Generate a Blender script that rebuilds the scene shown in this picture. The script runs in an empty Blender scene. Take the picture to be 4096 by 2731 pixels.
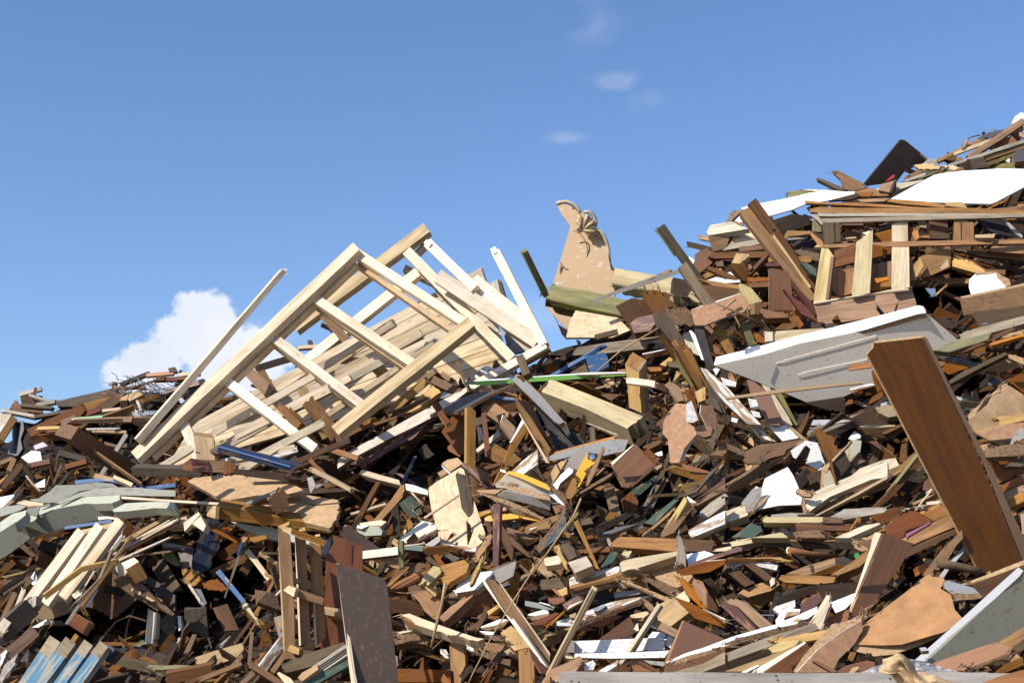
import bpy, math, random
from mathutils import Vector, Matrix, noise
SC = bpy.context.scene
COL = SC.collection
rad = math.radians
# ---------------------------------------------------------------- camera
FPX = 50 / 36 * 4096
PITCH = 10.0
CAMP = Vector((0, 0, 1.6))
cam = bpy.data.cameras.new('camera'); camo = bpy.data.objects.new('camera', cam); COL.objects.link(camo)
cam.lens = 50; cam.sensor_width = 36; cam.clip_start = 0.05; cam.clip_end = 5000
camo.location = CAMP; camo.rotation_euler = (rad(90 + PITCH), 0, 0)
SC.camera = camo
CR = Matrix.Rotation(rad(90 + PITCH), 3, 'X')
def ray(x, y):                       # direction with unit depth along the optical axis (photo pixels, 4096 wide)
    return CR @ Vector(((x - 2048) / FPX, -(y - 1365.5) / FPX, -1))
def pt(x, y, d): return CAMP + ray(x, y) * d
# ---------------------------------------------------------------- light
SUN = Vector((-0.62, -0.47, 0.66)).normalized()
sl = bpy.data.lights.new('sun', 'SUN'); sl.energy = 5.0; sl.angle = rad(0.5); sl.color = (1, 0.95, 0.87)
so = bpy.data.objects.new('sun', sl); COL.objects.link(so)
so.rotation_euler = SUN.to_track_quat('Z', 'Y').to_euler(); so.location = (-8, -6, 12)
SC.view_settings.view_transform = 'Standard'; SC.view_settings.look = 'None'
SC.view_settings.exposure = 0.2; SC.view_settings.gamma = 1
W = bpy.data.worlds.new('World'); SC.world = W; W.use_nodes = True
nt = W.node_tree; nt.nodes.clear()
def N(nt, t, **k):
    n = nt.nodes.new(t)
    for a, b in k.items(): setattr(n, a, b)
    return n
def mth(nt, op, a, b=None, c=None):
    n = N(nt, 'ShaderNodeMath', operation=op)
    for i, v in enumerate((a, b, c)):
        if v is None: continue
        if isinstance(v, (int, float)): n.inputs[i].default_value = v
        else: nt.links.new(v, n.inputs[i])
    return n.outputs[0]
def build_world():
    sky = N(nt, 'ShaderNodeTexSky', sky_type='NISHITA'); sky.sun_disc = False
    sky.sun_elevation = math.asin(SUN.z); sky.sun_rotation = math.atan2(SUN.x, SUN.y)
    sky.altitude = 0; sky.air_density = 1.0; sky.dust_density = 0.6; sky.ozone_density = 3.2
    tc = N(nt, 'ShaderNodeTexCoord')
    sep = N(nt, 'ShaderNodeSeparateXYZ'); nt.links.new(tc.outputs['Generated'], sep.inputs[0])
    X, Y, Z = sep.outputs
    az = mth(nt, 'ARCTAN2', X, Y); el = mth(nt, 'ARCSINE', Z)
    nz = N(nt, 'ShaderNodeTexNoise'); nz.inputs['Scale'].default_value = 34; nz.inputs['Detail'].default_value = 9; nz.inputs['Roughness'].default_value = 0.6
    nt.links.new(tc.outputs['Generated'], nz.inputs['Vector'])
    nv = mth(nt, 'SUBTRACT', nz.outputs[0], 0.5)
    def blob(x, y, rx, ry):
        d = ray(x, y).normalized(); a0 = math.atan2(d.x, d.y); e0 = math.asin(d.z)
        u = mth(nt, 'MULTIPLY', mth(nt, 'SUBTRACT', az, a0), FPX / rx); v = mth(nt, 'MULTIPLY', mth(nt, 'SUBTRACT', el, e0), FPX / ry)
        r2 = mth(nt, 'ADD', mth(nt, 'MULTIPLY', u, u), mth(nt, 'MULTIPLY', v, v))
        return mth(nt, 'SUBTRACT', 1.0, mth(nt, 'POWER', r2, 0.5))
    m = None
    for b in CLOUD:
        q = blob(*b); m = q if m is None else mth(nt, 'SMOOTH_MAX', m, q, 0.35)
    dens = mth(nt, 'ADD', m, mth(nt, 'MULTIPLY', nv, 1.7))
    mr = N(nt, 'ShaderNodeMapRange', interpolation_type='SMOOTHSTEP'); nt.links.new(dens, mr.inputs[0])
    mr.inputs[1].default_value = 0.0; mr.inputs[2].default_value = 0.27
    # wisps
    m2 = None
    for b in WISPS:
        q = blob(*b); m2 = q if m2 is None else mth(nt, 'MAXIMUM', m2, q)
    n2 = N(nt, 'ShaderNodeTexNoise'); n2.inputs['Scale'].default_value = 22; n2.inputs['Detail'].default_value = 6
    nt.links.new(tc.outputs['Generated'], n2.inputs['Vector'])
    d2 = mth(nt, 'MULTIPLY', mth(nt, 'POWER', mth(nt, 'MAXIMUM', mth(nt, 'ADD', m2, mth(nt, 'MULTIPLY', nv, 1.2)), 0.0), 1.6), mth(nt, 'MAXIMUM', mth(nt, 'SUBTRACT', n2.outputs[0], 0.36), 0.0))
    d2 = mth(nt, 'MINIMUM', mth(nt, 'MULTIPLY', d2, 1.5), 0.16)
    a = mth(nt, 'MAXIMUM', mr.outputs[0], d2)
    n3 = N(nt, 'ShaderNodeTexNoise'); n3.inputs['Scale'].default_value = 18; n3.inputs['Detail'].default_value = 7
    nt.links.new(tc.outputs['Generated'], n3.inputs['Vector'])
    cc = N(nt, 'ShaderNodeMix', data_type='RGBA'); nt.links.new(mth(nt, 'MULTIPLY', n3.outputs[0], 1.0), cc.inputs[0])
    cc.inputs[6].default_value = (5.2, 5.8, 6.9, 1); cc.inputs[7].default_value = (7.3, 7.5, 8.0, 1)
    tint = N(nt, 'ShaderNodeMix', data_type='RGBA', blend_type='MULTIPLY'); tint.inputs[0].default_value = 1
    nt.links.new(sky.outputs[0], tint.inputs[6]); tint.inputs[7].default_value = SKYTINT
    mx = N(nt, 'ShaderNodeMix', data_type='RGBA'); nt.links.new(a, mx.inputs[0])
    nt.links.new(tint.outputs[2], mx.inputs[6]); nt.links.new(cc.outputs[2], mx.inputs[7])
    bg = N(nt, 'ShaderNodeBackground'); bg.inputs[1].default_value = 0.115
    nt.links.new(mx.outputs[2], bg.inputs[0])
    o = N(nt, 'ShaderNodeOutputWorld'); nt.links.new(bg.outputs[0], o.inputs[0])
SKYTINT = (0.95, 1.06, 1.26, 1)
CLOUD = [(800, 1275, 120, 125), (730, 1350, 170, 120), (590, 1450, 150, 100), (860, 1400, 170, 160), (530, 1500, 110, 90), (990, 1400, 100, 100), (1000, 1480, 150, 110)]
WISPS = [(2450, 325, 150, 55), (2600, 410, 110, 70), (2330, 80, 240, 130), (2270, 550, 120, 40), (2180, 1260, 220, 110), (1060, 1330, 220, 110)]
build_world()
# ---------------------------------------------------------------- materials
MATS = {}
def newmat(k):
    m = bpy.data.materials.new(k); m.use_nodes = True; t = m.node_tree; b = t.nodes['Principled BSDF']
    return m, t, b
def objvec(t, sc):
    tc = N(t, 'ShaderNodeTexCoord'); oi = N(t, 'ShaderNodeObjectInfo')
    ml = N(t, 'ShaderNodeVectorMath', operation='MULTIPLY_ADD'); t.links.new(tc.outputs['Object'], ml.inputs[0]); ml.inputs[1].default_value = sc
    cm = N(t, 'ShaderNodeCombineXYZ')
    for i, k in enumerate((37., 91., 53.)): t.links.new(mth(t, 'MULTIPLY', oi.outputs['Random'], k), cm.inputs[i])
    t.links.new(cm.outputs[0], ml.inputs[2]); return ml.outputs[0], oi.outputs['Random']
def noi(t, v, s, d=3, r=0.5):
    n = N(t, 'ShaderNodeTexNoise'); n.inputs['Scale'].default_value = s; n.inputs['Detail'].default_value = d; n.inputs['Roughness'].default_value = r
    t.links.new(v, n.inputs['Vector']); return n.outputs[0]
def ramp(t, f, stops):
    r = N(t, 'ShaderNodeValToRGB'); t.links.new(f, r.inputs[0]); e = r.color_ramp.elements
    while len(e) < len(stops): e.new(0.5)
    for q, (p, c) in zip(e, stops): q.position = p; q.color = (c[0], c[1], c[2], 1) if not isinstance(c, (int, float)) else (c, c, c, 1)
    return r.outputs[0]
def mixc(t, f, a, b, bt='MIX'):
    m = N(t, 'ShaderNodeMix', data_type='RGBA', blend_type=bt)
    for i, v in ((0, f), (6, a), (7, b)):
        if isinstance(v, (int, float)): m.inputs[i].default_value = v
        elif isinstance(v, tuple): m.inputs[i].default_value = (v[0], v[1], v[2], 1)
        else: t.links.new(v, m.inputs[i])
    return m.outputs[2]
def bump(t, b, h, s, d=0.002):
    n = N(t, 'ShaderNodeBump'); n.inputs['Strength'].default_value = s; n.inputs['Distance'].default_value = d
    t.links.new(h, n.inputs['Height']); t.links.new(n.outputs[0], b.inputs['Normal'])
def sc3(c, k): return tuple(min(1, x * k) for x in c)
def wood(k, c, dark=0.55, light=1.15, stain=0.35, stc=(0.09, 0.06, 0.04), rough=0.75, knots=0.5):
    m, t, b = newmat(k); v, rnd = objvec(t, (2.2, 26, 26))
    g = noi(t, v, 3.2, 5, 0.62)
    col = ramp(t, g, [(0.28, sc3(c, dark)), (0.5, c), (0.72, sc3(c, light))])
    v5, _ = objvec(t, (0.9, 9, 9)); g2 = noi(t, v5, 2.4, 4, 0.55)
    col = mixc(t, 0.55, col, mixc(t, 1.0, col, ramp(t, g2, [(0.3, (0.42, 0.36, 0.3)), (0.52, (1, 1, 1)), (0.75, (1.12, 1.1, 1.05))]), 'MULTIPLY'))
    v2, _ = objvec(t, (2.5, 6, 6)); s = noi(t, v2, 2.2, 4, 0.6)
    sf = ramp(t, s, [(0.47, 0.0), (0.66, 1.0)])
    col = mixc(t, mth(t, 'MULTIPLY', sf, stain), col, stc)
    if knots:
        v3, _ = objvec(t, (5, 14, 14)); vo = N(t, 'ShaderNodeTexVoronoi'); vo.inputs['Scale'].default_value = 1.3; t.links.new(v3, vo.inputs['Vector'])
        kf = ramp(t, vo.outputs['Distance'], [(0.05, 1.0), (0.16, 0.0)])
        col = mixc(t, mth(t, 'MULTIPLY', kf, knots), col, sc3(c, 0.3))
    v4, _ = objvec(t, (60, 60, 60)); d = noi(t, v4, 2.0, 2, 0.5)
    df = ramp(t, d, [(0.66, 0.0), (0.74, 0.75)])
    col = mixc(t, mth(t, 'MULTIPLY', df, 0.55), col, (0.07, 0.04, 0.025))
    vr = mth(t, 'ADD', mth(t, 'MULTIPLY', rnd, 0.42), 0.78)
    vv = N(t, 'ShaderNodeHueSaturation'); t.links.new(col, vv.inputs['Color']); t.links.new(vr, vv.inputs['Value'])
    t.links.new(mth(t, 'ADD', mth(t, 'MULTIPLY', mth(t, 'FRACT', mth(t, 'MULTIPLY', rnd, 17.0)), 0.35), 0.82), vv.inputs['Saturation'])
    t.links.new(vv.outputs[0], b.inputs['Base Color']); b.inputs['Roughness'].default_value = rough
    b.inputs['Specular IOR Level'].default_value = 0.3
    bump(t, b, g, 0.5, 0.003); MATS[k] = m
def painted(k, c, under, wear=0.5, speck=0.6, rough=0.5, dirt=(0.1, 0.06, 0.035)):
    m, t, b = newmat(k); v, rnd = objvec(t, (4, 26, 26) if k in ('sky', 'blue', 'blued', 'whitew', 'maroon', 'dgreen') else (9, 16, 16))
    g = noi(t, v, 2.0, 6, 0.65); w = ramp(t, g, [(0.6 - 0.25 * wear, 0.0), (0.64 - 0.25 * wear, 1.0)])
    vg, _ = objvec(t, (2.2, 26, 26)); gg = noi(t, vg, 3.2, 4, 0.6)
    uc = ramp(t, gg, [(0.3, sc3(under, 0.55)), (0.7, sc3(under, 1.15))])
    v2, _ = objvec(t, (2, 3, 3)); s2 = noi(t, v2, 2.0, 3, 0.6)
    pc = mixc(t, s2, sc3(c, 0.86), sc3(c, 1.06))
    col = mixc(t, mth(t, 'MULTIPLY', w, 1.0 if wear > 0 else 0.0), pc, uc)
    v4, _ = objvec(t, (26, 60, 60)); d = noi(t, v4, 1.8, 3, 0.6); df = ramp(t, d, [(0.62, 0.0), (0.68, 1.0)])
    col = mixc(t, mth(t, 'MULTIPLY', df, speck), col, dirt)
    t.links.new(col, b.inputs['Base Color']); b.inputs['Roughness'].default_value = rough
    bump(t, b, g, 0.25, 0.002); MATS[k] = m
def grit(k, c, c2, s=90, rough=0.9, bs=1.0):
    m, t, b = newmat(k); v, rnd = objvec(t, (1, 1, 1)); g = noi(t, v, s, 4, 0.7)
    col = ramp(t, g, [(0.3, c2), (0.5, c), (0.7, sc3(c, 1.3))])
    s2 = noi(t, v, 6, 3, 0.6); col = mixc(t, mth(t, 'MULTIPLY', ramp(t, s2, [(0.4, 0.0), (0.75, 1.0)]), 0.3), col, sc3(c, 0.5))
    t.links.new(col, b.inputs['Base Color']); b.inputs['Roughness'].default_value = rough; bump(t, b, g, bs, 0.006); MATS[k] = m
def osb(k, c):
    m, t, b = newmat(k); v, rnd = objvec(t, (1, 1, 1))
    vo = N(t, 'ShaderNodeTexVoronoi'); vo.inputs['Scale'].default_value = 1
    q, _ = objvec(t, (16, 60, 40)); dn = N(t, 'ShaderNodeTexNoise'); dn.inputs['Scale'].default_value = 0.35; t.links.new(q, dn.inputs['Vector'])
    ad = N(t, 'ShaderNodeVectorMath', operation='MULTIPLY_ADD'); t.links.new(dn.outputs['Color'], ad.inputs[0]); ad.inputs[1].default_value = (6, 6, 6); t.links.new(q, ad.inputs[2])
    t.links.new(ad.outputs[0], vo.inputs['Vector'])
    sp = N(t, 'ShaderNodeSeparateColor'); t.links.new(vo.outputs['Color'], sp.inputs[0])
    col = ramp(t, sp.outputs[0], [(0.0, sc3(c, 0.68)), (0.35, c), (0.7, sc3(c, 1.1)), (1.0, sc3(c, 1.3))])
    g = noi(t, v, 25, 4, 0.6); col = mixc(t, 0.35, col, ramp(t, g, [(0.35, sc3(c, 0.5)), (0.6, sc3(c, 1.1))]))
    t.links.new(col, b.inputs['Base Color']); b.inputs['Roughness'].default_value = 0.7; bump(t, b, sp.outputs[0], 0.6, 0.002); MATS[k] = m
def plain(k, c, rough=0.5, metal=0.0, var=0.12, spec=0.5):
    m, t, b = newmat(k); v, rnd = objvec(t, (1, 1, 1)); g = noi(t, v, 14, 5, 0.6)
    col = mixc(t, g, sc3(c, 1 - var), sc3(c, 1 + var)); t.links.new(col, b.inputs['Base Color'])
    b.inputs['Roughness'].default_value = rough; b.inputs['Metallic'].default_value = metal; b.inputs['Specular IOR Level'].default_value = spec; bump(t, b, g, 0.15, 0.002); MATS[k] = m
wood('pine', (0.72, 0.585, 0.41), dark=0.8, light=1.08, stain=0.3, stc=(0.42, 0.27, 0.14), knots=0.55)
wood('pine2', (0.46, 0.30, 0.135), dark=0.72, stain=0.35, stc=(0.2, 0.12, 0.06))
wood('pale', (0.60, 0.49, 0.33), dark=0.7, stain=0.35, stc=(0.3, 0.23, 0.15))
wood('tan', (0.31, 0.165, 0.063), stain=0.4)
wood('pink', (0.32, 0.17, 0.08), stain=0.25)
wood('brown', (0.155, 0.07, 0.024), stain=0.45)
wood('rust', (0.20, 0.072, 0.02), stain=0.35)
wood('red', (0.12, 0.036, 0.026), stain=0.3, knots=0)
wood('dark', (0.048, 0.026, 0.012), stain=0.4, stc=(0.02, 0.016, 0.012))
wood('black', (0.035, 0.03, 0.03), stain=0.3, stc=(0.15, 0.13, 0.11), knots=0)
wood('grey', (0.25, 0.195, 0.125), dark=0.5, stain=0.4)
wood('greyd', (0.105, 0.074, 0.042), dark=0.5, stain=0.4)
wood('silver', (0.36, 0.315, 0.245), dark=0.45, stain=0.3)
wood('green', (0.22, 0.195, 0.085), stain=0.4, stc=(0.06, 0.1, 0.045))
wood('treat', (0.50, 0.39, 0.185), dark=0.8, stain=0.25, stc=(0.3, 0.2, 0.08))
wood('mossy', (0.18, 0.16, 0.05), stain=0.5)
wood('honey', (0.27, 0.138, 0.05), dark=0.75, stain=0.3, stc=(0.12, 0.055, 0.02), knots=0.5)
wood('pineb', (0.61, 0.475, 0.30), dark=0.72, stain=0.45, stc=(0.3, 0.2, 0.1), knots=0.6)
wood('orange', (0.36, 0.15, 0.045), dark=0.8, light=1.08, stain=0.15, knots=0.2, rough=0.45)
wood('redbrown', (0.19, 0.06, 0.018), dark=0.85, light=1.1, stain=0.15, knots=0, rough=0.4)
wood('lam', (0.16, 0.062, 0.017), dark=0.72, light=1.15, stain=0.35, stc=(0.1, 0.04, 0.015), rough=0.42, knots=0.35)
wood('veneer', (0.18, 0.072, 0.023), dark=0.85, stain=0.15, knots=0, rough=0.5)
wood('ply', (0.48, 0.31, 0.16), dark=0.85, light=1.05, stain=0.12, knots=0)
painted('chocolate', (0.066, 0.039, 0.024), (0.1, 0.06, 0.035), wear=0.1, speck=0.5, dirt=(0.22, 0.13, 0.07))
plain('cocoa', (0.18, 0.085, 0.045), 0.45, var=0.05)
painted('white', (0.74, 0.735, 0.72), (0.4, 0.27, 0.16), wear=0.0, speck=0.25)
painted('whited', (0.66, 0.645, 0.61), (0.4, 0.27, 0.16), wear=-0.1, speck=0.85)
painted('whitew', (0.62, 0.60, 0.55), (0.36, 0.22, 0.12), wear=0.45, speck=0.8)
painted('cream', (0.62, 0.57, 0.42), (0.4, 0.27, 0.16), wear=0.0, speck=0.4)
painted('blue', (0.018, 0.085, 0.22), (0.36, 0.25, 0.15), wear=0.12, speck=0.3)
painted('blued', (0.008, 0.022, 0.06), (0.1, 0.06, 0.035), wear=0.3, speck=0.3)
painted('sky', (0.035, 0.145, 0.225), (0.30, 0.26, 0.19), wear=0.45, speck=0.5)
painted('lime', (0.20, 0.48, 0.08), (0.3, 0.3, 0.2), wear=0.05, speck=0.4)
painted('yellow', (0.74, 0.38, 0.01), (0.5, 0.35, 0.2), wear=0.05, speck=0.3)
painted('maroon', (0.10, 0.03, 0.017), (0.3, 0.14, 0.08), wear=0.2, speck=0.3)
painted('dgreen', (0.04, 0.075, 0.05), (0.2, 0.14, 0.08), wear=0.2, speck=0.3)
painted('slate', (0.075, 0.072, 0.072), (0.2, 0.14, 0.08), wear=0.0, speck=0.3, rough=0.35)
painted('melgrey', (0.33, 0.33, 0.33), (0.2, 0.14, 0.08), wear=0.0, speck=0.3, rough=0.4)
painted('sheet', (0.24, 0.235, 0.18), (0.22, 0.19, 0.14), wear=0.1, speck=0.35, rough=0.6)
painted('foam', (0.42, 0.42, 0.315), (0.45, 0.42, 0.3), wear=0.2, speck=0.3, rough=0.9)
painted('mauve', (0.33, 0.29, 0.25), (0.3, 0.25, 0.2), wear=0.2, speck=0.4)
painted('peel', (0.47, 0.30, 0.145), (0.60, 0.52, 0.38), wear=0.03, speck=0.1)
grit('chip', (0.38, 0.24, 0.125), (0.17, 0.09, 0.04))
grit('chipd', (0.18, 0.105, 0.053), (0.055, 0.03, 0.017))
grit('mdf', (0.41, 0.26, 0.13), (0.33, 0.20, 0.095), 25, 0.7, 0.1)
grit('hard', (0.36, 0.175, 0.06), (0.29, 0.135, 0.042), 14, 0.6, 0.1)
grit('card', (0.37, 0.20, 0.105), (0.30, 0.155, 0.08), 40, 0.85, 0.3)
grit('soil', (0.035, 0.022, 0.014), (0.012, 0.008, 0.006), 30, 1.0, 1.5)
grit('ground', (0.30, 0.225, 0.15), (0.17, 0.12, 0.08), 8, 1.0, 1.0)
grit('edge', (0.40, 0.265, 0.13), (0.25, 0.15, 0.07), 40, 0.85, 0.6)
grit('edged', (0.2, 0.12, 0.065), (0.1, 0.055, 0.03), 40, 0.85, 0.6)
grit('gilt', (0.50, 0.37, 0.19), (0.3, 0.18, 0.07), 30, 0.5, 0.3)
grit('fluff', (0.62, 0.58, 0.54), (0.4, 0.33, 0.28), 50, 0.95, 1.0)
osb('osb', (0.62, 0.44, 0.26)); osb('osbd', (0.22, 0.12, 0.05)); osb('osbw', (0.56, 0.47, 0.37))
plain('metal', (0.55, 0.56, 0.58), 0.35, 0.9); plain('nail', (0.12, 0.1, 0.09), 0.5, 0.7); plain('wire', (0.16, 0.15, 0.14), 0.4, 0.7)
plain('blackplastic', (0.02, 0.022, 0.028), 0.28, 0.0); plain('rubber', (0.04, 0.045, 0.05), 0.5); plain('redplastic', (0.35, 0.02, 0.03), 0.35)
plain('cane', (0.36, 0.23, 0.115), 0.55, var=0.3); plain('caned', (0.2, 0.12, 0.06), 0.55, var=0.3); plain('greenstrip', (0.05, 0.25, 0.07), 0.5); plain('clothwhite', (0.62, 0.56, 0.6), 0.9); plain('pinkp', (0.62, 0.47, 0.5), 0.5)
plain('tape', (0.2, 0.2, 0.2), 0.4)
def film():
    m, t, b = newmat('film'); b.inputs['Base Color'].default_value = (0.75, 0.74, 0.74, 1); b.inputs['Roughness'].default_value = 0.22
    b.inputs['Alpha'].default_value = 0.55; b.inputs['Specular IOR Level'].default_value = 0.9
    v, _ = objvec(t, (1, 1, 1)); bump(t, b, noi(t, v, 30, 4, 0.6), 1.0, 0.01); MATS['film'] = m
film()
EDGE = {'white': 'chip', 'whited': 'chip', 'cream': 'edge', 'chocolate': 'edge', 'cocoa': 'tan', 'lam': 'edge', 'veneer': 'edge', 'melgrey': 'chip', 'slate': 'chip',
        'osb': 'osbd', 'osbw': 'chipd', 'hard': 'edge', 'mdf': 'edge', 'card': 'fluff', 'redbrown': 'edge', 'peel': 'ply', 'blue': 'blue', 'sheet': 'sheet'}
# ---------------------------------------------------------------- depth of the heap face (metres along the view axis)
GX = [-1600, 0, 1024, 2048, 3072, 4096, 5700]; GY = [200, 900, 1400, 1900, 2731, 3500]
GD = [[15, 13.5, 13, 13, 12.5, 12.0, 11], [14, 12.5, 12, 11, 9.9, 9.4, 8.6], [12.6, 11.3, 10, 9, 8.1, 7.7, 7.0], [10, 9.0, 8.2, 7.4, 6.8, 6.4, 5.8],
      [7.0, 6.4, 6.0, 5.6, 5.1, 4.8, 4.3], [5.6, 5.2, 4.9, 4.5, 4.1, 3.8, 3.4]]
def seg(a, v):
    v = min(max(v, a[0]), a[-1])
    for i in range(len(a) - 1):
        if v <= a[i + 1]: return i, (v - a[i]) / (a[i + 1] - a[i])
def surf(x, y):
    i, u = seg(GX, x); j, w = seg(GY, y)
    return (GD[j][i] * (1 - u) + GD[j][i + 1] * u) * (1 - w) + (GD[j + 1][i] * (1 - u) + GD[j + 1][i + 1] * u) * w
# ---------------------------------------------------------------- mesh builders
RNG = random.Random(7)
CATS = {}
def finish(me, name, mats, M, parent, label, cat, group, kind):
    for k in mats: me.materials.append(MATS[k])
    o = bpy.data.objects.new(name, me); COL.objects.link(o)
    if parent is not None:
        o.parent = parent; o.matrix_local = parent.matrix_world.inverted() @ M if hasattr(parent, 'matrix_world') else M
    else: o.matrix_world = M
    if parent is None:
        if kind: o['kind'] = kind
        if label: o['label'] = label
        if cat: o['category'] = cat
    elif label: o['label'] = label
    if group and parent is None: o['group'] = group
    return o
def prism_data(P, n, t, rough=0.0, step=0.12, jag=None, ax=None):
    """P: polygon in 3D lying on a plane with normal n -> local verts, faces, matrix."""
    c = sum(P, Vector()) / len(P)
    if ax is None:
        L = [(P[(i + 1) % len(P)] - P[i]) for i in range(len(P))]; ax = max(L, key=lambda e: e.length)
    ax = (ax - n * ax.dot(n)).normalized(); ay = n.cross(ax)
    M = Matrix((ax, ay, n)).transposed().to_4x4(); M.translation = c
    Q = [Vector(((p - c).dot(ax), (p - c).dot(ay))) for p in P]
    ar = abs(sum(Q[i].x * Q[(i + 1) % len(Q)].y - Q[(i + 1) % len(Q)].x * Q[i].y for i in range(len(Q)))) / 2
    wd = ar / max(1e-4, max((q - Q[0]).length for q in Q))
    rough = min(rough, wd * 0.12)
    out = []
    for i in range(len(Q)):
        a, b = Q[i], Q[(i + 1) % len(Q)]; L = (b - a).length; out.append(a.copy())
        if L < 1e-6: continue
        nr = Vector((-(b - a).y, (b - a).x)) / L
        am = rough
        st = step
        if jag and i in jag: am = min(jag[i], L * 0.12, wd * 0.14); st = max(0.008, min(0.02, L / 6))
        if am > 0:
            k = max(1, int(L / st))
            for q in range(1, k): out.append(a.lerp(b, (q + RNG.uniform(-.3, .3)) / k) + nr * RNG.uniform(-am, am))
    k = len(out)
    area = sum(out[i].x * out[(i + 1) % k].y - out[(i + 1) % k].x * out[i].y for i in range(k))
    if area < 0: out.reverse()
    V = [(p.x, p.y, 0) for p in out]
    V += [(p.x + (RNG.uniform(-am2, am2) if (am2 := (0.3 * t if (jag and rough >= 0) else 0)) else 0), p.y, -t) for p in out]
    F = [tuple(range(k)), tuple(reversed(range(k, 2 * k)))] + [(i, i + k, (i + 1) % k + k, (i + 1) % k) for i in range(k)]
    return V, F, M, k
def slab(P, n, t, mat, name, parent=None, label=None, cat=None, group=None, kind=None, rough=0.0, jag=None, ax=None, edge=None, fray=0):
    V, F, M, k = prism_data(P, n, t, rough, jag=jag, ax=ax)
    nb = len(F)
    if fray:
        xs = [p[0] for p in V]; x0, x1 = min(xs), max(xs); ln = max(x1 - x0, 1e-3)
        for q in range(fray):
            p = RNG.choice(V); sd = 1 if p[0] > (x0 + x1) / 2 else -1
            if min(p[0] - x0, x1 - p[0]) > ln * 0.2 and RNG.random() < 0.6: continue
            L = RNG.uniform(0.015, 0.06) * min(1, ln * 3); w = RNG.uniform(0.001, 0.004)
            dr = Vector((sd * RNG.uniform(0.5, 1), RNG.uniform(-.5, .5), RNG.uniform(-.45, .6))).normalized(); sv = dr.cross(Vector((0, 0, 1))).normalized() * w
            b0 = Vector(p) - dr * 0.012; b = len(V); up = Vector((0, 0, w))
            V += [tuple(b0 + sv), tuple(b0 - sv), tuple(b0 + up), tuple(b0 + dr * (L + 0.012))]
            F += [(b, b + 1, b + 3), (b + 1, b + 2, b + 3), (b + 2, b, b + 3)]
    me = bpy.data.meshes.new(name); me.from_pydata(V, [], F)
    e = edge or EDGE.get(mat)
    o = finish(me, name, [mat, e] if e else [mat], M, parent, label, cat, group, kind)
    if e:
        for p in me.polygons[2:]: p.material_index = 1
    return o
def nrm(a, b): a = rad(a); b = rad(b); return Vector((math.sin(a) * math.cos(b), -math.cos(a) * math.cos(b), math.sin(b)))
def onplane(x, y, c, n):
    r = ray(x, y); d = (c - CAMP).dot(n) / r.dot(n); return CAMP + r * d
def poly3(pts, a, b, d):
    n = nrm(a, b); cx = sum(p[0] for p in pts) / len(pts); cy = sum(p[1] for p in pts) / len(pts)
    c = pt(cx, cy, d)
    if n.dot(ray(cx, cy)) > 0: n = -n
    return [onplane(x, y, c, n) for x, y in pts], n
def barframe(A, B, r, dA, dB):
    a3, b3 = pt(*A, dA), pt(*B, dB); u = (b3 - a3).normalized(); mid = (a3 + b3) / 2; v = (CAMP - mid).normalized()
    n0 = (v - u * v.dot(u)).normalized(); p = u.cross(n0)
    if p.dot(Vector((-0.5, 0, 0.85))) < 0: p = -p
    return (n0 * math.cos(rad(r)) + p * math.sin(rad(r))).normalized(), mid, u
def strip(poly, w0, w1):
    L, R = [], []; k = len(poly)
    for i, (x, y) in enumerate(poly):
        a = poly[max(0, i - 1)]; b = poly[min(k - 1, i + 1)]; dx, dy = b[0] - a[0], b[1] - a[1]; l = math.hypot(dx, dy) or 1
        w = (w0 + (w1 - w0) * i / (k - 1)) / 2; L.append((x - dy / l * w, y + dx / l * w)); R.append((x + dy / l * w, y - dx / l * w))
    return L + R[::-1]
def tube_data(P, r0, r1, seg=7):
    V, F = [], []; k = len(P); prev = None
    for i, p in enumerate(P):
        d = (P[min(k - 1, i + 1)] - P[max(0, i - 1)]).normalized()
        s = d.cross(Vector((0.3, 0.2, 1))) if prev is None else prev - d * prev.dot(d)
        s.normalize(); prev = s; q = d.cross(s); r = r0 + (r1 - r0) * i / (k - 1)
        for j in range(seg):
            an = 2 * math.pi * j / seg; V.append(p + (s * math.cos(an) + q * math.sin(an)) * r)
    for i in range(k - 1):
        for j in range(seg): F.append((i * seg + j, i * seg + (j + 1) % seg, (i + 1) * seg + (j + 1) % seg, (i + 1) * seg + j))
    F.append(tuple(reversed(range(seg)))); F.append(tuple(range((k - 1) * seg, k * seg)))
    return V, F
def tube(P, r0, r1, mat, name, parent=None, label=None, cat=None, group=None, seg=7, smooth=True):
    c = sum(P, Vector()) / len(P); ax = (P[-1] - P[0]).normalized(); s = ax.cross(Vector((0, 1, 0.2))).normalized(); q = ax.cross(s)
    M = Matrix((ax, s, q)).transposed(); Mi = M.transposed()
    V, F = tube_data([Mi @ (p - c) for p in P], r0, r1, seg)
    me = bpy.data.meshes.new(name); me.from_pydata([tuple(v) for v in V], [], F)
    if smooth:
        for f in me.polygons:
            if len(f.vertices) == 4: f.use_smooth = True
    M4 = M.to_4x4(); M4.translation = c
    return finish(me, name, [mat], M4, parent, label, cat, group, None)
def empty(name, label, cat, loc, group=None):
    o = bpy.data.objects.new(name, None); COL.objects.link(o); o.location = loc; o['label'] = label; o['category'] = cat
    o.matrix_world = Matrix.Translation(loc); o.empty_display_size = 0.1
    if group: o['group'] = group
    return o
WOODY = {'pine', 'pine2', 'pale', 'tan', 'pink', 'brown', 'rust', 'dark', 'grey', 'greyd', 'silver', 'green', 'treat', 'mossy', 'orange', 'black', 'splint'}
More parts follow.
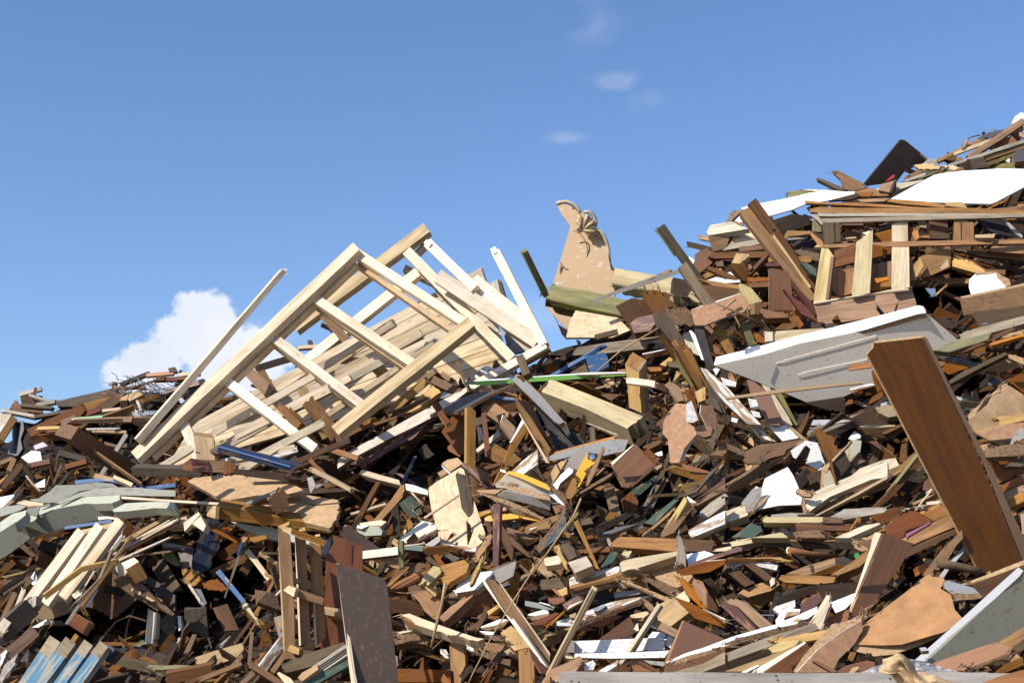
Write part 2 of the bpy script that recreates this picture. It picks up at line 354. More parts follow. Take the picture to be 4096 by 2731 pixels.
def autojag(P, name, mat):
    if mat not in WOODY or name not in ('plank', 'batten', 'timber_beam', 'board', 'board_scrap', 'offcut', 'splinter', 'splintered_board') or RNG.random() < 0.3: return None
    E = [math.dist(P[i], P[(i + 1) % len(P)]) for i in range(len(P))]; m = max(E)
    return {i: (0.005 if mat == 'treat' else 0.012) for i, e in enumerate(E) if e < 0.42 * m}

# ---------------------------------------------------------------- traced pieces: small text language
REG = {'A1': (0, 1350, 800 / 2091), 'A2': (0, 1900, 700 / 2195), 'A3': (0, 2300, 700 / 2352), 'A4': (400, 850, 900 / 2171), 'A5': (1200, 850, 1000 / 2352),
       'A6': (600, 1450, 800 / 2281), 'A7': (650, 1900, 800 / 2352), 'A8': (650, 2250, 800 / 2352), 'B1': (1350, 1400, 800 / 2281), 'B2': (1400, 1850, 800 / 2352),
       'B3': (1400, 2250, 800 / 2352), 'B4': (2050, 750, 800 / 2091), 'B5': (2050, 1300, 800 / 2281), 'B6': (2100, 1750, 800 / 2281), 'B7': (2100, 2200, 800 / 2352),
       'B8': (2750, 750, 750 / 2138), 'C1': (3200, 400, 896 / 2342), 'C2': (3200, 850, 896 / 2342), 'C3': (2700, 1150, 750 / 2138), 'C4': (2800, 1600, 750 / 2138),
       'C5': (3400, 1350, 696 / 2183), 'C6': (3400, 1800, 696 / 2183), 'C7': (2750, 2150, 750 / 2024), 'C8': (3396, 2200, 700 / 2067), 'F': (0, 0, 4096 / 2352), 'Z1': (0, 800, 1920 / 1344)}
OFF = {'A1': 30, 'A2': 55, 'A3': 80, 'A7': 80, 'A8': 84, 'B4': 45, 'B5': 100, 'B1': 160, 'B2': 155, 'B3': 190, 'B6': 190, 'B7': 225, 'B8': 50, 'C1': 45, 'C2': 150, 'C3': 240, 'C4': 275, 'C5': 270, 'C6': 275, 'C7': 235, 'C8': 305}
def build(text, lift0=0.0):
    reg = REG['F']; parent = None; pd = None; off = 0; ls = 1.0
    for ln in text.strip().splitlines():
        ln = ln.strip()
        if not ln or ln[0] == '#': continue
        if ln[0] == '@': rk = ln[1:].strip(); reg = REG[rk]; off = OFF.get(rk, 0); ls = 0.8 if off else 1.0; continue
        if ln[0] == '[':                      # [name;x,y;lift;label  opens a thing with parts, ] closes it
            f = ln[1:].split(';'); x, y = map(float, f[1].split(',')); x = reg[0] + x * reg[2]; y = reg[1] + y * reg[2]
            pd = surf(x, y) - (float(f[2]) - off) * ls / 100; nm = f[0].strip()
            parent = empty(nm, f[3].strip(), CATS.get(nm, nm.replace('_', ' ')), pt(x, y, pd)); continue
        if ln[0] == ']': parent = None; pd = None; continue
        f = [q.strip() for q in ln.split(';')]
        geo = f[0].split(); mat = f[1]; ang = [float(q) for q in f[2].split(',')]; lift = float(f[3]); t = float(f[4]) / 100
        name = f[5] if len(f) > 5 else 'plank'; label = f[6] if len(f) > 6 and f[6] else None
        opt = f[7] if len(f) > 7 else ''
        rough = 0.0025 if parent is None and mat in WOODY else 0.0012; jag = None; edge = None; group = None
        for q in opt.split():
            if q[0] == 'r': rough = float(q[1:]) / 1000
            elif q[0] == 'e': edge = q[2:]
        mode = 'P'
        if geo[0] in 'BCTS': mode = geo[0]; w = geo[-1]; geo = geo[1:-1]
        P = [tuple(map(float, g.split(','))) for g in geo]
        P = [(reg[0] + x * reg[2], reg[1] + y * reg[2]) for x, y in P]
        cx = sum(p[0] for p in P) / len(P); cy = sum(p[1] for p in P) / len(P)
        base = surf(cx, cy) + HOLED(cx, cy) - (lift - off) * ls / 100 if pd is None else pd - lift / 100
        cat = CATS.get(name, name.replace('_', ' ')) if parent is None else None
        fray = {'splintered_board': 22, 'rotten_board': 40, 'splinter': 8}.get(name, 7 if mat in WOODY and parent is None and RNG.random() < 0.5 else 0)
        if mode == 'S':
            w0, w1 = (map(float, w.split('>')) if '>' in w else (float(w),) * 2); h = len(P)
            if 'j' in opt.split(): jag = {h - 1: 0.012, 2 * h - 1: 0.012}
            P = strip(P, w0 * reg[2], w1 * reg[2])
        if mode in 'PS':
            if pd is not None:
                n = nrm(ang[0], ang[1]); c = parent.matrix_world.translation + n * (lift / 100); pts = [onplane(x, y, c, n) for x, y in P]
            else: pts, n = poly3(P, ang[0], ang[1], base)
            if 'j' in opt.split() and mode == 'P': jag = {i: 0.012 for i in range(len(P))}
            for q in opt.split():
                if q.startswith('j:'): jag = {int(v): 0.012 for v in q[2:].split(',')}
            if jag is None and parent is None: jag = autojag(P, name, mat)
            slab(pts, n, t, mat, name, parent, label, cat, group, rough=rough, jag=jag, edge=edge, fray=fray)
        else:
            w0, w1 = (map(float, w.split('>')) if '>' in w else (float(w),) * 2); w0 *= reg[2]; w1 *= reg[2]
            A, B = P[0], P[-1]; k = 0.45
            e = ang[1] / 100 if len(ang) > 1 else None
            if e is None:
                e = (surf(*B) - surf(*A)) * k
                if pd is not None: e = 0
            dA, dB = base - e / 2, base + e / 2
            if mode == 'T':
                L = [math.hypot(p[0] - A[0], p[1] - A[1]) for p in P]; T = L[-1] or 1
                pts = [pt(p[0], p[1], dA + (dB - dA) * l / T) for p, l in zip(P, L)]
                tube(pts, w0 / 2 * base / FPX, w1 / 2 * base / FPX, mat, name, parent, label, cat, group, seg=10 if w0 > 16 else 6)
                continue
            n, mid, u = barframe(A, B, ang[0], dA, dB)
            po = strip(P, w0, w1); pts = [onplane(x, y, mid, n) for x, y in po]
            h = len(P)
            if 'j' in opt.split(): jag = {h - 1: 0.012, 2 * h - 1: 0.012}
            if 'j1' in opt.split(): jag = {h - 1: 0.02}
            if 'j0' in opt.split(): jag = {2 * h - 1: 0.02}
            if jag is None and parent is None: jag = autojag(po, name, mat)
            slab(pts, n, t, mat, name, parent, label, cat, group, rough=rough, jag=jag, ax=u, edge=edge, fray=fray)
# ---------------------------------------------------------------- setting: ground, the body of the heap
SKY = [(-1600, 1950), (0, 1760), (250, 1650), (450, 1600), (700, 1540), (1000, 1560), (1219, 1500), (1500, 1540), (1800, 1520), (2100, 1480), (2250, 1420), (2450, 1370), (2700, 1220),
       (2850, 1040), (2950, 950), (3200, 860), (3400, 790), (3700, 700), (4096, 570), (5700, 260)]
def skyl(x):
    i, u = seg([p[0] for p in SKY], x); return SKY[i][1] * (1 - u) + SKY[i + 1][1] * u
HOLES = [(400, 2520, 330, 150, .9), (850, 2330, 300, 230, 1.2), (850, 2560, 330, 120, 1.0), (1700, 1850, 260, 110, .9), (2560, 1980, 300, 140, 1.0), (3760, 1180, 240, 110, 1.0),
         (3330, 1640, 260, 90, .7), (3850, 1550, 220, 90, .6), (3560, 1780, 200, 110, .6), (150, 1780, 200, 80, .5), (420, 1780, 330, 90, .6), (1880, 2640, 330, 80, .5),
         (3080, 2380, 160, 80, .5), (3700, 2330, 160, 100, .6), (3830, 2480, 160, 110, .6), (2700, 1560, 160, 100, .4), (1900, 1750, 200, 120, .5), (1500, 2050, 200, 160, .4), (2330, 1680, 200, 80, .5)]
HOLED = lambda x, y: max(0.0, rec(x, y) - 0.38) * 0.62
def rec(x, y):
    r = 0.38
    for hx, hy, a, b, d in HOLES:
        q = 1 - ((x - hx) / a) ** 2 - ((y - hy) / b) ** 2
        if q > 0: r = max(r, 0.38 + d * min(1, q * 1.6))
    return r
def heap_mesh():
    V, F = [], []; NX, NY = 150, 70
    for j in range(NY + 1):
        for i in range(NX + 1):
            x = -1600 + 7300 * i / NX; s = skyl(x)
            v = j / NY; y = s + (3450 - s) * v ** 0.9
            d = surf(x, y) + rec(x, y); p = pt(x, y, d)
            p += Vector((noise.noise(p * 3), noise.noise(p * 3 + Vector((9, 0, 0))), noise.noise(p * 3 + Vector((0, 9, 0))))) * 0.14
            V.append(p)
    def q(j, i): return j * (NX + 1) + i
    for j in range(NY):
        for i in range(NX): F.append((q(j, i), q(j + 1, i), q(j + 1, i + 1), q(j, i + 1)))
    top = [V[q(0, i)] for i in range(NX + 1)]; b0 = len(V)
    for k, (dy, dz) in enumerate(((1.0, 0.06), (2.5, 0.25), (5, 0.9))):          # the crest rounds over and falls away behind
        for p in top: V.append(Vector((p.x * 1.02, p.y + dy, p.z * (1 - 0.12 * k) - dz)) )
    for k in range(3):
        for i in range(NX):
            a = q(0, i) if k == 0 else b0 + (k - 1) * (NX + 1) + i; b = a + 1
            F.append((a, b, b0 + k * (NX + 1) + i + 1, b0 + k * (NX + 1) + i))
    n0 = len(V); last = b0 + 2 * (NX + 1)
    for i in range(NX + 1): p = V[last + i]; V.append(Vector((p.x, p.y + 3, -0.1)))
    for i in range(NX): F.append((last + i, last + i + 1, n0 + i + 1, n0 + i))
    n1 = len(V)
    for i in range(NX + 1): p = V[q(NY, i)]; V.append(Vector((p.x, p.y - 0.5, -0.1)))
    for i in range(NX): F.append((q(NY, i), n1 + i, n1 + i + 1, q(NY, i + 1)))
    me = bpy.data.meshes.new('debris_mound'); me.from_pydata([tuple(v) for v in V], [], F); me.materials.append(MATS['soil'])
    o = bpy.data.objects.new('debris_mound', me); COL.objects.link(o); o['kind'] = 'structure'
heap_mesh()
def flat(name, z, s, m):
    me = bpy.data.meshes.new(name); me.from_pydata([(-s, -s, z), (s, -s, z), (s, s, z), (-s, s, z)], [], [(0, 1, 2, 3)]); me.materials.append(MATS[m])
    o = bpy.data.objects.new(name, me); COL.objects.link(o); o['kind'] = 'structure'
flat('ground', 0.0, 1500, 'ground')
D1 = r'''
# ---- far left heap, top of the left slope
@A1
590,665 780,620 1050,560 1170,530 1190,600 1040,650 780,720 600,720;greyd;-10,20;30;6;weathered_log;squared old log with cracked dark bark lying along the left skyline;r6
B 200,590 430,530 40;silver;35;60;2;plank;grey plank capping the small crate end that pokes up at the far left skyline;j
210,610 350,620 345,700 225,690;brown;0,-10;45;20;box_end;brown box end standing on the left skyline under a grey plank
B 345,700 375,520 34;brown;0;62;3;batten;upright broken brown batten crossing the grey plank on the left skyline;j
B 300,595 520,665 22;silver;40;66;2;batten;short silver batten leaning down right from the grey capped box end
B 215,705 540,730 28;greyd;30;64;3;batten;thin grey batten lying flat at the foot of the box end on the left skyline
B 125,740 180,660 42;tan;10;50;3;plank;short tan plank leaning left of the box end on the far left skyline
B 18,755 360,820 34;silver;35;70;3;plank;long silver grey plank sloping down right at the far left edge
B 130,720 440,770 75;brown;45;48;2;plank;wide brown board lying under the silver plank at the far left
B 360,825 880,740 28;greyd;35;66;3;batten;dark grey batten running right from the end of the silver plank
B 380,700 570,665 40;silver;30;58;3;plank;grey plank with a split end reaching right of the box end;j
B 0,1060 150,830 75;tan;10;72;4;plank;stained plank leaning beside the black plastic bag
0,790 120,800 60,980 0,1000;pale;20,35;60;1;torn_sheet;pale crumpled torn sheet at the very left edge;r8
160,860 240,870 250,960 215,1060 235,1160 180,1240 80,1210 130,1090 125,960;blackplastic;-20,20;80;3;plastic_sack;crumpled shiny black plastic sack hanging near the left edge;r10
0,940 70,880 90,890 40,960 0,1010;clothwhite;0,30;66;3;cloth;grey white crumpled cloth at the left edge;r6
B 770,950 1250,610 95;brown;25;62;4;plank;dull brown plank rising right along the upper left slope
B 300,1000 860,740 90;rust;20;66;5;timber_beam;reddish brown beam rising right above the black sack
B 890,730 1300,620 90;tan;15;70;4;plank;pale brown plank in the middle of the upper left slope
B 1270,665 1480,565 70;pine2;40;76;3;plank;light tan board end catching the sun under the wire tangle
B 1060,600 1170,565 60;brown;20;46;4;offcut;brown offcut at the right end of the old log
1170,480 1210,460 1215,610 1175,620;red;0,0;70;5;post_stub;dark red post stub standing up on the left skyline
B 1190,520 1520,515 22;tan;35;72;2;batten;thin tan batten right of the red post stub
B 1250,600 1300,515 30;tan;10;74;2;batten;short upright tan batten beside the red post stub
B 1250,490 1550,370 38;greyd;20;50;4;plank;grey plank rising to the skyline behind the wire tangle;j
B 1530,390 1810,365 34;orange;40;58;2;board;bright orange brown board lying on the crest of the left slope
B 1860,390 2080,360 34;pale;45;64;3;board;white topped board on the crest of the left slope right of the orange board
1755,320 1830,305 1860,360 1770,360;greyd;0,10;60;4;offcut;small grey block standing on the crest of the left slope
1610,450 1650,395 1720,400 1720,445;brown;0,10;76;5;offcut;square brown timber end under the orange board
B 1720,430 2000,430 40;red;30;66;3;board;dark red board under the white topped board on the left crest
B 1850,430 2010,420 24;rust;40;74;2;batten;short rusty batten on the left crest
B 1690,570 2080,470 44;maroon;35;78;3;board;long maroon board running under the leaning pale pole
B 1260,555 1640,440 16;greyd;20;74;2;batten;thin dark batten among the wires on the left slope
B 800,830 1050,740 50;red;35;80;2;board;dull red board fragment in the middle of the left slope;j
B 760,890 880,740 44;rust;20;84;2;splintered_board;splintered red brown piece crossing the dull red board;j
B 1000,770 1290,735 26;pale;50;74;2;batten;pale batten beside the dull red board fragment
B 640,890 790,830 50;maroon;30;70;2;board;maroon board fragment left of the green strip;j
B 780,845 1100,820 20;greenstrip;30;84;2;strip;dark green painted strip on the left slope
B 750,850 1140,815 16;pale;50;82;2;splinter;pale splinter lying over the green strip;j
B 1080,850 1400,740 56;tan;-25;86;2;board;tan board with its ragged top edge lit above the green strip;j
B 790,880 1660,855 40;tan;-30;82;2;board;long thin tan board running right under the green strip
B 390,945 720,935 30;pine2;50;86;2;splinter;light splintered strip under the reddish beam;j
B 490,975 820,945 36;rust;35;90;2;splintered_board;ragged rusty board below the reddish beam;j
B 380,1060 780,1030 70;brown;-20;88;3;board;wide dark brown board under the ragged rusty board
B 900,955 1260,950 20;melgrey;45;88;2;strip;grey laminated strip above the thick leaning post
B 960,975 1320,985 28;chip;35;94;2;board;chipboard strip above the thick leaning post;r5
1290,830 1390,820 1370,880 1280,880;tan;0,20;90;2;offcut;small tan offcut upright on the long thin board
1380,800 1480,760 1720,765 1730,790 1420,825;melgrey;0,45;76;2;panel;grey panel edge under the wire tangle
B 1430,650 1470,760 30;pale;20;92;3;batten;pale broken batten hanging under the wire tangle;j
1260,660 1330,655 1335,735 1265,740;dark;0,-10;86;5;offcut;dark square timber end in the left slope
350,1130 450,1090 500,1130 370,1170;pinkp;0,40;90;3;basin;pale pink plastic edge below the black sack
220,1250 330,1180 420,1190 440,1290 300,1310;white;-20,45;92;2;panel;white broken panel piece left of the thick leaning post;r5
350,1540 470,1475 470,1560 380,1570;white;-20,40;92;2;panel;smaller white panel scrap near the bottom of the left slope;r5
B 780,1000 1440,1420 150;brown;10,40;150;16;gate_post;thick square weathered post leaning down right left of the pine frame;r1
B 820,1060 1480,1520 14;tan;20;150;4;splinter;splintered strip along the lower edge of the thick weathered post;j
B 1000,1520 1320,1010 44;silver;15;84;3;batten;silver batten leaning up right behind the thick weathered post
B 1090,1100 1240,1140 30;brown;25;80;3;batten;short brown batten behind the thick weathered post
B 1260,1130 1400,1120 40;greyd;20;84;4;splinter;rough grey splintered chunk between post and pine frame;j
B 1370,1400 2100,1420 86;greyd;-20;172;6;timber_beam;dark rough beam lying at the foot of the pine frame;r3 j0
B 0,1490 60,1570 200;tan;0;60;3;board;tan board leaning out at the left edge
B 20,1560 220,1330 70;brown;15;96;3;plank;brown plank with its top end cut square near the left edge
B 90,1390 150,1260 50;tan;15;84;3;plank;tan plank end behind the square cut brown plank
B 0,1310 120,1260 40;tan;40;80;3;plank;tan plank lying at the left edge under the sack
B 320,1330 520,1290 50;rust;20;84;3;board;rusty brown board under the white broken panel
B 610,1200 900,1270 60;dark;20;70;3;board;dark board in the hollow left of the thick post
B 680,1350 900,1290 50;rust;30;66;3;board;rusty board deep in the hollow left of the thick post
B 560,1520 640,1330 24;caned;0;90;2;stick;dark bent stick in the left hollow;j
C 270,1440 340,1530 420,1600 22>14;caned;0;98;2;stick;forked dark branch near the left edge
# ---- leaning pale pole and pine frame
@A4
B 380,2200 1780,560 70>50;pineb;-12,60;185;5;pole;long pale pole leaning up right against the sky left of the pine frame;r1
1752,540 1805,538 1800,565 1760,590;metal;0,20;169;0.3;nail_plate;pressed steel nail plate at the top of the leaning pole
1770,590 1800,580 1825,595 1800,615;metal;0,0;172;0.3;nail_plate;bent steel nail plate hanging off the top of the leaning pole
@A1
1860,640 1900,625 1935,660 1890,690;metal;0,30;182;0.3;nail_plate;steel nail plate low on the leaning pole
@A5
[boarded_panel;1100,1100;62;large side of weathered close boarding behind the pale pine frame
''' 
# boards of the close boarded side, F coordinates, fanned between the two ends
_l = [(443, 973), (381, 1076)]; _r = [(1105, 614), (1176, 850)]
_n = 8
_s = '@F\n'
for _i in range(_n):
    _a = _i / _n; _b = (_i + 1) / _n - 0.008
    def _q(e, v): return (e[0][0] + (e[1][0] - e[0][0]) * v, e[0][1] + (e[1][1] - e[0][1]) * v)
    _p = [_q(_l, _a * 1.0), _q(_r, _a), _q(_r, _b), _q(_l, _b)]
    _s += ' '.join('%.1f,%.1f' % p for p in _p) + ';%s;0,30;0;2;board\n' % ('pale', 'pineb', 'pale', 'pale', 'pineb', 'pale', 'pineb', 'pineb')[_i]
D1 += _s + r'''
@A5
S 1160,560 1950,1330 30;tan;0,30;-4;5;batten
]
[crate_side;1870,800;20;silver grey boarded crate side standing behind the boarding at the right
1780,670 1855,625 1890,770 1800,800;silver;-25,15;0;2;board
1800,800 1890,770 1930,900 1860,900;silver;-25,15;0;2;board
1890,1060 1990,1000 2080,1150 1950,1260;silver;-25,15;0;2;board
1930,1240 2060,1170 2170,1290 2000,1330;silver;-25,15;0;2;board
1860,630 1885,640 1970,920 1940,910;greyd;-25,15;2;3;batten
]
1600,575 1705,515 1790,760 1720,730 1640,640;pale;-25,20;85;3;board;top corner of pale weathered board rising against the sky right of the frame
[pine_frame;700,600;225;large fresh pine frame of long rails and cross slats leaning on the heap
S -1560,2285 529,314 92;pine;-18,32;0;5;rail
S -1400,2280 525,470 46;pineb;-18,32;-7;4;rail
S 530,375 1545,1030 82;pine;-18,32;-5;4;slat
S -285,1145 640,1848 84;pine;-18,32;-5;4;slat
S -270,1215 600,1890 36;pine2;-18,32;-11;4;slat
S 540,480 1450,1120 46;pine2;-18,32;-11;4;slat
S 120,790 1085,1430 82;pine;-18,32;-5;4;slat
S 130,860 1020,1480 36;pine2;-18,32;-11;4;slat
@A6
S 865,200 1880,975 104;pine;-18,32;-5;4;slat
S 365,660 560,1100 120;pine;-18,32;-5;4;slat
@B1
S 1524,-331 -30,915 125;pineb;-18,32;1;5;rail
]
@A5
[frame_behind;900,400;165;second pine frame showing behind the first with one rail end rising into the sky
S 1190,140 -60,1075 98;pineb;-20,25;0;5;rail
S 1105,555 60,1385 84;pine;-20,25;-3;4;rail
S 1000,355 1990,1370 92;pineb;-20,25;3;4;slat
S 1040,430 1200,270 40;pineb;-20,25;-8;4;slat
S 980,520 1330,690 70;pine2;-20,25;-12;3;slat
]
B 870,1040 250,1455 80;pineb;10,20;84;4;plank;tan pine plank with square upper end lying low behind the frame slats
B 1140,1140 240,1570 88;pineb;12,10;92;4;plank;stained plank with a split top end crossing the boarding;j0
@A6
B 2040,290 960,830 105;pine;10,20;100;4;plank;rough sawn pale plank rising right below the third slat
B 1860,150 720,800 80;pine;10,20;92;4;plank;light pine plank parallel above the rough sawn plank
B 2280,170 1500,590 70;pine;15,10;104;4;plank;orange streaked pale plank end at the middle of the frame
1140,35 1060,120 1320,400 1430,300;pink;-10,12;100;6;timber_beam;short square timber behind the first frame cell catching a stripe of sun
1220,95 1310,80 1430,290 1390,300;tan;0,10;92;4;offcut;thin tan offcut beside the short square timber
B 1730,290 2020,850 120;pine2;0,0;84;4;plank;light plank standing steeply behind the third slat
B 1560,540 1900,960 110;tan;0,0;78;4;plank;brown shaded plank running down right behind the third slat
B 1460,490 1700,720 80;brown;-10;104;4;plank;short dark shaded plank at the middle of the frame
B 490,960 130,1180 70;pale;15;110;4;plank;pale plank foot at the lower left of the frame
B 1500,930 1080,1210 60;pale;20;104;4;plank;thin weathered plank below the rough sawn plank
B 800,1130 1650,960 60;pale;20;105;4;plank;pale plank low behind the blue beam
@A5
[roof_truss;1700,700;135;pale triangular roof truss with steel nail plates standing behind the pine frame
S 1195,280 1640,710 92;pine;-22,18;6;4;chord
S 1620,640 2190,1100 150;pine;-22,18;0;4;chord
S 1290,590 2230,1215 130;pine;-22,18;4;4;chord
S 1835,360 2290,1240 84;pine;-22,18;8;4;strut
S 2310,1240 1600,1640 66;pine;-22,18;12;4;chord
S 1900,1040 2160,1290 70;pale;-22,18;-2;4;strut
1168,285 1195,255 1240,285 1212,318;metal;-22,18;7.5;0.2;nail_plate
1795,345 1838,322 1852,370 1815,388;metal;-22,18;9;0.2;nail_plate
2250,1190 2295,1175 2300,1225 2258,1245;metal;-22,18;13;0.2;nail_plate
2220,1290 2330,1240 2352,1290 2120,1420;tan;-22,18;10;3;chord
]
B 2120,370 2320,790 52;mossy;-10,20;110;4;batten;mossy green batten leaning alone against the sky left of the headboard
B 2060,1340 2130,1520 74;greyd;5;190;4;batten;short grey batten standing in front of the truss foot
@B1
C 1365,130 1420,280 1500,490 36>30;brown;0;215;3;branch;thin rough branch leaning across the grey laminated board
1575,250 1690,175 2030,290 1960,330 1700,320 1570,320;whitew;-25,50;205;10;timber_beam;white painted timber end behind the green edged board
B 1100,240 690,560 60;pine2;10,10;172;5;batten;square tan batten rising right at the foot of the frame
B 1180,260 1280,330 60;tan;0;176;8;offcut;short tan block end leaning at the foot of the frame
B 1010,350 560,730 92;pine2;5,10;178;5;batten;tan rail foot below the pine frame
B 1080,330 1390,480 90;brown;15;222;6;timber_beam;short weathered brown beam with a split left end in front of the frame;j0
700,700 1010,470 1080,380 1180,480 1140,500 930,660 740,740;ply;-30,40;186;3;board;pale knotty board with black stain at the foot of the frame
B 640,720 1140,520 30;brown;-20;184;3;batten;dark batten under the knotty board
1160,560 1200,470 1300,500 1250,530;melgrey;0,10;214;2;offcut;small grey panel corner at the foot of the branch
C 1105,590 1150,650 1190,740 1260,830 80>60;redbrown;10;232;3;chair_leg;rounded dark brown furniture leg poking above the grey laminated board
@Z1
B 455,745 1100,345 17;pineb;12,14;66;3;plank;long thin pale plank rising right low behind the ladder frame
B 520,748 1090,440 20;pale;12,14;72;3;plank;grey stained plank just below the long thin pale one
B 600,700 1180,372 18;pine;12,14;78;3;plank;bright plank rising right through the middle frame cell
B 700,745 1215,402 15;pineb;12,14;82;3;plank;narrow plank rising right through the lower frame cell
B 640,760 905,622 22;pale;14,8;96;3;plank;short weathered plank below the lower frame cells
B 905,322 1095,525 26;tan;0,0;56;4;plank;brown plank running down right behind the top frame cell
B 1048,462 1100,512 34;pine2;0,0;70;4;offcut;short light plank end in the right frame cell
B 860,560 942,662 40;pink;0,0;84;4;plank;pinkish plank end in the lower right frame cell
B 900,350 940,368 12;dark;0,0;60;3;splintered_board;dark splinter pointing left in the top frame cell
B 715,472 815,442 18;dark;10;40;3;board;dark board on the skyline seen through the lower frame cell
B 835,412 905,408 9;pale;30;44;3;board;thin pale board on the skyline behind the frame
860,392 873,392 876,406 863,406;brown;0,0;42;3;offcut;tiny brown stub on the skyline behind the frame
@A6
[post_end;620,960;150;upright sawn post end with a dark mottled top at the foot of the frame
495,825 600,845 725,860 742,1110 640,1110 530,1100;pine2;4,10;0;6;face
495,800 540,792 700,815 725,835 725,862 600,848 495,828;osbd;-10,50;0.4;3;top
S 515,1015 560,1020 6;nail;4,10;0.5;0.3;staple
]
[stamped_block;560,1180;165;maroon painted block with stamped lettering at the foot of the frame
465,1090 660,1120 690,1250 490,1240;maroon;8,-5;0;9;painted_face
365,1160 460,1090 490,1240 380,1225;rust;-55,5;0.5;8;end_grain;;r4
660,1115 880,1125 1000,1170 980,1240 690,1250;tan;6,-4;-1;8;bare_face
[LETTERS]
]
850,1130 900,1130 990,1180 960,1250 840,1280;rust;0,5;160;4;board_scrap;rusty splintered piece right of the maroon block;r4
680,1000 740,955 790,950 780,1040 690,1030;greyd;-20,15;176;4;offcut;grey worn end of the dark blue beam
B 770,990 1640,1215 70;blued;-25;172;5;timber_beam;long dark blue painted beam sloping down right below the frame;r2
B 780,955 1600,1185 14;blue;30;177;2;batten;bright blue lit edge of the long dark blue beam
C 860,1105 960,1110 1040,1190 30>10;pale;10;162;1;paper_scrap;curled pale peel under the dark blue beam
B 1320,1110 1680,985 50;whitew;20;150;2;board;peeling white board right of the dark blue beam
B 1530,1190 2281,880 60;brown;10;160;3;plank;long bowed brown board rising right behind the pinkish batten
C 1560,1300 1640,1200 1820,1130 1900,1080 40>24;brown;5;186;3;branch;bent bark covered branch right of the dark blue beam;r4
C 1820,1100 1880,1170 1960,1230 2040,1320 50>30;rust;5;190;3;splintered_board;reddish splintered root like piece under the bowed board;r5
C 1820,1210 2060,1330 2281,1450 50>40;pine2;-10;196;3;batten;light splintered batten sloping down right into the hollow;j
1790,1310 1850,1300 1890,1400 1830,1490;mauve;-10,10;150;0.5;metal_scrap;small pale metal plate deep in the hollow
B 960,1240 1800,1310 60;dark;0;150;3;board;dark board lying behind the large tan panel;r3
'''
# lettering stamped on the maroon block
_t = []
for _w, _x0, _y0, _h, _gap in (('PROPERTY', 520, 1140, 10, 15), ('IPP', 540, 1185, 26, 34)):
    _G = {'P': [((0, 0), (0, 2)), ((0, 0), (1, 0)), ((1, 0), (1, 1)), ((1, 1), (0, 1))], 'R': [((0, 0), (0, 2)), ((0, 0), (1, 0)), ((1, 0), (1, 1)), ((1, 1), (0, 1)), ((0, 1), (1, 2))],
          'O': [((0, 0), (0, 2)), ((0, 2), (1, 2)), ((1, 2), (1, 0)), ((1, 0), (0, 0))], 'E': [((0, 0), (0, 2)), ((0, 0), (1, 0)), ((0, 1), (1, 1)), ((0, 2), (1, 2))],
          'T': [((0, 0), (1, 0)), ((.5, 0), (.5, 2))], 'Y': [((0, 0), (.5, 1)), ((1, 0), (.5, 1)), ((.5, 1), (.5, 2))], 'I': [((.5, 0), (.5, 2))]}
    for _i, _ch in enumerate(_w):
        for (_a, _b), (_c, _d) in _G[_ch]:
            _ox = _x0 + _i * _gap; _k = _h * 0.9
            _t.append('S %.1f,%.1f %.1f,%.1f %.1f;dark;8,-5;0.15;0.2;lettering' % (_ox + _a * _k, _y0 + _b * _h + _i * 1.4, _ox + _c * _k, _y0 + _d * _h + _i * 1.4, max(2.5, _h * 0.18)))
D1 = D1.replace('[LETTERS]', '\n'.join(_t))
CATS.update({'plank': 'plank', 'timber_beam': 'timber beam', 'torn_sheet': 'sheet', 'splintered_board': 'board', 'offcut': 'wood offcut', 'pine_frame': 'timber frame', 'frame_behind': 'timber frame',
  'boarded_panel': 'boarded panel', 'chair_leg': 'furniture leg', 'plastic_sack': 'plastic sack'})
build(D1)
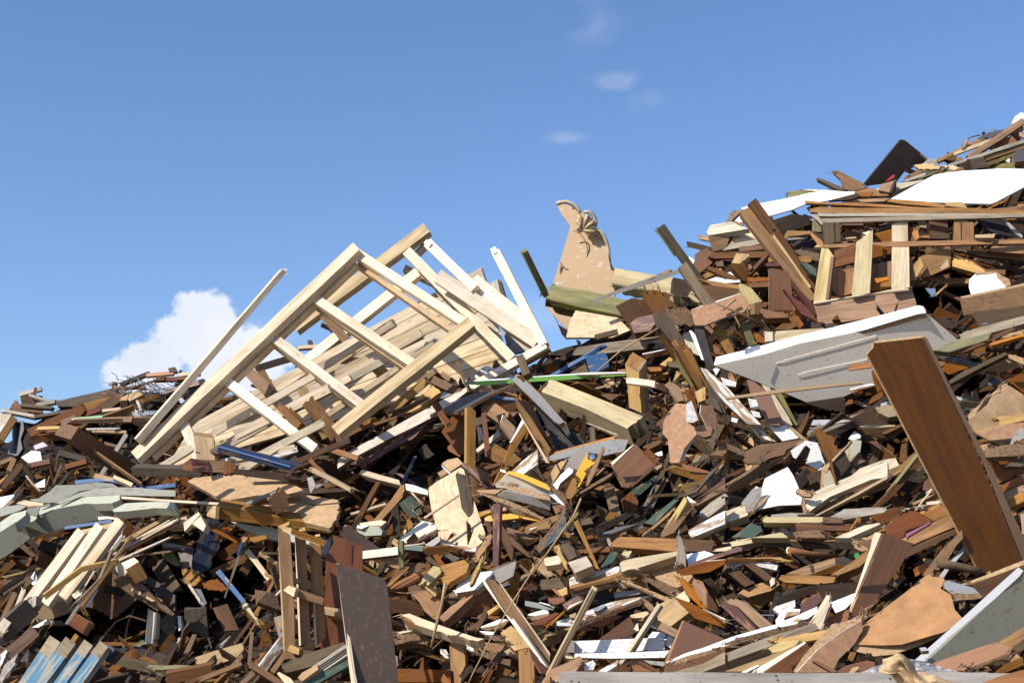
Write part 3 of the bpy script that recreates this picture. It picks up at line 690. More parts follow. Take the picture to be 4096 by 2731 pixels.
D2 = r'''
# ---- grey insulated roof sheets, left
@A2
[roof_sheet;1300,420;95;crumpled grey insulated roof sheet sagging across the left of the heap
370,300 480,290 640,190 700,125 950,120 1220,85 1410,105 1480,150 1300,150 1000,200 800,300 700,340 560,345 420,325;sheet;0,20;-8;0.6;steel_skin;;r3
610,205 860,160 1010,190 900,225 690,275 640,265;foam;-30,48;4;4;foam_core;;r4
700,345 980,225 1200,165 1450,150 1700,155 2200,190 2200,265 1880,260 1500,250 1200,255 1000,270 900,310 760,360;sheet;-10,30;1;0.6;steel_skin;;r3
1000,270 1240,260 1500,250 1500,310 1400,350 1200,358 1060,355 1010,310;foam;-35,50;7;5;foam_core;;r4
480,480 500,400 720,360 1000,285 1060,355 820,410 660,430 520,490;foam;-35,50;7;5;foam_core;;r4
1410,435 1570,350 1950,330 2190,340 2190,420 1950,410 1600,450 1430,460;foam;-30,45;8;5;foam_core;;r4
300,440 500,385 620,350 640,370 500,400 460,520 380,500 330,480;sheet;0,10;3;1;steel_skin;;r3
215,690 235,620 300,540 400,500 470,520 440,560 340,620 250,690;foam;-35,45;8;5;foam_core;;r4
215,700 520,530 720,420 1060,358 1200,360 1380,365 1430,460 1620,465 1300,545 850,640 380,790;sheet;-5,-24;5;0.8;steel_skin;;r2
]
[roof_sheet;200,700;112;folded lower end of grey insulated roof sheet at the left edge
0,400 230,370 330,390 250,440 160,470 0,520;sheet;-10,30;-4;2;steel_skin;;r3
0,590 160,480 330,440 320,500 190,600 0,720;foam;-35,50;4;5;foam_core;;r4
-40,740 190,590 215,700 370,790 130,980 -40,1080;sheet;-10,-22;5;0.8;steel_skin;;r2
]
205,350 300,310 540,350 540,380 370,390;pine;-30,50;84;3;board;pale pine board end resting on the grey roof sheet
270,410 330,380 340,400 300,430;orange;0,20;88;2;offcut;tiny orange offcut on the grey roof sheet
-30,280 180,240 170,290 60,380 -30,420;white;-20,40;78;2;panel;white broken panel lying at the left edge above the roof sheet;r5
30,400 300,140 290,200 180,330 60,410;ply;20,20;84;2;board;tan board leaning behind the white panel at the left edge
420,130 570,45 570,110 520,165 460,150;white;-20,40;86;1;panel;small white scrap left of the roof sheet crest;r5
C 330,10 420,120 490,200 560,190 620,10 26>16;caned;0;92;2;branch;forked dark branch lying left of the roof sheet crest
C 940,90 1190,60 1350,55 1500,90 1700,150 50>30;blue;35;96;2;batten;light blue curved strip lying on the roof sheet crest
B 1420,15 1660,120 46;pale;30;104;3;batten;short pale batten lying across the blue curved strip
B 1700,180 2200,120 48;blue;15;98;4;batten;dark blue batten running right off the roof sheet;j0
B 1180,0 1640,110 60;pine2;30;90;3;board;tan board lying above the blue curved strip
B 1430,275 3000,372 34>26;pale;20;104;3;batten;long pale batten with red underside lying across the grey roof sheets;r3
B 810,660 1400,570 38;blue;20;96;2;batten;narrow blue batten under the sagging roof sheet
C 1230,540 1350,530 1500,550 40>20;pine;30;98;2;splinter;pale splinter over the blue batten end
C 1160,640 1240,610 1200,680 60>30;fluff;20;90;1;insulation;white fluffy insulation tuft under the blue batten
B 1430,510 1610,490 26;tan;20;94;3;board;tan board behind the upper end of the pallet
1600,480 1660,480 1830,570 1800,580 1620,530;tan;-10,30;96;2;board;tan board corner right of the pallet top
1480,640 1560,560 1640,600 1690,680 1640,740 1470,770;rust;10,-15;92;2;board;rusty curved board behind the pallet top
B 1280,980 2200,460 50;pine2;25;90;2;board;thin light board rising right in the bundle beside the pallet
B 1340,950 2200,420 36;brown;10;84;2;board;brown board in the bundle beside the pallet
B 1400,1000 2230,560 24;pale;25;98;2;board;pale board on the front of the bundle beside the pallet
B 1480,1010 2200,620 24;brown;0;100;2;board;dark board under the pale bundle board
B 1700,720 2300,380 40;brown;0;86;2;board;dark brown board at the back of the bundle
B 1700,800 2200,520 16;pine;30;96;1;lath;thin pale lath in the bundle beside the pallet
B 1780,760 2200,560 14;pine;30;100;1;lath;thin pale lath just below the first in the bundle
B 1360,1120 2130,775 34>14;pine;25;122;2;splinter;long pale splinter rising right over the bundle;j
B 1420,930 1545,755 44;pine;-10;124;2;batten;short pale stick end standing out of the bundle
B 1350,1180 1660,765 36;tan;-10;126;2;batten;tan stick rising beside the short pale stick end
C 560,1530 1030,1180 1480,1080 70>60;pine2;-12;136;3;batten;pale batten laid diagonally across the pallet slats
B 1015,1200 1210,1100 20;brown;0;130;1;lath;brown lath above the diagonal batten
C 1000,1590 1280,1290 1420,950 50>26;grey;-15;140;3;batten;grey bent strip with dark stains right of the pallet
C 1020,1640 1250,1340 1430,1090 36>36;tan;10;137;3;batten;tan strip beside the grey bent strip
B 1010,1480 1180,1200 16;pine;20;118;1;splinter;thin pale splinter behind the bent strips
[pallet;850,1000;112;pale pine pallet leaning with its slats running up right
S 690,1480 300,1590 0.5;pine;-24,40;0;2;slat
S 330,1610 1020,690 118;pine;-24,40;0;3;slat
S 560,1610 1250,620 108;pine;-24,40;0;3;slat
S 780,1530 1510,560 118;pine;-24,40;0;3;slat
S 930,740 1500,600 60;pine2;-24,40;-4;4;stringer
@A3
S 220,490 370,380 60;pine;-24,40;-3;3;slat
410,640 590,380 910,320 1000,480 740,570 480,640;pine2;0,-5;4;6;stringer
]
B 0,820 440,420 260;greyd;-10;130;8;timber_beam;broad dark weathered beam coming up from the left edge under the pallet
365,500 385,330 460,270 490,280 480,400 430,450;silver;-25,10;142;4;offcut;silver grey sawn block on the end of the broad dark beam
960,260 1050,205 1090,260 1005,315;pale;-20,30;130;4;offcut;small pale block with nail holes at the pallet edge
B 160,590 320,180 56;pale;10;112;3;batten;pale rounded batten standing left of the pallet
B 20,620 200,230 70;tan;10;104;4;batten;tan broken batten left of the pale rounded one;j
B 0,420 160,230 40;brown;10;96;3;batten;thin brown batten at the left edge
B 0,740 100,600 120;pine;10;136;4;plank;pale plank end at the left edge low down
B 90,1090 480,740 150;pink;5;150;7;timber_beam;squared pinkish timber pointing up right at the lower left
B 0,210 470,-100 60;dark;0;92;4;batten;dark batten at the left edge above the pale batten
B 50,250 400,20 36;tan;0;98;3;tube;pale tube lying at the left edge
410,30 470,-60 430,130 500,110;white;-20,40;96;1;panel;white scrap behind the pallet;r5
1130,430 1160,330 1330,140 1320,190 1190,420;white;10,15;110;1;panel;white panel edge right of the pallet;r4
870,650 1020,420 1400,-30 1440,-20 1100,380 910,660;silver;10,0;146;3;batten;grey rail lying right of the pallet foot
920,660 1010,510 1240,650 1150,810;redbrown;-12,5;150;2;board;small red brown board square at the end of the grey rail
1110,470 1140,430 1270,690 1230,680;tan;15,0;146;3;splintered_board;thin splintered upright beside the red brown square;j
1190,430 1460,-60 1700,60 1860,300 1560,560 1490,590 1380,490;brown;-5,12;96;2;board;big dark brown plywood board with one lit patch right of the pallet;r3
1520,60 1620,-20 1900,100 2350,520 2310,540 1800,290 1560,120;chipd;5,15;112;2;board;dark chipboard sheet with ragged pale edge above the dark plywood;r5
1530,80 1580,30 2080,340 2040,350;mdf;-15,30;116;1;board;thin orange brown strip on the chipboard edge
@A2
1430,1130 1500,1090 1620,1180 1560,1260 1490,1255;pale;-15,5;128;6;offcut;pale end of a small crate with thin boards
1520,1100 1680,1030 1740,1080 1580,1180;pine;-30,45;140;3;offcut;pale block end bearing two staples
1580,1180 1740,1085 1850,1290 1700,1355;tan;10,-5;142;5;offcut;tan block face below the two staples
1650,1075 1665,1040 1670,1090;nail;-30,45;141;0.5;staple;bent staple in the pale block end
@A7
0,960 240,1350 20,1400 -120,1100;greyd;-15,25;108;2;board;grey plywood board with slanting bars of sunlight across it
@A3
1950,80 2030,20 2352,260 2352,480 2200,380;greyd;-15,25;108;2;board;lower grey plywood board edge beside the dark chipboard sheet
B 1990,450 2110,520 10;tan;0;110;2;batten;thin tan batten under the chipboard sheet
1990,440 2115,510 2090,850 2060,860 2060,920 1950,925;pale;-20,15;124;3;batten;pale notched board hanging down in the dark hollow
2120,750 2352,560 2352,780 1900,1160 1830,1190;greyd;5,-5;104;6;timber_beam;dark weathered beam rising right in the dark hollow
C 1300,920 1560,620 1740,540 1960,610 26>20;caned;0;100;2;hoop;bent cane hoop in the dark hollow
C 1630,1130 1720,640 1800,440 30>20;caned;0;90;2;stick;thin stick standing deep in the dark hollow
C 1500,1080 1680,1090 1790,1190 20>16;caned;0;104;2;stick;thin curved stick low in the dark hollow
B 1750,1000 1940,890 50;green;20;108;2;splintered_board;mossy splintered piece low in the dark hollow;j
B 1440,1130 2230,1310 90;greyd;-20;116;4;plank;dark grey plank lying low at the bottom left
B 1100,1400 1440,1260 120;dark;10;130;5;timber_beam;dark square timber end low at the bottom left
2030,1090 2110,1030 2240,1090 2290,1210 2150,1210;greyd;10,0;112;8;offcut;dark grey block low in the hollow
B 1990,1230 2352,1250 60;green;30;124;3;splintered_board;greenish splintered board at the bottom of the hollow;j
270,1150 380,1000 380,1150 300,1160;whited;0,0;120;2;panel;white edged scrap near the lower left edge;j
0,1060 80,1000 100,1020 0,1250;whited;-20,10;146;2;panel;whitish broken strip at the lower left edge;j
0,1350 60,1200 240,1050 120,1350 0,1448;mauve;0,15;138;2;panel;mauve painted board at the bottom left corner
B 20,1400 190,1170 50;whitew;10;150;2;splintered_board;peeling white splintered strip at the bottom left corner;j
420,700 620,590 630,620 520,700;whited;-20,30;140;2;board_scrap;white rimmed scrap under the pallet stringer;j
B 530,800 700,620 60;whitew;0;140;3;splintered_board;shattered white board end above the blue pallet;j
[blue_pallet;800,1150;170;blue painted pallet with worn slats at the bottom left
S 270,1560 740,850 170;sky;-28,38;0;2.5;slat
S 430,1560 950,870 165;sky;-28,38;0.4;2.5;slat
S 720,1560 1190,900 140;sky;-28,38;0;2.5;slat
S 920,1590 1400,920 140;sky;-28,38;0.2;2.5;slat
S 600,1065 740,850 168;grey;-28,38;0.15;2.5;bare_end
S 812,1065 950,870 163;grey;-28,38;0.55;2.5;bare_end
S 1075,1070 1190,900 138;grey;-28,38;0.15;2.5;bare_end
S 1270,1080 1400,920 138;grey;-28,38;0.35;2.5;bare_end
S 1370,1110 1500,960 110;blued;-28,20;-4;6;stringer
]
# ---- lower left middle
@A7
295,70 370,30 780,-10 1000,5 1420,50 1640,160 1680,210 1440,220 1110,235 720,305;mdf;-25,50;120;2.5;panel;large stained tan panel lying under the dark beam right of the roof sheets;r2
B 960,-5 1600,70 34;dark;0;132;3;batten;dark rough batten along the back of the large tan panel;j
300,90 720,305 700,310 290,110;chipd;-10,-20;121;1;board_scrap;dark rim of the large tan panel;r2
930,375 1440,240 1720,235 2060,290 2080,380 1990,600 1960,620 1500,510 1100,415;mdf;-25,52;100;3;board;light tan fibreboard with torn right end;r2 j:4,5
1660,315 1770,345 2060,320 2070,330 1770,355;dark;-25,52;101;0.5;board_scrap;long dark split in the light tan fibreboard;r3
B 940,350 1400,170 40;silver;20;135;3;batten;silver batten rising right onto the broken box on the fibreboard
1240,300 1390,170 1430,180 1490,370 1340,460 1300,390;brown;15,-5;136;6;box_end;broken brown wooden box corner standing on the fibreboard;j
B 1060,330 1380,220 30;pink;20;132;3;batten;pinkish batten end in the broken box
[beam_end;570,430;142;square beam with pale sawn end and diagonal rasp marks under the fibreboard
520,360 630,360 620,510 520,480;pine2;-55,5;0;2;sawn_end
630,365 1000,410 1500,520 1980,610 1960,690 1380,600 800,530 620,510;tan;-5,-25;0;10;shaft
]
800,540 1100,600 1240,610 1370,640 1360,765 1200,740 1080,690 960,640;foam;-10,20;88;3;board;pale green foam board sagging below the square beam;r3
1390,620 1500,640 1860,800 1850,830 1500,780;foam;-10,20;86;3;board;second pale green foam strip behind the standing pallet;r3
[block;450,520;140;pair of small pale sawn blocks at the left end of the square beam
245,560 420,430 440,460 260,660;pine;-20,20;2;3;face
350,570 450,480 510,590 480,660;pine;-20,20;4;5;face
]
510,515 640,510 690,560 640,900 470,1200 400,1190 330,1110 440,660;blued;10,0;120;6;plank;big dark blue black plank hanging in shadow with a shattered foot;j
330,1120 420,1140 360,1190 340,1080;pine2;0,10;132;2;splintered_board;pale splintered foot of the dark blue plank;j
B 500,590 880,780 40;rust;-20;138;3;batten;rusty batten sloping down right across the dark blue plank
180,880 360,890 340,1080 230,1110;mauve;0,5;112;2;panel;lilac grey board hanging left of the dark blue plank
B 0,860 370,870 50;blued;10;116;3;board;dark blue board edge left of the dark blue plank
0,780 360,850 0,840;sheet;-10,40;112;1;board_scrap;grey triangular scrap beside the dark blue plank
0,890 110,890 200,1040 180,1080 0,980;green;-15,10;114;3;board_scrap;mossy grey broken board at the left of the hollow;r5
230,1110 330,1110 430,1150 460,1230 400,1290 240,1260;tan;-15,15;124;4;splintered_board;tan broken board below the lilac grey board;j
470,1260 640,1210 760,1330 700,1370 480,1320;rust;-5,15;126;4;splintered_board;orange brown rotten chunk in the hollow;j
[strapping_stick;900,900;150;thin pale and blue splintered stick standing in the hollow
B 975,730 730,1440 34>20;silver;0;0;1.5;stick
B 940,790 880,930 26;blue;10;1.5;1.5;paint
940,720 1010,730 960,790 930,780;tan;-20,10;2;2;knob
]
B 990,880 1260,1230 66>60;pale;5;132;2;batten;pale batten barred with shadow running down right in the hollow;j
C 650,1120 800,1300 960,1490 60>50;blue;10;134;2;batten;bright blue painted batten running down right in the hollow
@A8
B 960,480 1130,700 56>10;pale;10;134;2;splintered_board;bare pale splintered tip of the bright blue batten;j
B 1090,610 1350,120 50>30;tan;0;128;2;stick;rough brown stick rising right beside the blue batten;r4
B 840,950 1090,620 40;brown;0;120;2;batten;dark slanting batten low in the hollow
B 930,980 1120,660 20;tan;10;124;2;lath;thin tan lath low in the hollow
B 980,180 1280,200 10;dark;0;100;2;lath;dark lath far back in the hollow
@A7
B 950,1140 1230,720 110;brown;0;100;3;plank;brown plank rising right deep in the hollow
B 570,1160 1000,960 90;brown;15;108;3;splintered_board;split brown board crossing the hollow;j
610,900 700,860 850,980 700,1000;rust;0,10;104;2;board_scrap;rusty torn board in the hollow;j
970,740 1200,700 1240,740 1080,790;tan;0,10;112;3;board_scrap;tan board end beside the pale knob stick
1250,780 1300,780 1290,1400 1240,1400;brown;20,0;90;3;batten;brown upright batten behind the standing pallet
B 1260,1240 1390,1090 34;brown;0;96;2;batten;brown stick left of the standing pallet
[standing_pallet;1600,1000;240;brown pallet standing upright with three slats and three cross rails
1355,590 1385,640 1500,700 1540,1300 1560,2150 1440,2160 1400,1300;honey;6,4;0;2.5;slat
1355,590 1380,640 1445,2150 1425,2130 1380,1250;pine2;-60,0;0.6;0.5;slat_edge
1555,710 1685,760 1740,1980 1630,2000 1600,1350;honey;6,4;-6;2.5;slat
1555,720 1580,720 1625,2000 1605,2000;pine;-60,0;-5.4;0.5;slat_edge
1725,780 1860,830 1900,1480 1920,1900 1800,2020 1750,1400;honey;6,4;-10;2.5;slat
1725,780 1745,780 1805,2020 1790,2020;pine;-60,0;-9.4;0.5;slat_edge
1360,600 1490,540 1490,580 1400,620;pine2;-20,40;-2;4;rail
1370,590 1520,620 1510,690 1385,650;pine2;-30,5;3;2;sawn_end
1520,625 1930,770 1900,840 1510,690;honey;10,-4;3;8;rail
1600,640 1670,605 1680,650 1610,660;pine2;-20,40;-6;3;rail
1790,700 1850,690 1850,715 1800,720;pine2;-20,40;-8;3;rail
1420,1350 1480,1295 1570,1330 1540,1430;pine;-30,5;3;2;sawn_end
1570,1330 1900,1460 1880,1520 1545,1420;honey;8,-4;3;8;rail
1460,2060 1500,1990 1610,2040 1600,2110;pine2;-30,5;3;2;sawn_end
1610,2040 1760,2070 1650,2120 1600,2105;honey;8,-4;3;8;rail
1530,1220 1580,1210 1580,1260 1530,1270;pine2;-30,5;-3;8;block
]
[cabinet_side;2050,900;200;glossy orange brown cabinet panel with a split top edge beside the standing pallet
2000,700 2190,760 2330,830 2352,830 2352,1100 2190,1900 2130,1980 1860,2050 1910,1400 1920,950 2010,800;redbrown;5,5;0;2;side
2225,820 2232,820 2230,1050 2222,1050;dark;5,5;0.3;0.3;joint
]
1880,930 1930,760 1990,740 1970,850 1930,930;blued;0,5;150;4;splintered_board;dark blue green splintered knot of wood at the pallet corner;j
@A8
1840,510 1860,505 2110,545 2115,640 1920,610;pine2;-10,20;150;5;rail_end;pale rail end sticking out in front of the cabinet panel
1310,640 1420,610 1440,880 1380,920 1320,700;mauve;-10,-5;110;1;carton;torn white printed carton with small colour dots behind the pallet;r4
1345,660 1370,660 1375,680 1350,682;yellow;-10,-5;112;0.2;colour_mark;yellow dot printed on the torn carton
1365,700 1388,700 1392,735 1368,735;yellow;-10,-5;112;0.2;colour_mark;second yellow dot printed on the torn carton
1385,775 1408,775 1415,810 1390,812;redplastic;-10,-5;112;0.2;colour_mark;red mark printed on the torn carton
T 690,980 800,880 50;mauve;0,10;108;1;plastic_pipe;pale plastic pipe end low in the hollow
255,550 510,530 540,880 400,840 260,790;greyd;5,-5;118;3;deck_board;grooved dark decking board hanging in the hollow;j:2,3
590,530 760,480 900,790 720,800 640,640;brown;0,10;122;3;deck_board;grooved brown decking board with striped sunlight;r2
290,250 330,250 500,520 470,530;pale;0,10;130;3;batten;white edged batten end in the hollow;j
380,300 450,310 520,470 500,500;melgrey;10,0;128;2;metal_strip;curved grey metal strip in the hollow
175,620 215,625 230,770 190,800;white;-20,10;120;2;board_scrap;small white painted stick low in the hollow;j
100,960 200,870 210,900 150,980;pale;-10,20;122;3;offcut;pale batten end low in the hollow
200,900 250,840 320,880 260,970;rust;0,10;118;4;offcut;rusty small block low in the hollow
B 0,790 160,640 170;greyd;-5;112;8;timber_beam;grey heavy beam at the left of the low hollow
B 260,1230 960,1010 150;pine2;20;140;9;timber_beam;tan squared timber with a sunlit top at the bottom left
C 0,1230 180,1220 400,1230 590,1230 44>40;green;30;150;3;splintered_board;greenish splintered strip in front of the tan squared timber;j
B 40,1370 590,1260 130;brown;-15;144;5;plank;brown plank under the greenish splintered strip
B 430,1370 930,1180 60>40;tan;10;156;3;plank;long thin brown stick at the bottom left;j
B 270,1420 430,1350 50;brown;0;152;3;plank;brown stick end at the bottom edge
B 1170,1260 1460,860 110>90;whitew;-10;146;4;board;peeling white painted board slanting up right under the standing pallet;j
B 1290,1280 1470,1030 60;tan;0;150;3;batten;brown batten right of the peeling white board
B 1030,1190 1400,1420 70;brown;10;162;4;plank;brown plank end pointing up left at the bottom edge
B 930,1420 1100,1260 60;tan;10;156;3;plank;tan plank at the bottom edge beside the brown one
1345,1300 1370,1280 1500,1350 1560,1430 1450,1430;pine;-20,25;166;3;board;pale pine board end at the bottom edge left
1390,1190 1780,1040 2130,930 2150,980 1880,1120 1820,1200 1460,1290;greyd;-15,25;158;8;timber_beam;rough weathered beam end pointing left in front of the cabinet panel;r4 j:0,6
[decking_board;2000,1120;166;grooved decking board splintered at its left end beside the rough weathered beam
S 1790,1270 2180,1010 120;silver;-15,25;0;3;board
S 1800,1240 2175,990 6;dark;-15,25;0.4;0.3;groove
S 1810,1262 2180,1012 6;dark;-15,25;0.4;0.3;groove
S 1820,1284 2185,1036 6;dark;-15,25;0.4;0.3;groove
]
1590,1350 1640,1290 1820,1190 1830,1250 1640,1390;ply;-15,20;160;3;plank;smooth tan plank end under the decking board
1580,1430 1960,1250 2190,1130 2210,1200 1800,1430;dgreen;0,15;154;4;plank;dark green board below the decking board
@A3
B 1300,90 1520,-100 5;nail;0;130;0.5;wire;thin dark wire beside the broken plywood
# ---- brown film faced panel, bottom centre-left
@A8
[film_faced_panel;2200,700;210;dark chocolate film faced panel standing at the lower left middle
2035,5 2290,80 2600,180 2640,260 2760,1250 2790,1560 2280,1560 2220,1300 2080,300;chocolate;5,8;0;2;face
2035,5 2045,10 2095,300 2240,1300 2290,1560 2240,1560 2205,1320 2080,310;pine;-60,0;1;1;ply_edge
]
'''
CATS.update({'roof_sheet': 'roof sheet', 'rail_end': 'wood offcut', 'block': 'wood block', 'beam_end': 'timber beam', 'standing_pallet': 'pallet', 'blue_pallet': 'pallet', 'deck_board': 'decking board',
 'film_faced_panel': 'panel', 'cabinet_side': 'cabinet panel', 'strapping_stick': 'stick', 'board_scrap': 'board scrap', 'colour_mark': 'printed mark', 'post_stub': 'post'})
build(D2)
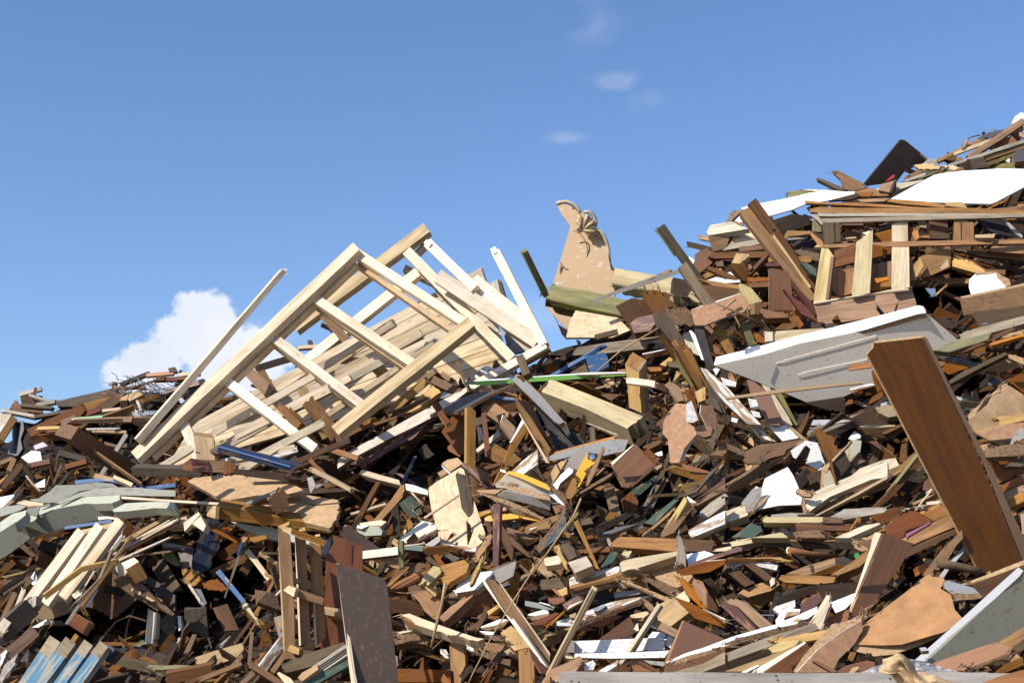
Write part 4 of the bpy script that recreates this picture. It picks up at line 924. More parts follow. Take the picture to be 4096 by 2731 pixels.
D3 = r'''
# ---- centre, around the headboard
@B4
[headboard;780,700;60;ornate carved furniture headboard standing up against the sky
468,190 500,160 600,190 680,250 720,290 700,360 740,440 860,470 940,520 990,620 1005,740 1030,860 1075,880 1040,1020 1090,1090 1000,1250 700,1330 590,1500 430,1340 355,1250 365,1190 420,1010 500,760 560,560 605,410 560,340 510,280;peel;-12,8;0;1.8;panel;;r2
T 458,172 500,155 570,150 640,180 690,225 715,290 42>38;pale;0,0;2;1;moulding
T 470,185 520,168 580,168 640,200 680,245 14;gilt;0,0;1.5;1;moulding
T 860,445 910,450 955,500 985,570 1005,660 1010,740 1020,810 1055,880 36;pale;0,0;2;1;moulding
T 855,455 900,470 935,520 14;gilt;0,0;1.5;1;moulding
T 600,450 660,455 715,490 755,550 780,620 780,700 760,780 715,850 650,872 15;gilt;0,0;0.3;1;rope_trim
T 610,875 560,850 520,815 500,785 488,795 500,850 495,885 525,915 580,905 580,880 18;gilt;0,0;0.3;1;scroll_trim
T 620,225 650,215 680,235 695,265 690,295 668,290 670,270 18>12;gilt;0,0;0.8;1;scroll
T 920,540 915,510 895,480 865,465 850,475 860,490 18>12;gilt;0,0;0.8;1;scroll
[SHELL]
]
B 125,670 370,1130 58;mossy;-10,0;66;4;batten;weathered green stick leaning against the left of the headboard
110,690 125,665 150,665 140,690;greyd;0,0;70;3;batten_tip;grey tip of the weathered green stick
440,1340 480,1430 590,1500 560,1568 520,1530;dark;0,0;56;3;board;dark board under the foot of the headboard
375,1075 400,1015 800,1080 1240,1190 1180,1260 1170,1390 420,1235 350,1165;green;-12,15;84;12;timber_beam;long green stained timber lying across the foot of the headboard
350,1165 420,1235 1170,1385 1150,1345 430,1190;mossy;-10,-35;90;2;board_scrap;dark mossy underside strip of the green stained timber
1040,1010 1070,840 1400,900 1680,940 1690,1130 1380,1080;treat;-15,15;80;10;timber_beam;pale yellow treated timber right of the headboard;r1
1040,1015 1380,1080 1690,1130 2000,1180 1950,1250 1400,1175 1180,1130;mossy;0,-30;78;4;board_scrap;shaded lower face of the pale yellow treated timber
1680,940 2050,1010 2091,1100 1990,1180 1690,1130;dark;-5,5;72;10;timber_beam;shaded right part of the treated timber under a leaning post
830,1185 850,1220 940,1165 1200,1080 1500,990 1780,885 1780,850 1500,920 1200,1030 920,1140;mauve;-10,-15;150;2;plastic_strip;thin lilac grey curved strip with screws crossing in front of the timber
1520,905 1640,855 1670,860 1600,900;tan;-20,30;84;3;offcut;small tan offcut on top of the treated timber
B 1555,400 1990,1010 80;greyd;10,0;170;6;post;tall weathered grey post leaning left against the sky;r2
B 1515,455 1700,720 20;mossy;0,0;166;4;splinter;mossy split edge along the leaning grey post
@B8
B -60,880 440,1600 110>120;grey;10,-10;162;6;post;lower part of the tall leaning post running down to the rubble;r2
@B4
660,1285 1100,1360 1230,1490 1040,1568 560,1568 600,1400;osb;-20,22;76;2;flake_board;large pale flake board panel below the headboard
640,1568 660,1290 580,1530;osbd;-30,0;66;2;board_scrap;rough left edge of the flake board panel;j
B 870,1560 1100,1500 50;greyd;25;80;2;board;weathered board top in front of the flake board
1080,1240 1250,1160 1420,1180 1440,1300 1300,1500 1250,1490;brown;5,-10;100;2;board;smooth brown board with rounded shadow below the green timber
1230,1420 1300,1360 1460,1330 1500,1400 1440,1500 1270,1520;maroon;-15,15;112;10;timber_beam;rough timber end with reddish paint below the smooth brown board;r4
1350,1095 1500,1075 1620,1100 1700,1240 1600,1260 1740,1568 1600,1568 1480,1330;brown;5,5;124;4;rotten_board;rotten brown board with frayed top standing up centre right;j:0,1,2
1590,1270 1780,1260 1950,1430 1850,1450 1680,1420;chipd;-5,5;118;2;rotten_board;crumbling brown chipboard right of the frayed board;j
1490,1320 1560,1290 1620,1320 1850,1700 1750,1730 1530,1450;greyd;0,0;140;8;post;dark grooved post stub running down right from the frayed board;j:0
@B5
C 1690,0 1760,130 1900,370 2050,620 150>130;brown;-5,0;146;6;post;long dark splintered post falling right in the centre;r3
C 1840,190 1960,360 2080,560 2200,800 60>40;orange;10,0;152;3;splinter;orange fresh split strip on the long splintered post;j
B 1980,280 2250,800 80>60;tan;10,0;156;4;splintered_board;tan split board beside the orange strip;j
1900,880 2280,170 1650,90 1600,330 1800,470;dark;0,0;60;2;board_scrap;dark board deep behind the long splintered post
# boards in the B5 area
390,470 600,330 870,170 1040,80 1350,65 1290,120 960,240 760,300 560,420 500,510;dark;-25,50;92;3;board;curved dark weathered board under the flake board panel;r3
1040,190 1190,100 1360,65 1310,130;black;-10,20;96;2;board_scrap;black end of the curved dark board
680,320 760,250 1080,200 1780,120 1800,260 1400,280 1070,320 700,345;grey;-15,5;116;8;timber_beam;long weathered timber with rotten left end in the middle;r3 j:0,7
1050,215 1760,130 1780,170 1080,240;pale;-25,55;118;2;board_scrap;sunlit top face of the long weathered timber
430,565 1060,220 1000,240 990,290 560,560;blue;-10,-20;130;3;board;blue painted board rising right in the middle;r2
420,575 1000,235 1060,220 1080,240 930,320 500,560;blue;-20,30;132;1;board;scuffed blue board top face in the middle;r3
830,360 1040,310 1080,350 1100,470 950,545 880,550;blue;-10,0;142;6;block;chunky blue painted block end in the middle;r3
640,550 830,440 870,545;greyd;-15,30;122;2;board;grey board under the blue block
B 395,490 560,560 120;rust;0;100;3;board_scrap;ragged brown board edge left of the blue board;j
T 935,550 1250,280 1690,20 16>22;cane;0,0;168;1;cane;long bamboo cane rising right across the middle
T 1390,175 1760,125 20;cane;0,0;150;1;cane;short cane lying on the long weathered timber
B 1480,330 1800,265 10;white;30;146;2;panel;white edged thin board right of the square post
1490,335 1800,280 1770,330 1520,390;brown;0,-15;142;2;board;brown underside of the thin white edged board
1540,480 1700,475 1700,520 1540,530;tan;-15,20;140;4;batten;tan batten behind the square post
1195,510 1290,500 1290,530 1200,535;tan;-10,20;138;3;batten;tan batten end left of the square post
1680,450 1790,365 1830,400 1740,470;pine2;-15,25;146;3;offcut;light offcut right of the square post
1760,410 1900,415 1940,500 1780,470;greyd;-10,20;148;4;splintered_board;grey broken batten right of the square post;j
1760,840 1880,500 1930,510 1840,800;pine2;-10,10;136;3;plank;light brown plank standing right of the square post
1560,620 1770,530 1780,550 1600,640;orange;-15,20;148;2;lath;orange lath end right of the square post
1730,680 1800,640 1900,700 1970,850 1870,880;tan;-10,10;168;4;splintered_board;tan broken plank leaning right of the notched board;j:0
[square_post;1420,600;172;square tan post standing upright with a green strip passing behind
1370,310 1530,400 1440,540 1285,440;tan;-10,60;2;2;post_top
1285,445 1440,540 1470,1000 1330,940 1310,640;pine2;-40,2;1;4;post_face
1440,540 1530,400 1555,980 1470,1000;tan;38,0;1;4;post_face
]
1295,605 1380,600 1625,635 1615,700 1300,660;pine;-20,12;186;3;deck_board;notched pale board end in front of the square post;r1
1615,640 1730,670 1770,770 1560,700 1620,700;brown;10,-5;183;3;deck_board;dark side of the notched board;r2
1560,840 1720,770 1560,890;tan;-25,40;160;2;board;tan board running right behind the square post
1550,730 1600,740 1600,760;white;-20,30;158;1;board_scrap;tiny white scrap right of the square post
[green_edged_shelf;700,580;150;long white shelf with a bright lime green edge crossing the middle
150,600 1000,550 1290,542 1295,575 600,625 180,648;lime;0,-8;0;2;edge_band
150,592 900,538 1300,535 1290,545 700,566 160,604;white;-20,60;0.5;1;top
@B1
1570,355 2020,330 2020,375 1700,400 1580,400;lime;0,-8;1;2;edge_band
1560,345 2010,315 2020,332 1570,357;white;-20,60;1.5;1;top
1440,360 1570,355 1580,395 1440,392;tape;0,-8;1;2;tape
]
@B5
330,760 430,620 480,630 1490,1040 1310,1180 850,960;treat;-15,40;150;12;timber_beam;big pale treated timber lying down right in the centre;r1
0,630 40,560 80,565 300,770 590,1100 530,1130 480,1100;slate;-15,20;196;4;board;black painted board running down right left of the big treated timber;r2
60,580 120,570 530,1020 520,1060;brown;10,10;192;3;board;brown rough edge behind the black painted board;j
180,800 440,930 520,1120 600,1250 650,1240 640,1190 700,1220 830,1340 560,1430 480,1380 330,1040;black;-10,15;176;3;board;black worn board with an oval handle cutout below the treated timber;r2
520,1130 600,1100 650,1230 620,1260;pale;-15,10;184;2;board_scrap;pale bare patch in the handle cutout
30,860 95,780 100,860 440,1420 400,1500 60,930;tan;0,10;186;5;plank;long tan upright board leaning left of the black worn board
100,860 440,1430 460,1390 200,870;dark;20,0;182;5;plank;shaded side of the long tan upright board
80,1000 420,1568 380,1568 70,1010;pine2;-20,10;192;2;lath;light lath along the tan upright board
1040,665 1110,680 1120,710 1070,715;tan;-15,20;140;2;offcut;tiny nailed offcut in the dark gap
880,1160 940,1170 940,1320 890,1330;grey;0,5;160;4;post;short grey stake in the dark gap below the treated timber
560,640 950,680 940,660 560,625;brown;0,-10;120;2;board;brown board under the green edged shelf
830,1110 1030,1190 1220,1270 1180,1240 900,1130;pale;-15,20;176;1;splinter;thin pale splinter under the treated timber;j
1120,860 1240,790 1100,780 1000,790;brown;-10,10;128;2;board;brown board in the dark gap right of centre
# hardboard torn sheet
[torn_hardboard;1880,1150;196;large torn piece of reddish fibreboard draped in the centre right
1790,980 1860,890 1990,900 1980,1100 2070,1160 2100,1240 1960,1400 1900,1568 1800,1568 1770,1300 1710,1230 1720,1100;card;-15,22;0;0.8;sheet;;r6
2070,1160 2200,1130 2280,1180 2260,1260 2180,1280 2100,1240;card;10,5;-1;0.8;sheet;;r6
2150,910 2281,920 2340,1100 2281,1260 2200,1130 2140,1000;card;20,0;-4;0.8;sheet;;r6
1640,1110 1800,990 1790,1060 1720,1130 1700,1190;rust;-5,0;-3;0.8;sheet;;r5
1860,1480 1960,1400 2100,1270 2000,1420 1930,1568;fluff;0,10;-0.5;0.6;torn_paper;;r8
1980,900 2040,860 2120,1080 2060,1110 1980,1110;fluff;0,10;0.5;0.6;torn_paper;;r8
]
1990,740 2060,700 2140,1140 2090,1100 2030,880;rust;10,5;206;4;splintered_board;rusty broken stake in front of the torn fibreboard;j:0,1
2080,760 2200,700 2200,850 2120,880;pine2;-10,20;186;5;offcut;pale broken chunk behind the torn fibreboard;r6
@B6
1550,230 1790,340 1860,560 1850,700 1720,720 1620,330;greyd;0,0;176;4;plank;dark grey plank under the hanging fibreboard
# grey laminated board with chipboard end, long osb strips
@B1
[laminated_board;1500,580;224;dark grey laminated chipboard with a broken end lying at centre
1050,740 1260,610 1530,500 1750,460 1900,440 1730,510 1480,650 1360,700 1200,700;slate;-30,52;0;2;face
1050,740 1200,710 1360,690 1360,720 1200,750 1070,765;chip;-5,-5;0.5;3;broken_end;;r6
]
1360,700 1560,620 1740,500 2020,380 2020,420 1760,520 1500,650;chipd;0,-20;223;1.5;board_scrap;long curved chipboard edge running up right;r3
@B1
0,1250 160,1140 1100,620 1470,420 1480,470 1250,650 1080,770 200,1215 0,1350;osbw;-28,50;200;2;osb_board;long whitish flake board strip rising right below the pine frame;r2
0,1355 230,1225 1110,780 1090,765 220,1200 0,1320;dark;0,-20;203;1;board_scrap;dark bottom edge of the long flake board strip
180,1280 620,1060 1030,840 870,1000 560,1160 280,1345;maroon;-25,35;196;1.2;board;dull red board with ragged right edge under the flake board strip;r3 j:2,3,4
-30,1000 160,900 700,740 1050,640 600,800 250,920 0,1060;brown;-20,0;190;2;board;long thin curved brown board above the flake board strip
B -560,980 230,1230 60;pink;10;216;3;batten;pinkish batten with an end slot lying down right below the pine frame
570,1400 660,1330 890,1020 920,1060 700,1350 640,1430;dark;0,5;190;4;branch;dark bark covered stick in the hollow below the flake board
900,1130 1000,1070 1100,1190 1000,1260;greyd;0,0;180;2;board;dark grey board corner in the hollow
250,1410 280,1360 700,1480 720,1540 400,1460;pale;-15,25;196;3;batten;pale batten sloping down right in the hollow
695,1568 830,1290 870,1210 900,1215 850,1330 740,1568;blackplastic;0,10;210;2;metal_bar;black bar with a bright metal tip standing in the hollow
835,1285 870,1205 902,1215 860,1290;metal;-20,10;212;0.5;metal_scrap;bright metal tip of the black bar
1100,850 1220,825 1210,860 1090,895;pale;-20,20;186;3;batten;pale batten end behind the brown cupboard boards
1185,930 1300,760 1440,690 1440,1180 1380,1190;veneer;-10,5;206;2;board;dark red brown board square below the laminated board
1310,880 1440,850 1440,1100;rust;10,0;204;2;board;second reddish board behind the upright jamb
1250,1110 1290,1060 1410,1200 1390,1215 1270,1150;orange;-5,10;204;1;board_scrap;small torn orange board left of the upright jamb;r4
[door_jamb;1500,950;222;upright brown wooden jamb with a grooved pale edge at centre
1480,650 1520,640 1575,700 1572,1380 1520,1400 1478,1290;tan;12,2;0;4;face
1450,665 1480,655 1480,1290 1445,1285;pine2;-50,2;0;3;grooved_edge
]
1325,810 1350,790 1700,760 1800,780 1600,860 1450,870;greyd;-15,15;206;4;board;old grey board end left behind the upright jamb
1640,570 1740,560 1960,720 1940,770 1840,730 1850,840 1640,690;tan;-20,20;202;10;timber_beam;tan square timber end right of the upright jamb
1830,740 1890,720 1950,720 1950,800 1850,850;dark;20,0;203;4;board_scrap;dark end of the tan square timber
1640,720 1690,700 1740,1130 1700,1220 1680,1180;redbrown;0,5;214;3;batten;glossy dark brown slat standing right of the jamb
1850,850 1890,740 2030,880 1990,1040;pink;5,10;212;4;plank;stained pinkish plank with a white edge at centre
1850,850 1880,735 1895,745 1870,880;white;-30,10;213;1;board_scrap;white edge of the stained pinkish plank
1980,1030 2110,780 2140,800 2000,1090 1960,1050;white;-30,20;226;2;board;white painted edge of a dark board standing at centre
1990,1050 2130,830 2170,900 1960,1260 1830,1568 1780,1540 1900,1270;tan;12,5;222;5;plank;pinkish brown plank with a groove rising right at centre
1570,1140 1840,910 1860,970 1600,1165;pine;-20,25;196;3;board;pale board rising right behind the dark slat
1700,1160 1800,1070 2100,1240 2000,1330 1760,1260;tan;-5,5;186;4;plank;shadowed tan plank right of the jamb
1580,860 1640,880 1660,1030 1620,1040;whitew;0,10;200;3;board_scrap;white painted post piece behind the dark slat
1970,700 2070,700 2000,760;maroon;0,15;196;2;board_scrap;small maroon scrap right of centre
1700,540 1740,500 2040,550 2030,580;blue;-15,40;206;2;board;blue board lying behind the black painted board
1690,555 2020,590 2040,680 1960,690 1640,600;brown;0,-10;202;3;board;brown shaded board under the blue one
1900,480 1910,470 2050,510 2040,530;tan;-10,30;212;2;batten;short tan batten with a nail above the blue board
1930,1440 2100,1270 2281,1130 2281,1300 2100,1430 2040,1440;whitew;-25,40;206;2;board;cracked white painted board at centre;r4
1190,1290 1250,1250 1370,1225 1430,1290 1280,1390;mdf;-20,30;226;3;board;square tan fibreboard piece at centre
1190,1290 1200,1320 1290,1400 1270,1410 1190,1330;white;-20,-5;227;1;board_scrap;torn pale edge of the square fibreboard piece;r5
1140,1400 1240,1340 1260,1400 1180,1450;chip;-10,20;220;3;board_scrap;crumbly tan chunk left of the square fibreboard;r6
1415,1310 1440,1280 1800,1568 1700,1568 1560,1440;maroon;-10,15;238;3;board;maroon board sloping down right onto the flake board
1520,1360 1600,1330 1640,1480 1580,1568 1500,1450;brown;0,5;232;4;board;brown board standing behind the maroon one
1600,1330 1720,1400 1740,1520 1640,1480;dark;10,0;226;4;board;dark board standing right of the maroon one
1660,1330 1880,1270 1900,1300 1700,1365;brown;-10,15;218;3;batten;brown batten running right behind the white cracked board
1740,1420 1880,1310 1890,1330 1760,1440;rust;0,10;220;2;batten;rusty batten behind the white cracked board
# ---- flake board sheet and neighbours (B2)
@B2
[flake_board;1250,550;176;large sunlit flake board panel standing tilted at centre
920,330 930,290 1010,230 1300,55 1340,80 1350,130 1390,180 1470,480 1590,830 1560,930 1480,1000 1320,985 1060,945 1000,700 960,560;osb;-24,24;0;1.8;sheet;;r2
1470,480 1600,850 1580,850 1455,500;osbd;30,0;0;1.5;edge
]
1240,150 1260,120 1385,150 1420,330 1460,640 1380,630 1310,530 1280,330;greyd;-5,14;192;3;plank;dark grey brown plank lying upright on the flake board;j:4
1040,240 1240,165 1245,215 1080,265 1045,270;brown;-10,-5;184;3;batten;short brown splinter lying flat on the flake board;j:0
865,640 1270,370 1275,385 880,655;cane;-20,20;206;1;cane;pair of thin canes crossing the left of the flake board
1500,860 1520,830 1600,870 1560,905;tan;-15,20;184;4;offcut;small brown block stuck on the flake board
1440,1130 1600,880 1650,830 1670,870 1640,960 1480,1170;tan;-15,20;196;4;splintered_board;rough splintered plank at the lower right of the flake board;r4 j
1420,210 1480,200 1490,240 1460,300 1460,380 1530,460 1500,470 1430,390;brown;0,5;206;3;chair_leg;turned brown furniture leg right of the flake board
565,910 680,820 850,680 1000,715 1020,780 840,870 750,945 620,935;cream;-25,45;184;3;panel;pale cream panel lying left of the flake board foot
745,950 840,870 1000,790 1030,820 960,850 800,930;chipd;-5,5;188;2;rotten_board;rough brown bark edge of the cream panel;r5
820,1010 1020,870 1060,860 1060,920 1010,960 920,1010;mauve;-20,35;186;3;board;pale grey panel scrap under the flake board;r4
630,800 650,785 665,790 640,850;pale;-20,20;176;4;offcut;small pale block end behind the cream panel
T 720,345 940,585 22;pale;0,0;184;1;stick;straight pale stick leaning left of the flake board
570,480 720,380 830,510 850,600 700,650;dgreen;0,5;166;6;box;dark green box corner in the hollow left of the flake board
575,490 715,380 720,400 590,530;green;-30,20;172;1;board_scrap;lit green edge of the dark green box
590,280 635,250 645,330 600,420 370,675 270,680 480,440;tan;-10,15;190;6;plank;tan squared plank leaning up right in the hollow
20,740 200,400 310,215 360,225 240,440 80,760;brown;-10,10;194;4;stick;bark covered stick leaning up right in the hollow;r4
110,130 140,85 560,210 580,270 200,180;pale;-15,30;176;3;batten;pale batten with a pointed lit end sloping down right
650,245 740,260 910,320 915,380 780,350 660,320;cream;-15,25;184;3;batten;cream painted batten right of the black bar
530,120 610,130 820,270 780,290 700,230;maroon;-10,20;180;3;board;curled maroon strip behind the black bar
940,150 970,150 975,250 945,280;brown;0,10;178;3;batten;small brown splinter stub left of the flake board;j:0
0,590 180,540 410,470 430,490 200,560 20,610;pale;-15,30;186;2;batten;thin pale batten crossing in the hollow
240,500 280,400 320,430 250,510;orange;-10,15;176;2;offcut;small orange offcut behind the bark covered stick
0,300 150,440 130,460 0,350;brown;0,5;160;3;batten;brown batten at the left of the hollow
480,560 560,480 600,860 520,900;dark;0,5;182;4;plank;dark brown plank standing in the hollow
560,520 680,640 760,740 720,760;brown;0,10;176;2;board;curved brown board in the hollow
670,670 700,660 760,740 680,800;tan;-10,10;180;3;board_scrap;tan board end in the hollow
380,830 490,600 500,620 400,840;maroon;0,5;186;2;batten;thin maroon batten in the hollow
110,710 350,670 430,690 370,740 130,740;pale;-20,30;192;4;plank;pale plank end with dark end grain left of the cream panel
75,770 90,730 340,750 380,800 370,850 180,860 100,820;foam;-15,5;190;6;rubble;broken pale slab of plaster in the hollow;r6
80,765 85,730 230,735 140,775;white;-20,50;196;1;board_scrap;white top of the broken plaster slab
485,940 520,885 575,920 560,1000;pine2;-30,15;186;5;offcut;yellowish block end left of the cream panel
45,1050 560,985 565,1080 130,1130;cream;-20,10;196;5;rail;cream rounded rail with a mitred left end
-60,730 0,730 120,840 640,1210 570,1260 500,1230 -120,860;orange;-12,10;214;3;board;orange brown varnished board sloping down right over the cream rail
570,925 620,915 630,1230 575,1245;mossy;-15,5;220;2;board;light green mossy strip standing in front of the cream rail;r2
600,1010 760,960 870,980 850,1040 650,1020;dgreen;-10,20;196;3;board;dark green painted board lying right of the mossy strip
620,970 870,940 880,950 640,985;pale;-20,40;194;2;batten;pale thin batten behind the dark green board
860,1040 900,1000 1160,985 1330,1030 1240,1060 900,1090;brown;0,-15;206;3;rotten_board;brown board with rotten fibrous top edge below the flake board;r4
1060,950 1100,950 1490,1000 1470,1050 1330,1040;whitew;-20,40;194;3;board;peeling white board at the foot of the flake board;r3
890,1110 940,1100 1060,1200 1030,1230 920,1160;greyd;0,10;206;4;plank;dark plank end below the rotten board;j:0
970,1090 1030,1080 1110,1190 1060,1215;rust;-5,15;208;3;board;red orange board end below the rotten board
1110,1090 1150,1060 1300,1120 1220,1170;greyd;-15,20;204;4;offcut;dark grey chunk below the rotten board;r4
1060,1210 1340,1140 1400,1190 1370,1290 1230,1370 1150,1430 1030,1350 1090,1290;tan;-22,40;222;3;board;brown wood slab with a rounded broken end at the lower centre;r3 j:4,5,6
815,1450 860,1340 980,1210 1060,1230 1070,1290 920,1440 900,1440 900,1380;treat;-15,25;224;3;splintered_board;frayed yellowish plank end left of the brown slab;j:0,5,6
1405,1430 1440,1310 1560,1090 1570,1110 1500,1290 1430,1430;pine2;-15,15;226;3;splintered_board;pale frayed splintered stick right of the brown slab;j
1250,1460 1350,1330 1500,1290 1665,1270 1690,1300 1600,1410 1500,1490 1250,1530;whited;-25,45;208;3;panel;white chipboard panel lying at the lower centre
@B3
1210,320 1250,390 1530,310 1530,280;white;-10,0;212;2;board_scrap;white front edge of the lying chipboard panel
1160,375 1210,345 1250,400 1170,405;chip;-10,5;213;2;board_scrap;crumbling tan corner of the white chipboard panel;r6
@B2
1630,1290 1940,1160 1955,1170 1920,1330 1760,1420;mauve;-10,5;196;2;board;grey white board with rough top edge right of the white panel
1620,1270 1650,1240 1950,1150 1950,1175 1700,1260;chipd;-10,30;198;2;rotten_board;fibrous brown top edge behind the white panel;r5
1680,480 1770,490 1745,1220 1680,1215;maroon;-15,5;222;4;batten;dark maroon painted stake standing upright at centre;r1
1640,470 1700,600 1900,900 1970,1140 1900,1150 1760,850 1660,600;brown;0,10;208;4;plank;brown plank curving down right behind the maroon stake
1850,830 2000,960 2140,1110 2100,1110 1900,960;brown;0,10;202;3;batten;brown batten parallel to the curving plank
1570,680 1640,690 1680,780 1640,840 1600,740;brown;-5,5;206;3;splintered_board;brown splinters left of the maroon stake;j
# yellow pieces
[yellow_strip;2000,180;226;yellow painted curved strip with bare wooden underside right of centre
1865,95 2000,120 2180,190 2352,270 2352,330 2180,260 2000,180 1850,130;yellow;-10,10;1;2;painted_edge
1850,130 2000,180 2200,260 2352,330 2352,390 2100,330 1720,290 1700,250;pale;-15,-15;0;2;bare_face;;r3
1820,140 1860,100 1860,140 1760,260 1780,190;pale;-30,10;1.5;2;broken_end
]
1770,80 1830,100 1830,115 1775,95;metal;-20,20;232;1;screw;shiny screw sticking out of the yellow strip
1590,640 1630,620 1900,595 2100,620 2260,680 2240,690 2000,650 1850,665 1640,690;yellow;-15,10;206;4;tube_rail;curved yellow rail behind the maroon stake
1580,650 1620,630 1630,690 1590,690;pale;-30,5;209;3;rail_tip;wooden tip of the curved yellow rail
1520,580 1680,540 1830,520 1840,560 1690,590 1520,630;orange;-15,15;202;4;rail;orange yellow wooden rail above the curved yellow rail
1520,600 1700,570 1520,640;yellow;-5,-10;204;2;board_scrap;yellow underside of the orange wooden rail
1480,330 1500,320 1800,310 1710,370 1540,350;chip;-20,40;214;2;board_scrap;frayed light chipboard corner left of the yellow strip;r6
1730,390 1820,330 2050,380 2352,440 2352,560 2050,470;mauve;-10,-20;216;2;board;curved grey white board under the yellow strip
1480,340 1760,410 2000,500 2280,650 2260,670 1950,540 1700,440;chip;-5,5;222;2;rotten_board;long frayed chipboard strip running down right under the yellow strip;r4
1820,330 1900,270 2100,320 2352,400 2352,440 2050,385;chip;-20,45;218;1;rotten_board;rough chipboard top edge below the yellow strip;r4
2100,520 2140,490 2352,580 2352,640 2180,560;dark;0,10;206;2;board;dark board end under the frayed chipboard strip
1820,720 2010,670 2000,760 1850,700;slate;-10,15;196;1;plastic_sheet;dark plastic sheet scrap under the yellow rail
2040,810 2060,790 2352,640 2352,770 2150,800 2070,840;tan;-10,0;212;4;plank;tan plank with rounded left end right of the maroon stake
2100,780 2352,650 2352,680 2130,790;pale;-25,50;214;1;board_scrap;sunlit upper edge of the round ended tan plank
# left to right at bottom centre (B3)
@B3
340,430 550,70 700,40 560,170 400,380;brown;-5,10;222;3;board;brown board slanting behind the thin splinters
235,440 460,240 700,40 690,60 480,270 260,450;tan;-20,20;236;1;splinter;bundle of thin long splinters rising right at the bottom centre
400,340 560,220 800,105 890,120 740,230 490,330;orange;-18,42;230;5;batten;orange red batten rising right at the bottom centre
405,345 490,335 700,230 890,130 880,190 640,290 420,400;rust;5,-20;231;5;batten;dark lower face of the orange red batten
690,270 760,240 830,300 930,330 880,340 690,340;brown;-15,35;226;3;board;curved weathered board top right of the orange batten;r4
620,360 930,320 920,340 850,355;tan;-5,-10;232;1;board_scrap;thin edge of the curved weathered board
850,260 880,250 1040,330 1000,400 920,330;ply;-15,5;236;6;block;square tan block at the bottom centre
980,230 1040,325 1030,330 985,250;pale;-15,20;240;1;splinter;thin white splinter in front of the tan block
710,370 840,340 900,330 1060,450 1040,640 1000,670 880,570 800,440;pink;-20,30;226;3;board;pale mottled board lying down right at the bottom centre;r4
350,520 410,400 590,440 860,560 880,620 500,580;brown;0,-15;218;6;timber_beam;rough red brown beam left of the bamboo;r4 j:0,1
250,480 300,360 390,410 360,510 300,490;whited;-15,10;212;2;board_scrap;shattered white scrap left of the red brown beam;r6
1045,640 1200,500 1450,370 1440,390 1300,520 1170,640 1100,690;orange;-20,40;226;5;board;yellow brown varnished board rising right at the bottom centre
1100,690 1180,620 1430,380 1600,330 1680,480 1640,560 1180,690;rust;5,-15;216;6;timber_beam;big red brown beam face behind the bamboo;r2
1260,460 1350,390 1360,410 1290,470;tan;-20,30;230;2;offcut;small bark scrap on the yellow brown board;r5
270,610 600,690 750,780 560,740 280,690;rust;-15,15;222;4;plank;orange brown plank behind the chocolate panel edge
585,610 700,595 860,660 1490,880 1580,890 1500,920 1000,800 640,680;pine;-22,42;236;5;plank;long pale split plank lying down right at the bottom centre;j:5
590,640 640,670 1000,800 980,820 700,760 650,720;tan;0,-20;237;3;board_scrap;tan underside of the long pale split plank
T 955,990 1000,800 1040,640 1080,480 1120,240 30>40;cane;0,0;262;1;bamboo_cane;thick bamboo cane standing at the bottom centre
T 1075,480 1110,380 1140,260 22;cane;0,0;258;1;cane;thin cane beside the thick bamboo cane
1365,780 1500,690 1600,510 1615,540 1600,640 1500,800 1420,790;brown;0,10;230;3;splintered_board;brown jagged triangular splinter at the bottom centre;r5
1540,750 1760,660 1860,665 1700,740 1540,770;white;-20,50;232;1;panel;white faced board scrap right of the triangular splinter
1540,770 1700,740 1870,680 1800,760 1600,800;chip;0,-10;231;2;board_scrap;chipboard edge under the white faced scrap;r5
1520,800 1700,810 1690,850 1600,840;white;-20,50;236;1;panel;second white scrap in front of the triangular splinter
1600,850 1700,860 1820,870 1800,920 1690,910;chipd;-10,10;235;2;rotten_board;crumbled board under the second white scrap;r6
1610,570 1740,490 1760,520 1630,620;pine2;-20,20;222;3;batten;light batten end right of the triangular splinter
1620,620 1770,630 1710,670 1620,650;rust;-10,20;220;2;board_scrap;torn reddish scrap right of the triangular splinter;r5
1770,290 2060,195 2110,380 2120,440 1860,390;rust;5,5;196;3;board;dull red brown board behind the light V shaped plank
1760,280 2060,190 2065,205 1790,300;sky;-25,50;200;2;board;pale blue painted top edge behind the light plank
1870,200 2080,130 2130,130 2000,200 1880,235;chip;-15,10;202;2;rotten_board;chipboard strip above the pale blue edge;r5
[split_plank;1950,700;250;long pale grooved plank lying down right at the bottom centre
1550,180 1600,190 2080,880 2320,1230 2240,1160 1860,650 1580,260;pine;-35,20;1;3;sunlit_face
1600,185 1700,205 2010,560 2352,1090 2352,1230 2300,1220 2060,880 1850,590;tan;10,15;0;3;grooved_face
1760,240 1770,240 2352,1060 2352,1090;pale;10,15;0.6;1;ridge
]
T 1395,1414 1430,1330 1650,900 1900,480 2200,10 14>18;cane;0,0;290;1;cane;very long thin cane rising right across the bottom centre
T 1940,540 1990,370 8;cane;0,0;286;1;twig;fine twig hanging from the long thin cane
1770,820 1890,740 2000,800 2110,960 2110,990 1935,1030 1860,950;pine2;-20,35;226;5;plank;tan plank end with two nails at the bottom centre
1935,1030 2110,985 2100,960 1940,1010;tan;5,-20;228;3;board_scrap;end grain of the nailed tan plank
1960,930 1965,930 1975,970 1970,975;nail;0,20;232;0.4;nail;bent nail in the tan plank end
2000,910 2005,910 2008,960 2003,960;nail;0,20;232;0.4;nail;second nail in the tan plank end
1810,1040 1880,1000 1950,1030 1930,1080 1880,1100;pine2;-10,10;222;5;offcut;pale block under the nailed tan plank
1170,960 1200,900 1330,930 1350,1080 1370,1430 1190,1430;tan;-15,14;236;4;plank;upright stained plank rising from the bottom edge at centre;r1
